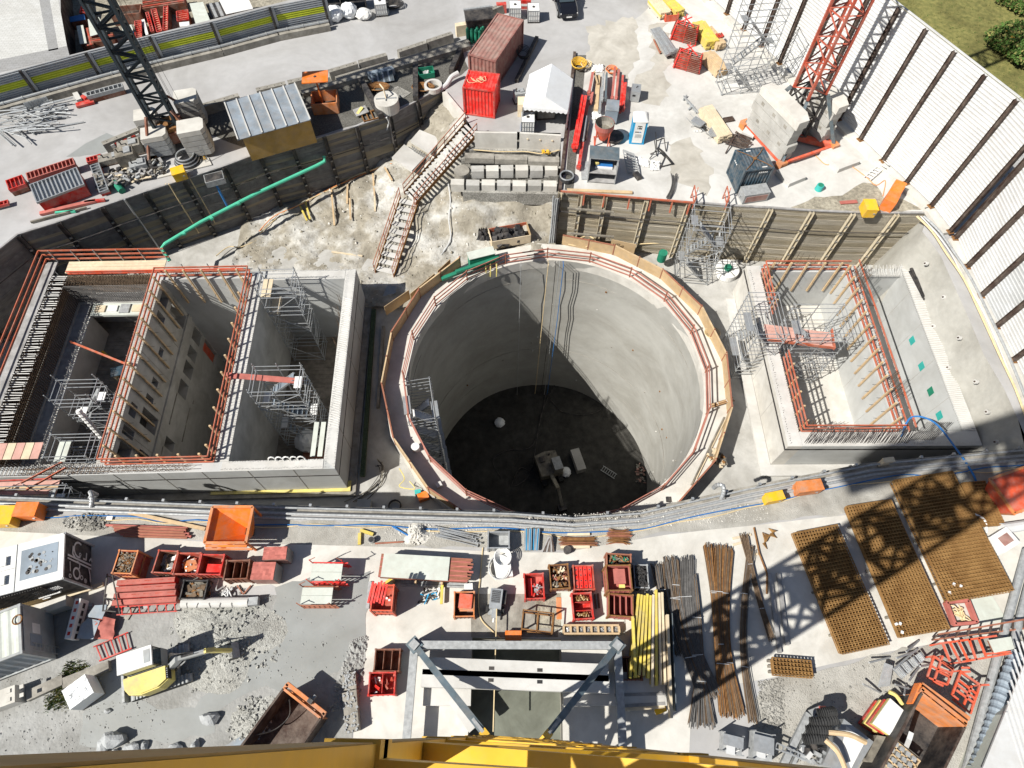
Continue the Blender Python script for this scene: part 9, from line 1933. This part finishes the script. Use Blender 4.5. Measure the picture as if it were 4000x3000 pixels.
pts=[at(*KH(*p),1.3)for p in((470,840),(690,1035),(460,1370),(215,1200))]
r=thing('board_stack','stack of yellow edged boards under a white lid, left of the tall orange skip','board stack',V(pts[0].x,pts[0].y,0));m=MB();m.prism(pts[::-1],1.25,1.3,'white');m.build('lid_board',r)
cc_=sum(pts,V(0,0,0))/4
for k in range(4):P_=[cc_.lerp(x,1.0-.02*k)+V(-.06*k,.0,0)for x in pts];m=MB();m.prism(P_[::-1],1.0-.3*k,1.22-.3*k,'yellow_pale' if k%2==0 else 'red');m.build('layer',r)
m=MB();a_,b_=at(*KH(450,745),1.2),at(*KH(640,920),1.0);m.tube(smoothpath([a_,a_.lerp(b_,.5)+V(0,.1,.1),b_],4),.1,'yellow_pale',7);tag(m.build('yellow_hose'),'thick yellow hose behind the white lid of the board stack','hose')
r=thing('trestle_heap','heap of galvanised trestles and tubes at the lower right','trestle heap',at(*KH(650,400)))
for k in range(12):
 A_=at(*KH(520+k*34,420-k*22),.4+.1*(k%3));B_=at(*KH(640+k*30,560-k*25),.4+.1*(k%3));m=MB();m.bar(A_,B_,.09,.07,'galv');m.build('bar',r)
for k in range(8):A_=at(*KH(400+k*14,330+k*5),.6);B_=at(*KH(300+k*22,680-k*3),.2);m=MB();m.tube([A_,B_],.045,'galv',6);m.build('tube',r)
for(a_,b_)in(((520,420),(860,130)),((740,590),(900,370)),((165,325),(460,250)),((700,170),(880,10)),((900,380),(1060,350)),((75,635),(330,760)),((560,260),(840,160)),((540,640),(800,720)),((670,790),(700,640))):m=MB();m.tube([at(*KH(*a_),.7),at(*KH(*b_),.15)],.05,'galv_dull' if a_[0]<400 else 'galv',6);m.build('leg',r)
def red_frame(segs,zz,lab,mat='red_orange'):
 r=thing('red_trestle',lab,'trestle',at(*KH(*segs[0][0])))
 for(a_,b_)in segs:m=MB();m.bar(at(*KH(*a_),zz),at(*KH(*b_),zz),.09,.09,mat);m.build('bar',r)
 for i in(0,1):p=at(*KH(*segs[i][0]),zz);m=MB();m.bar(p,V(p.x,p.y,0),.07,.07,mat);m.build('leg',r)
 return r
red_frame([((1100,230),(1000,540)),((1225,230),(1095,600)),((1370,430),(1290,640)),((1100,235),(1380,430)),((1075,380),(1350,530)),((1000,540),(1290,645)),((1180,460),(1340,540)),((1080,600),(1230,660)),((1200,300),(1370,420)),((1160,400),(1340,470))],1.0,'bright red steel frame leaning at the lower right, left one')
red_frame([((1490,440),(1360,790)),((1760,650),(1620,1060)),((1500,470),(1770,650)),((1460,580),(1720,780)),((1420,720),(1680,910)),((1370,850),(1620,1050)),((1640,660),(1530,930)),((1500,400),(1610,400)),((1760,650),(1890,645)),((1360,790),(1450,860)),((1510,460),(1620,455)),((1440,650),(1700,850))],1.1,'bright red steel frame leaning at the lower right, right one beside the pipes')
red_frame([((1190,50),(2000,-60)),((1480,320),(2212,190)),((1330,40),(1480,320)),((1450,10),(1590,290)),((1600,-20),(1710,290)),((1740,-30),(1850,240)),((1230,60),(1330,310)),((1850,200),(2200,170))],.9,'long bright red steel rack carrying a white board at the lower right')
flat_board([KH(1890,0),KH(2212,-50),KH(2260,130),KH(1975,185)],1.0,.8,'panel_pale','board_stack','pale board lying on the long red rack at the right edge','board stack')
m=MB();A_,B_=at(3640,2500,.5),at(4000,2455,.5);A2,B2=at(3665,2478,.9),at(4000,2420,.9)
r=thing('ladder_beam','long rusty ladder frame in front of the mesh stacks at the right','frame',A_)
for p,q in((A_,B_),(A2,B2)):m=MB();m.bar(p,q,.08,.08,'rail_rust');m.build('chord',r)
for k in range(9):t=k/8;m=MB();m.bar(A_.lerp(B_,t),A2.lerp(B2,t),.06,.06,'steel_brown');m.build('rung',r)
flat_board([(3790,2340),(3865,2310),(3935,2425),(3800,2440)],.06,.01,'panel_pale','board_stack','pale board flat on the ground beside the pink frame','board',under='panel_pale')
c,w_,d_,a_=quad((3700,2352),(3785,2345),(3715,2440),.4)
r=thing('steel_tray','faded pink steel tray frame in front of the right mesh stack','frame',V(c.x,c.y,0),a_)
for(x,y,dx,dy)in((0,-d_/2,w_,.16),(0,d_/2,w_,.16),(-w_/2,0,.16,d_),(w_/2,0,.16,d_)):m=MB();m.box((x,y,.1),(dx,dy,.3),'red_dusty');m.build('side',r,world=False)
m=MB()
for k in range(12):m.tube(smoothpath([V(U(-.4,.4),U(-.5,.5),.1),V(U(-.4,.4),U(-.5,.5),.3),V(U(-.4,.4),U(-.5,.5),.1)],4),.03,'cable_tan',4)
m.build('wire_bundle',r,world=False)
c,w_,d_,a_=quad((3870,1870),(4030,1815),(3950,2010),1.6);r=thing('orange_skip','big faded orange skip with a slatted side at the right edge','skip',V(c.x,c.y,0),a_)
m=MB();m.hexa([V(-w_*.35,-d_*.35,.2),V(w_*.35,-d_*.35,.2),V(w_*.35,d_*.35,.2),V(-w_*.35,d_*.35,.2),V(-w_/2,-d_/2,1.5),V(w_/2,-d_/2,1.5),V(w_/2,d_/2,1.5),V(-w_/2,d_/2,1.5)],'red_orange');m.build('body',r,world=False)
for k in range(7):m=MB();m.bar(V(-w_/2+w_*k/6,-d_/2-.05,1.5),V(-w_*.35+w_*.7*k/6,-d_*.35-.05,.25),.08,.08,'orange_faded');m.build('slat',r,world=False)
m=MB()
for(p,q)in(((-1,-1),(1,-1)),((1,-1),(1,1)),((1,1),(-1,1)),((-1,1),(-1,-1))):m.bar(V(p[0]*w_/2,p[1]*d_/2,1.52),V(q[0]*w_/2,q[1]*d_/2,1.52),.14,.12,'orange_faded')
m.build('rim',r,world=False)
cloth(N4,[(1390,2000-2000+3600),(1400,3620),(1410,3590),(1400,3580)],'x','white')if False else None
c=at(3895,2120);m=MB();m.box(c,(1.2,1.0,.7),'white',.5);m.box(c+V(0,0,.7),(.7,.5,.02),'brown_top',.5);tag(m.build('bulk_bag'),'open white bulk bag right of the mesh stacks','bag');m=MB();m.tube([at(3915,2065,.3),at(4020,2050,.3)],.3,'fence_white',12);tag(m.build('rolled_sheet'),'rolled grey white sheet behind the bulk bag','roll')
m=MB();m.tube(smoothpath([at(3800,2005,.3),at(3845,2030,.3),at(3855,2080,.1)],5),.06,'white',6);tag(m.build('hose'),'short white hose beside the orange skip','hose')
for k,(x0,y0,x1,y1,lab)in enumerate([(4010,2150,3775,3010,'long dark pipe at the lower right, left of two'),(4040,2200,3830,3010,'long dark pipe at the lower right, right of two')]):tag(MB().tube([at(x0,y0,.4),at(x1,y1,.4)],.2,'steel_dark' if 0 else 'galv_dull',12).build('pipe'),lab,'pipe','long pipes at the lower right')
m=MB();P_=smoothpath([at(3975,2560,.8),at(3920,2700,.8),at(3870,2860,.8),at(3815,3010,.8)],18);m.tube(P_,[.33 if i%3 else.38 for i in range(len(P_))],'green' if 0 else 'grey_blue',14)
for i in range(2,len(P_)-1,3):pass
tag(m.build('ribbed_duct'),'fat dark ribbed duct beside the white roof at the lower right','duct')
r=thing('white_cabin','white corrugated roof of a cabin at the lower right corner','cabin',at(3960,2860))
A_,B_,C2,D2=at(3925,2790,2.0),at(3835,3010,2.0),at(4250,3010,2.0),at(4250,2450,2.0);E2=at(4000,2600,2.0)
m=MB();m.prism([A_,B_,C2,D2,E2],1.9,2.0,'fence_white');m.build('roof',r)
for k in range(26):
 t=k/26;p=A_.lerp(B_,0)+V(.1+t*6.0,0,0);m=MB();y0=B_.y;y1=lerp(A_.y,E2.y+1.2,min(1,(p.x-A_.x)/max(.1,E2.x-A_.x)))if p.x<E2.x else E2.y+1.2
 m.bar(V(p.x+.3*(y0-A_.y)*0-.0,y0+.1,2.02),V(p.x,y1-.1,2.02),.07,.05,'fence_white');m.build('roof_rib',r)
m=MB();m.prism([A_+V(.15,0,0),B_+V(.15,0,0),C2,D2],0,1.88,'panel_pale');m.build('wall',r)
p=at(3160,2830);r=thing('hose_rack','grey steel rack packed with black ribbed hoses at the bottom edge','hose rack',V(p.x,p.y,0),-.5)
KI2=lambda x,y:(2900+x*.4724,2600+y*.4724)
for k,(a_,b_,mt_)in enumerate([((620,400),(760,385),'rubber'),((560,470),(770,440),'rubber'),((530,540),(720,535),'rubber'),((500,610),(690,605),'rubber')]):
 P_=smoothpath([at(*KI2(*a_),1.4),at(*KI2((a_[0]+b_[0])/2,a_[1]-8),1.5),at(*KI2(*b_),1.4)],12);m=MB();m.tube(P_,[.26 if i%2 else.2 for i in range(len(P_))],mt_,12);m.build('ribbed_hose',r)
for(a_,b_)in(((710,550),(1020,635)),((685,615),(850,850))):m=MB();m.tube(smoothpath([at(*KI2(*a_),1.6),at(*KI2((a_[0]+b_[0])/2+20,(a_[1]+b_[1])/2-20),1.7),at(*KI2(*b_),1.6)],6),.12,'yellow' if 0 else 'wood_new',8);m.build('yellow_hose',r)
for(a_,b_,w2)in(((545,400),(320,850),.3),((560,395),(660,355),.3),((610,400),(400,850),.15)):m=MB();m.bar(at(*KI2(*a_),.5),at(*KI2(*b_),.5),w2,.25,'galv_dull');m.build('frame_beam',r)
m=MB();m.prism([at(*KI2(*q_),1.1)for q_ in((840,440),(1085,630),(920,900),(660,820))][::-1],.1,1.1,'galv');m.build('steel_box',r)
m=MB();m.prism([at(*KI2(*q_),1.13)for q_ in((860,500),(1020,620),(900,850),(830,640))][::-1],1.11,1.13,'white');m.build('lid',r)
for k in range(16):m=MB();q_=KI2(520+U(-40,140),700+U(-40,110));m.box(at(*q_,.6),(U(.15,.4),U(.1,.3),U(.1,.4)),random.choice(['galv','galv_dull','black','fence_white']),U(0,3));m.build('fitting',r)
m=MB();m.bar(at(*KI2(285,640),.8),at(*KI2(640,800),.8),.06,.06,'galv');m.bar(at(*KI2(270,685),.8),at(*KI2(650,830),.8),.06,.06,'galv')
for k in range(7):t=k/6;m.bar(at(*KI2(285,640),.8).lerp(at(*KI2(640,800),.8),t),at(*KI2(270,685),.8).lerp(at(*KI2(650,830),.8),t),.05,.05,'galv')
m.build('ladder',r);m=MB();m.tube([at(*KI2(640,360),.7),at(*KI2(690,362),.7)],.15,'red',8);m.build('red_cap',r)
pts=[at(*KH(*q_),1.0)for q_ in((280,1370),(560,1420),(880,1680),(600,2050),(120,1700))]
r=thing('coupler_box','weathered timber box with a yellow grid of grey couplers at the bottom edge','box',V(pts[0].x,pts[0].y,0));m=MB();m.prism(pts[::-1],.1,1.0,'wood_old');m.build('box',r)
for k in range(16):i,j=k%4,k//4;q_=KH(540+i*85-j*60,1500+i*70+j*80);m=MB();m.box(at(*q_,1.02),(.2,.2,.12),'galv_dull',-.6);m.build('coupler',r)
m=MB()
for k in range(6):m.bar(at(*KH(510+k*75,1440+k*62),1.06),at(*KH(300+k*75,1720+k*62),1.06),.06,.1,'wood_new');m.bar(at(*KH(530-k*50,1440+k*75),1.06),at(*KH(900-k*50,1750+k*75),1.06),.06,.1,'wood_new')
m.build('yellow_grid',r)
KW=lambda x,y:(2600+x*.3165,2600+y*.3165)
for k,(x,y,w_,d_,h,lab)in enumerate([(760,960,.9,.8,1.1,'grey steel cart at the bottom edge, left of the pair'),(1120,1000,.9,1.2,1.2,'grey steel cart with a white sheet at the bottom edge, right of the pair')]):
 c=at(*KW(x,y));r=thing('steel_cart',lab,'cart',V(c.x,c.y,0),-.2,'grey carts at the bottom edge');m=MB();m.box((0,0,.25),(w_,d_,h*.5),'galv_dull');m.build('tray',r,world=False)
 for sx in(-1,1):
  for sy in(-1,1):m=MB();m.bar(V(sx*w_/2,sy*d_/2,0),V(sx*w_/2,sy*d_/2,h),.05,.05,'galv');m.build('post',r,world=False)
 m=MB();m.box((0,.1,h*.82),(w_*1.05,d_*.6,.04),'galv');m.build('top',r,world=False)
 m=MB();m.box((-.1,-.3,h*.5+.3),(.4,.35,.1),'fence_white');m.tube([V(-.3,-.2,h*.8),V(0,-.4,h*.7),V(.3,-.2,h*.85)],.02,'white',4);m.build('sheet',r,world=False)
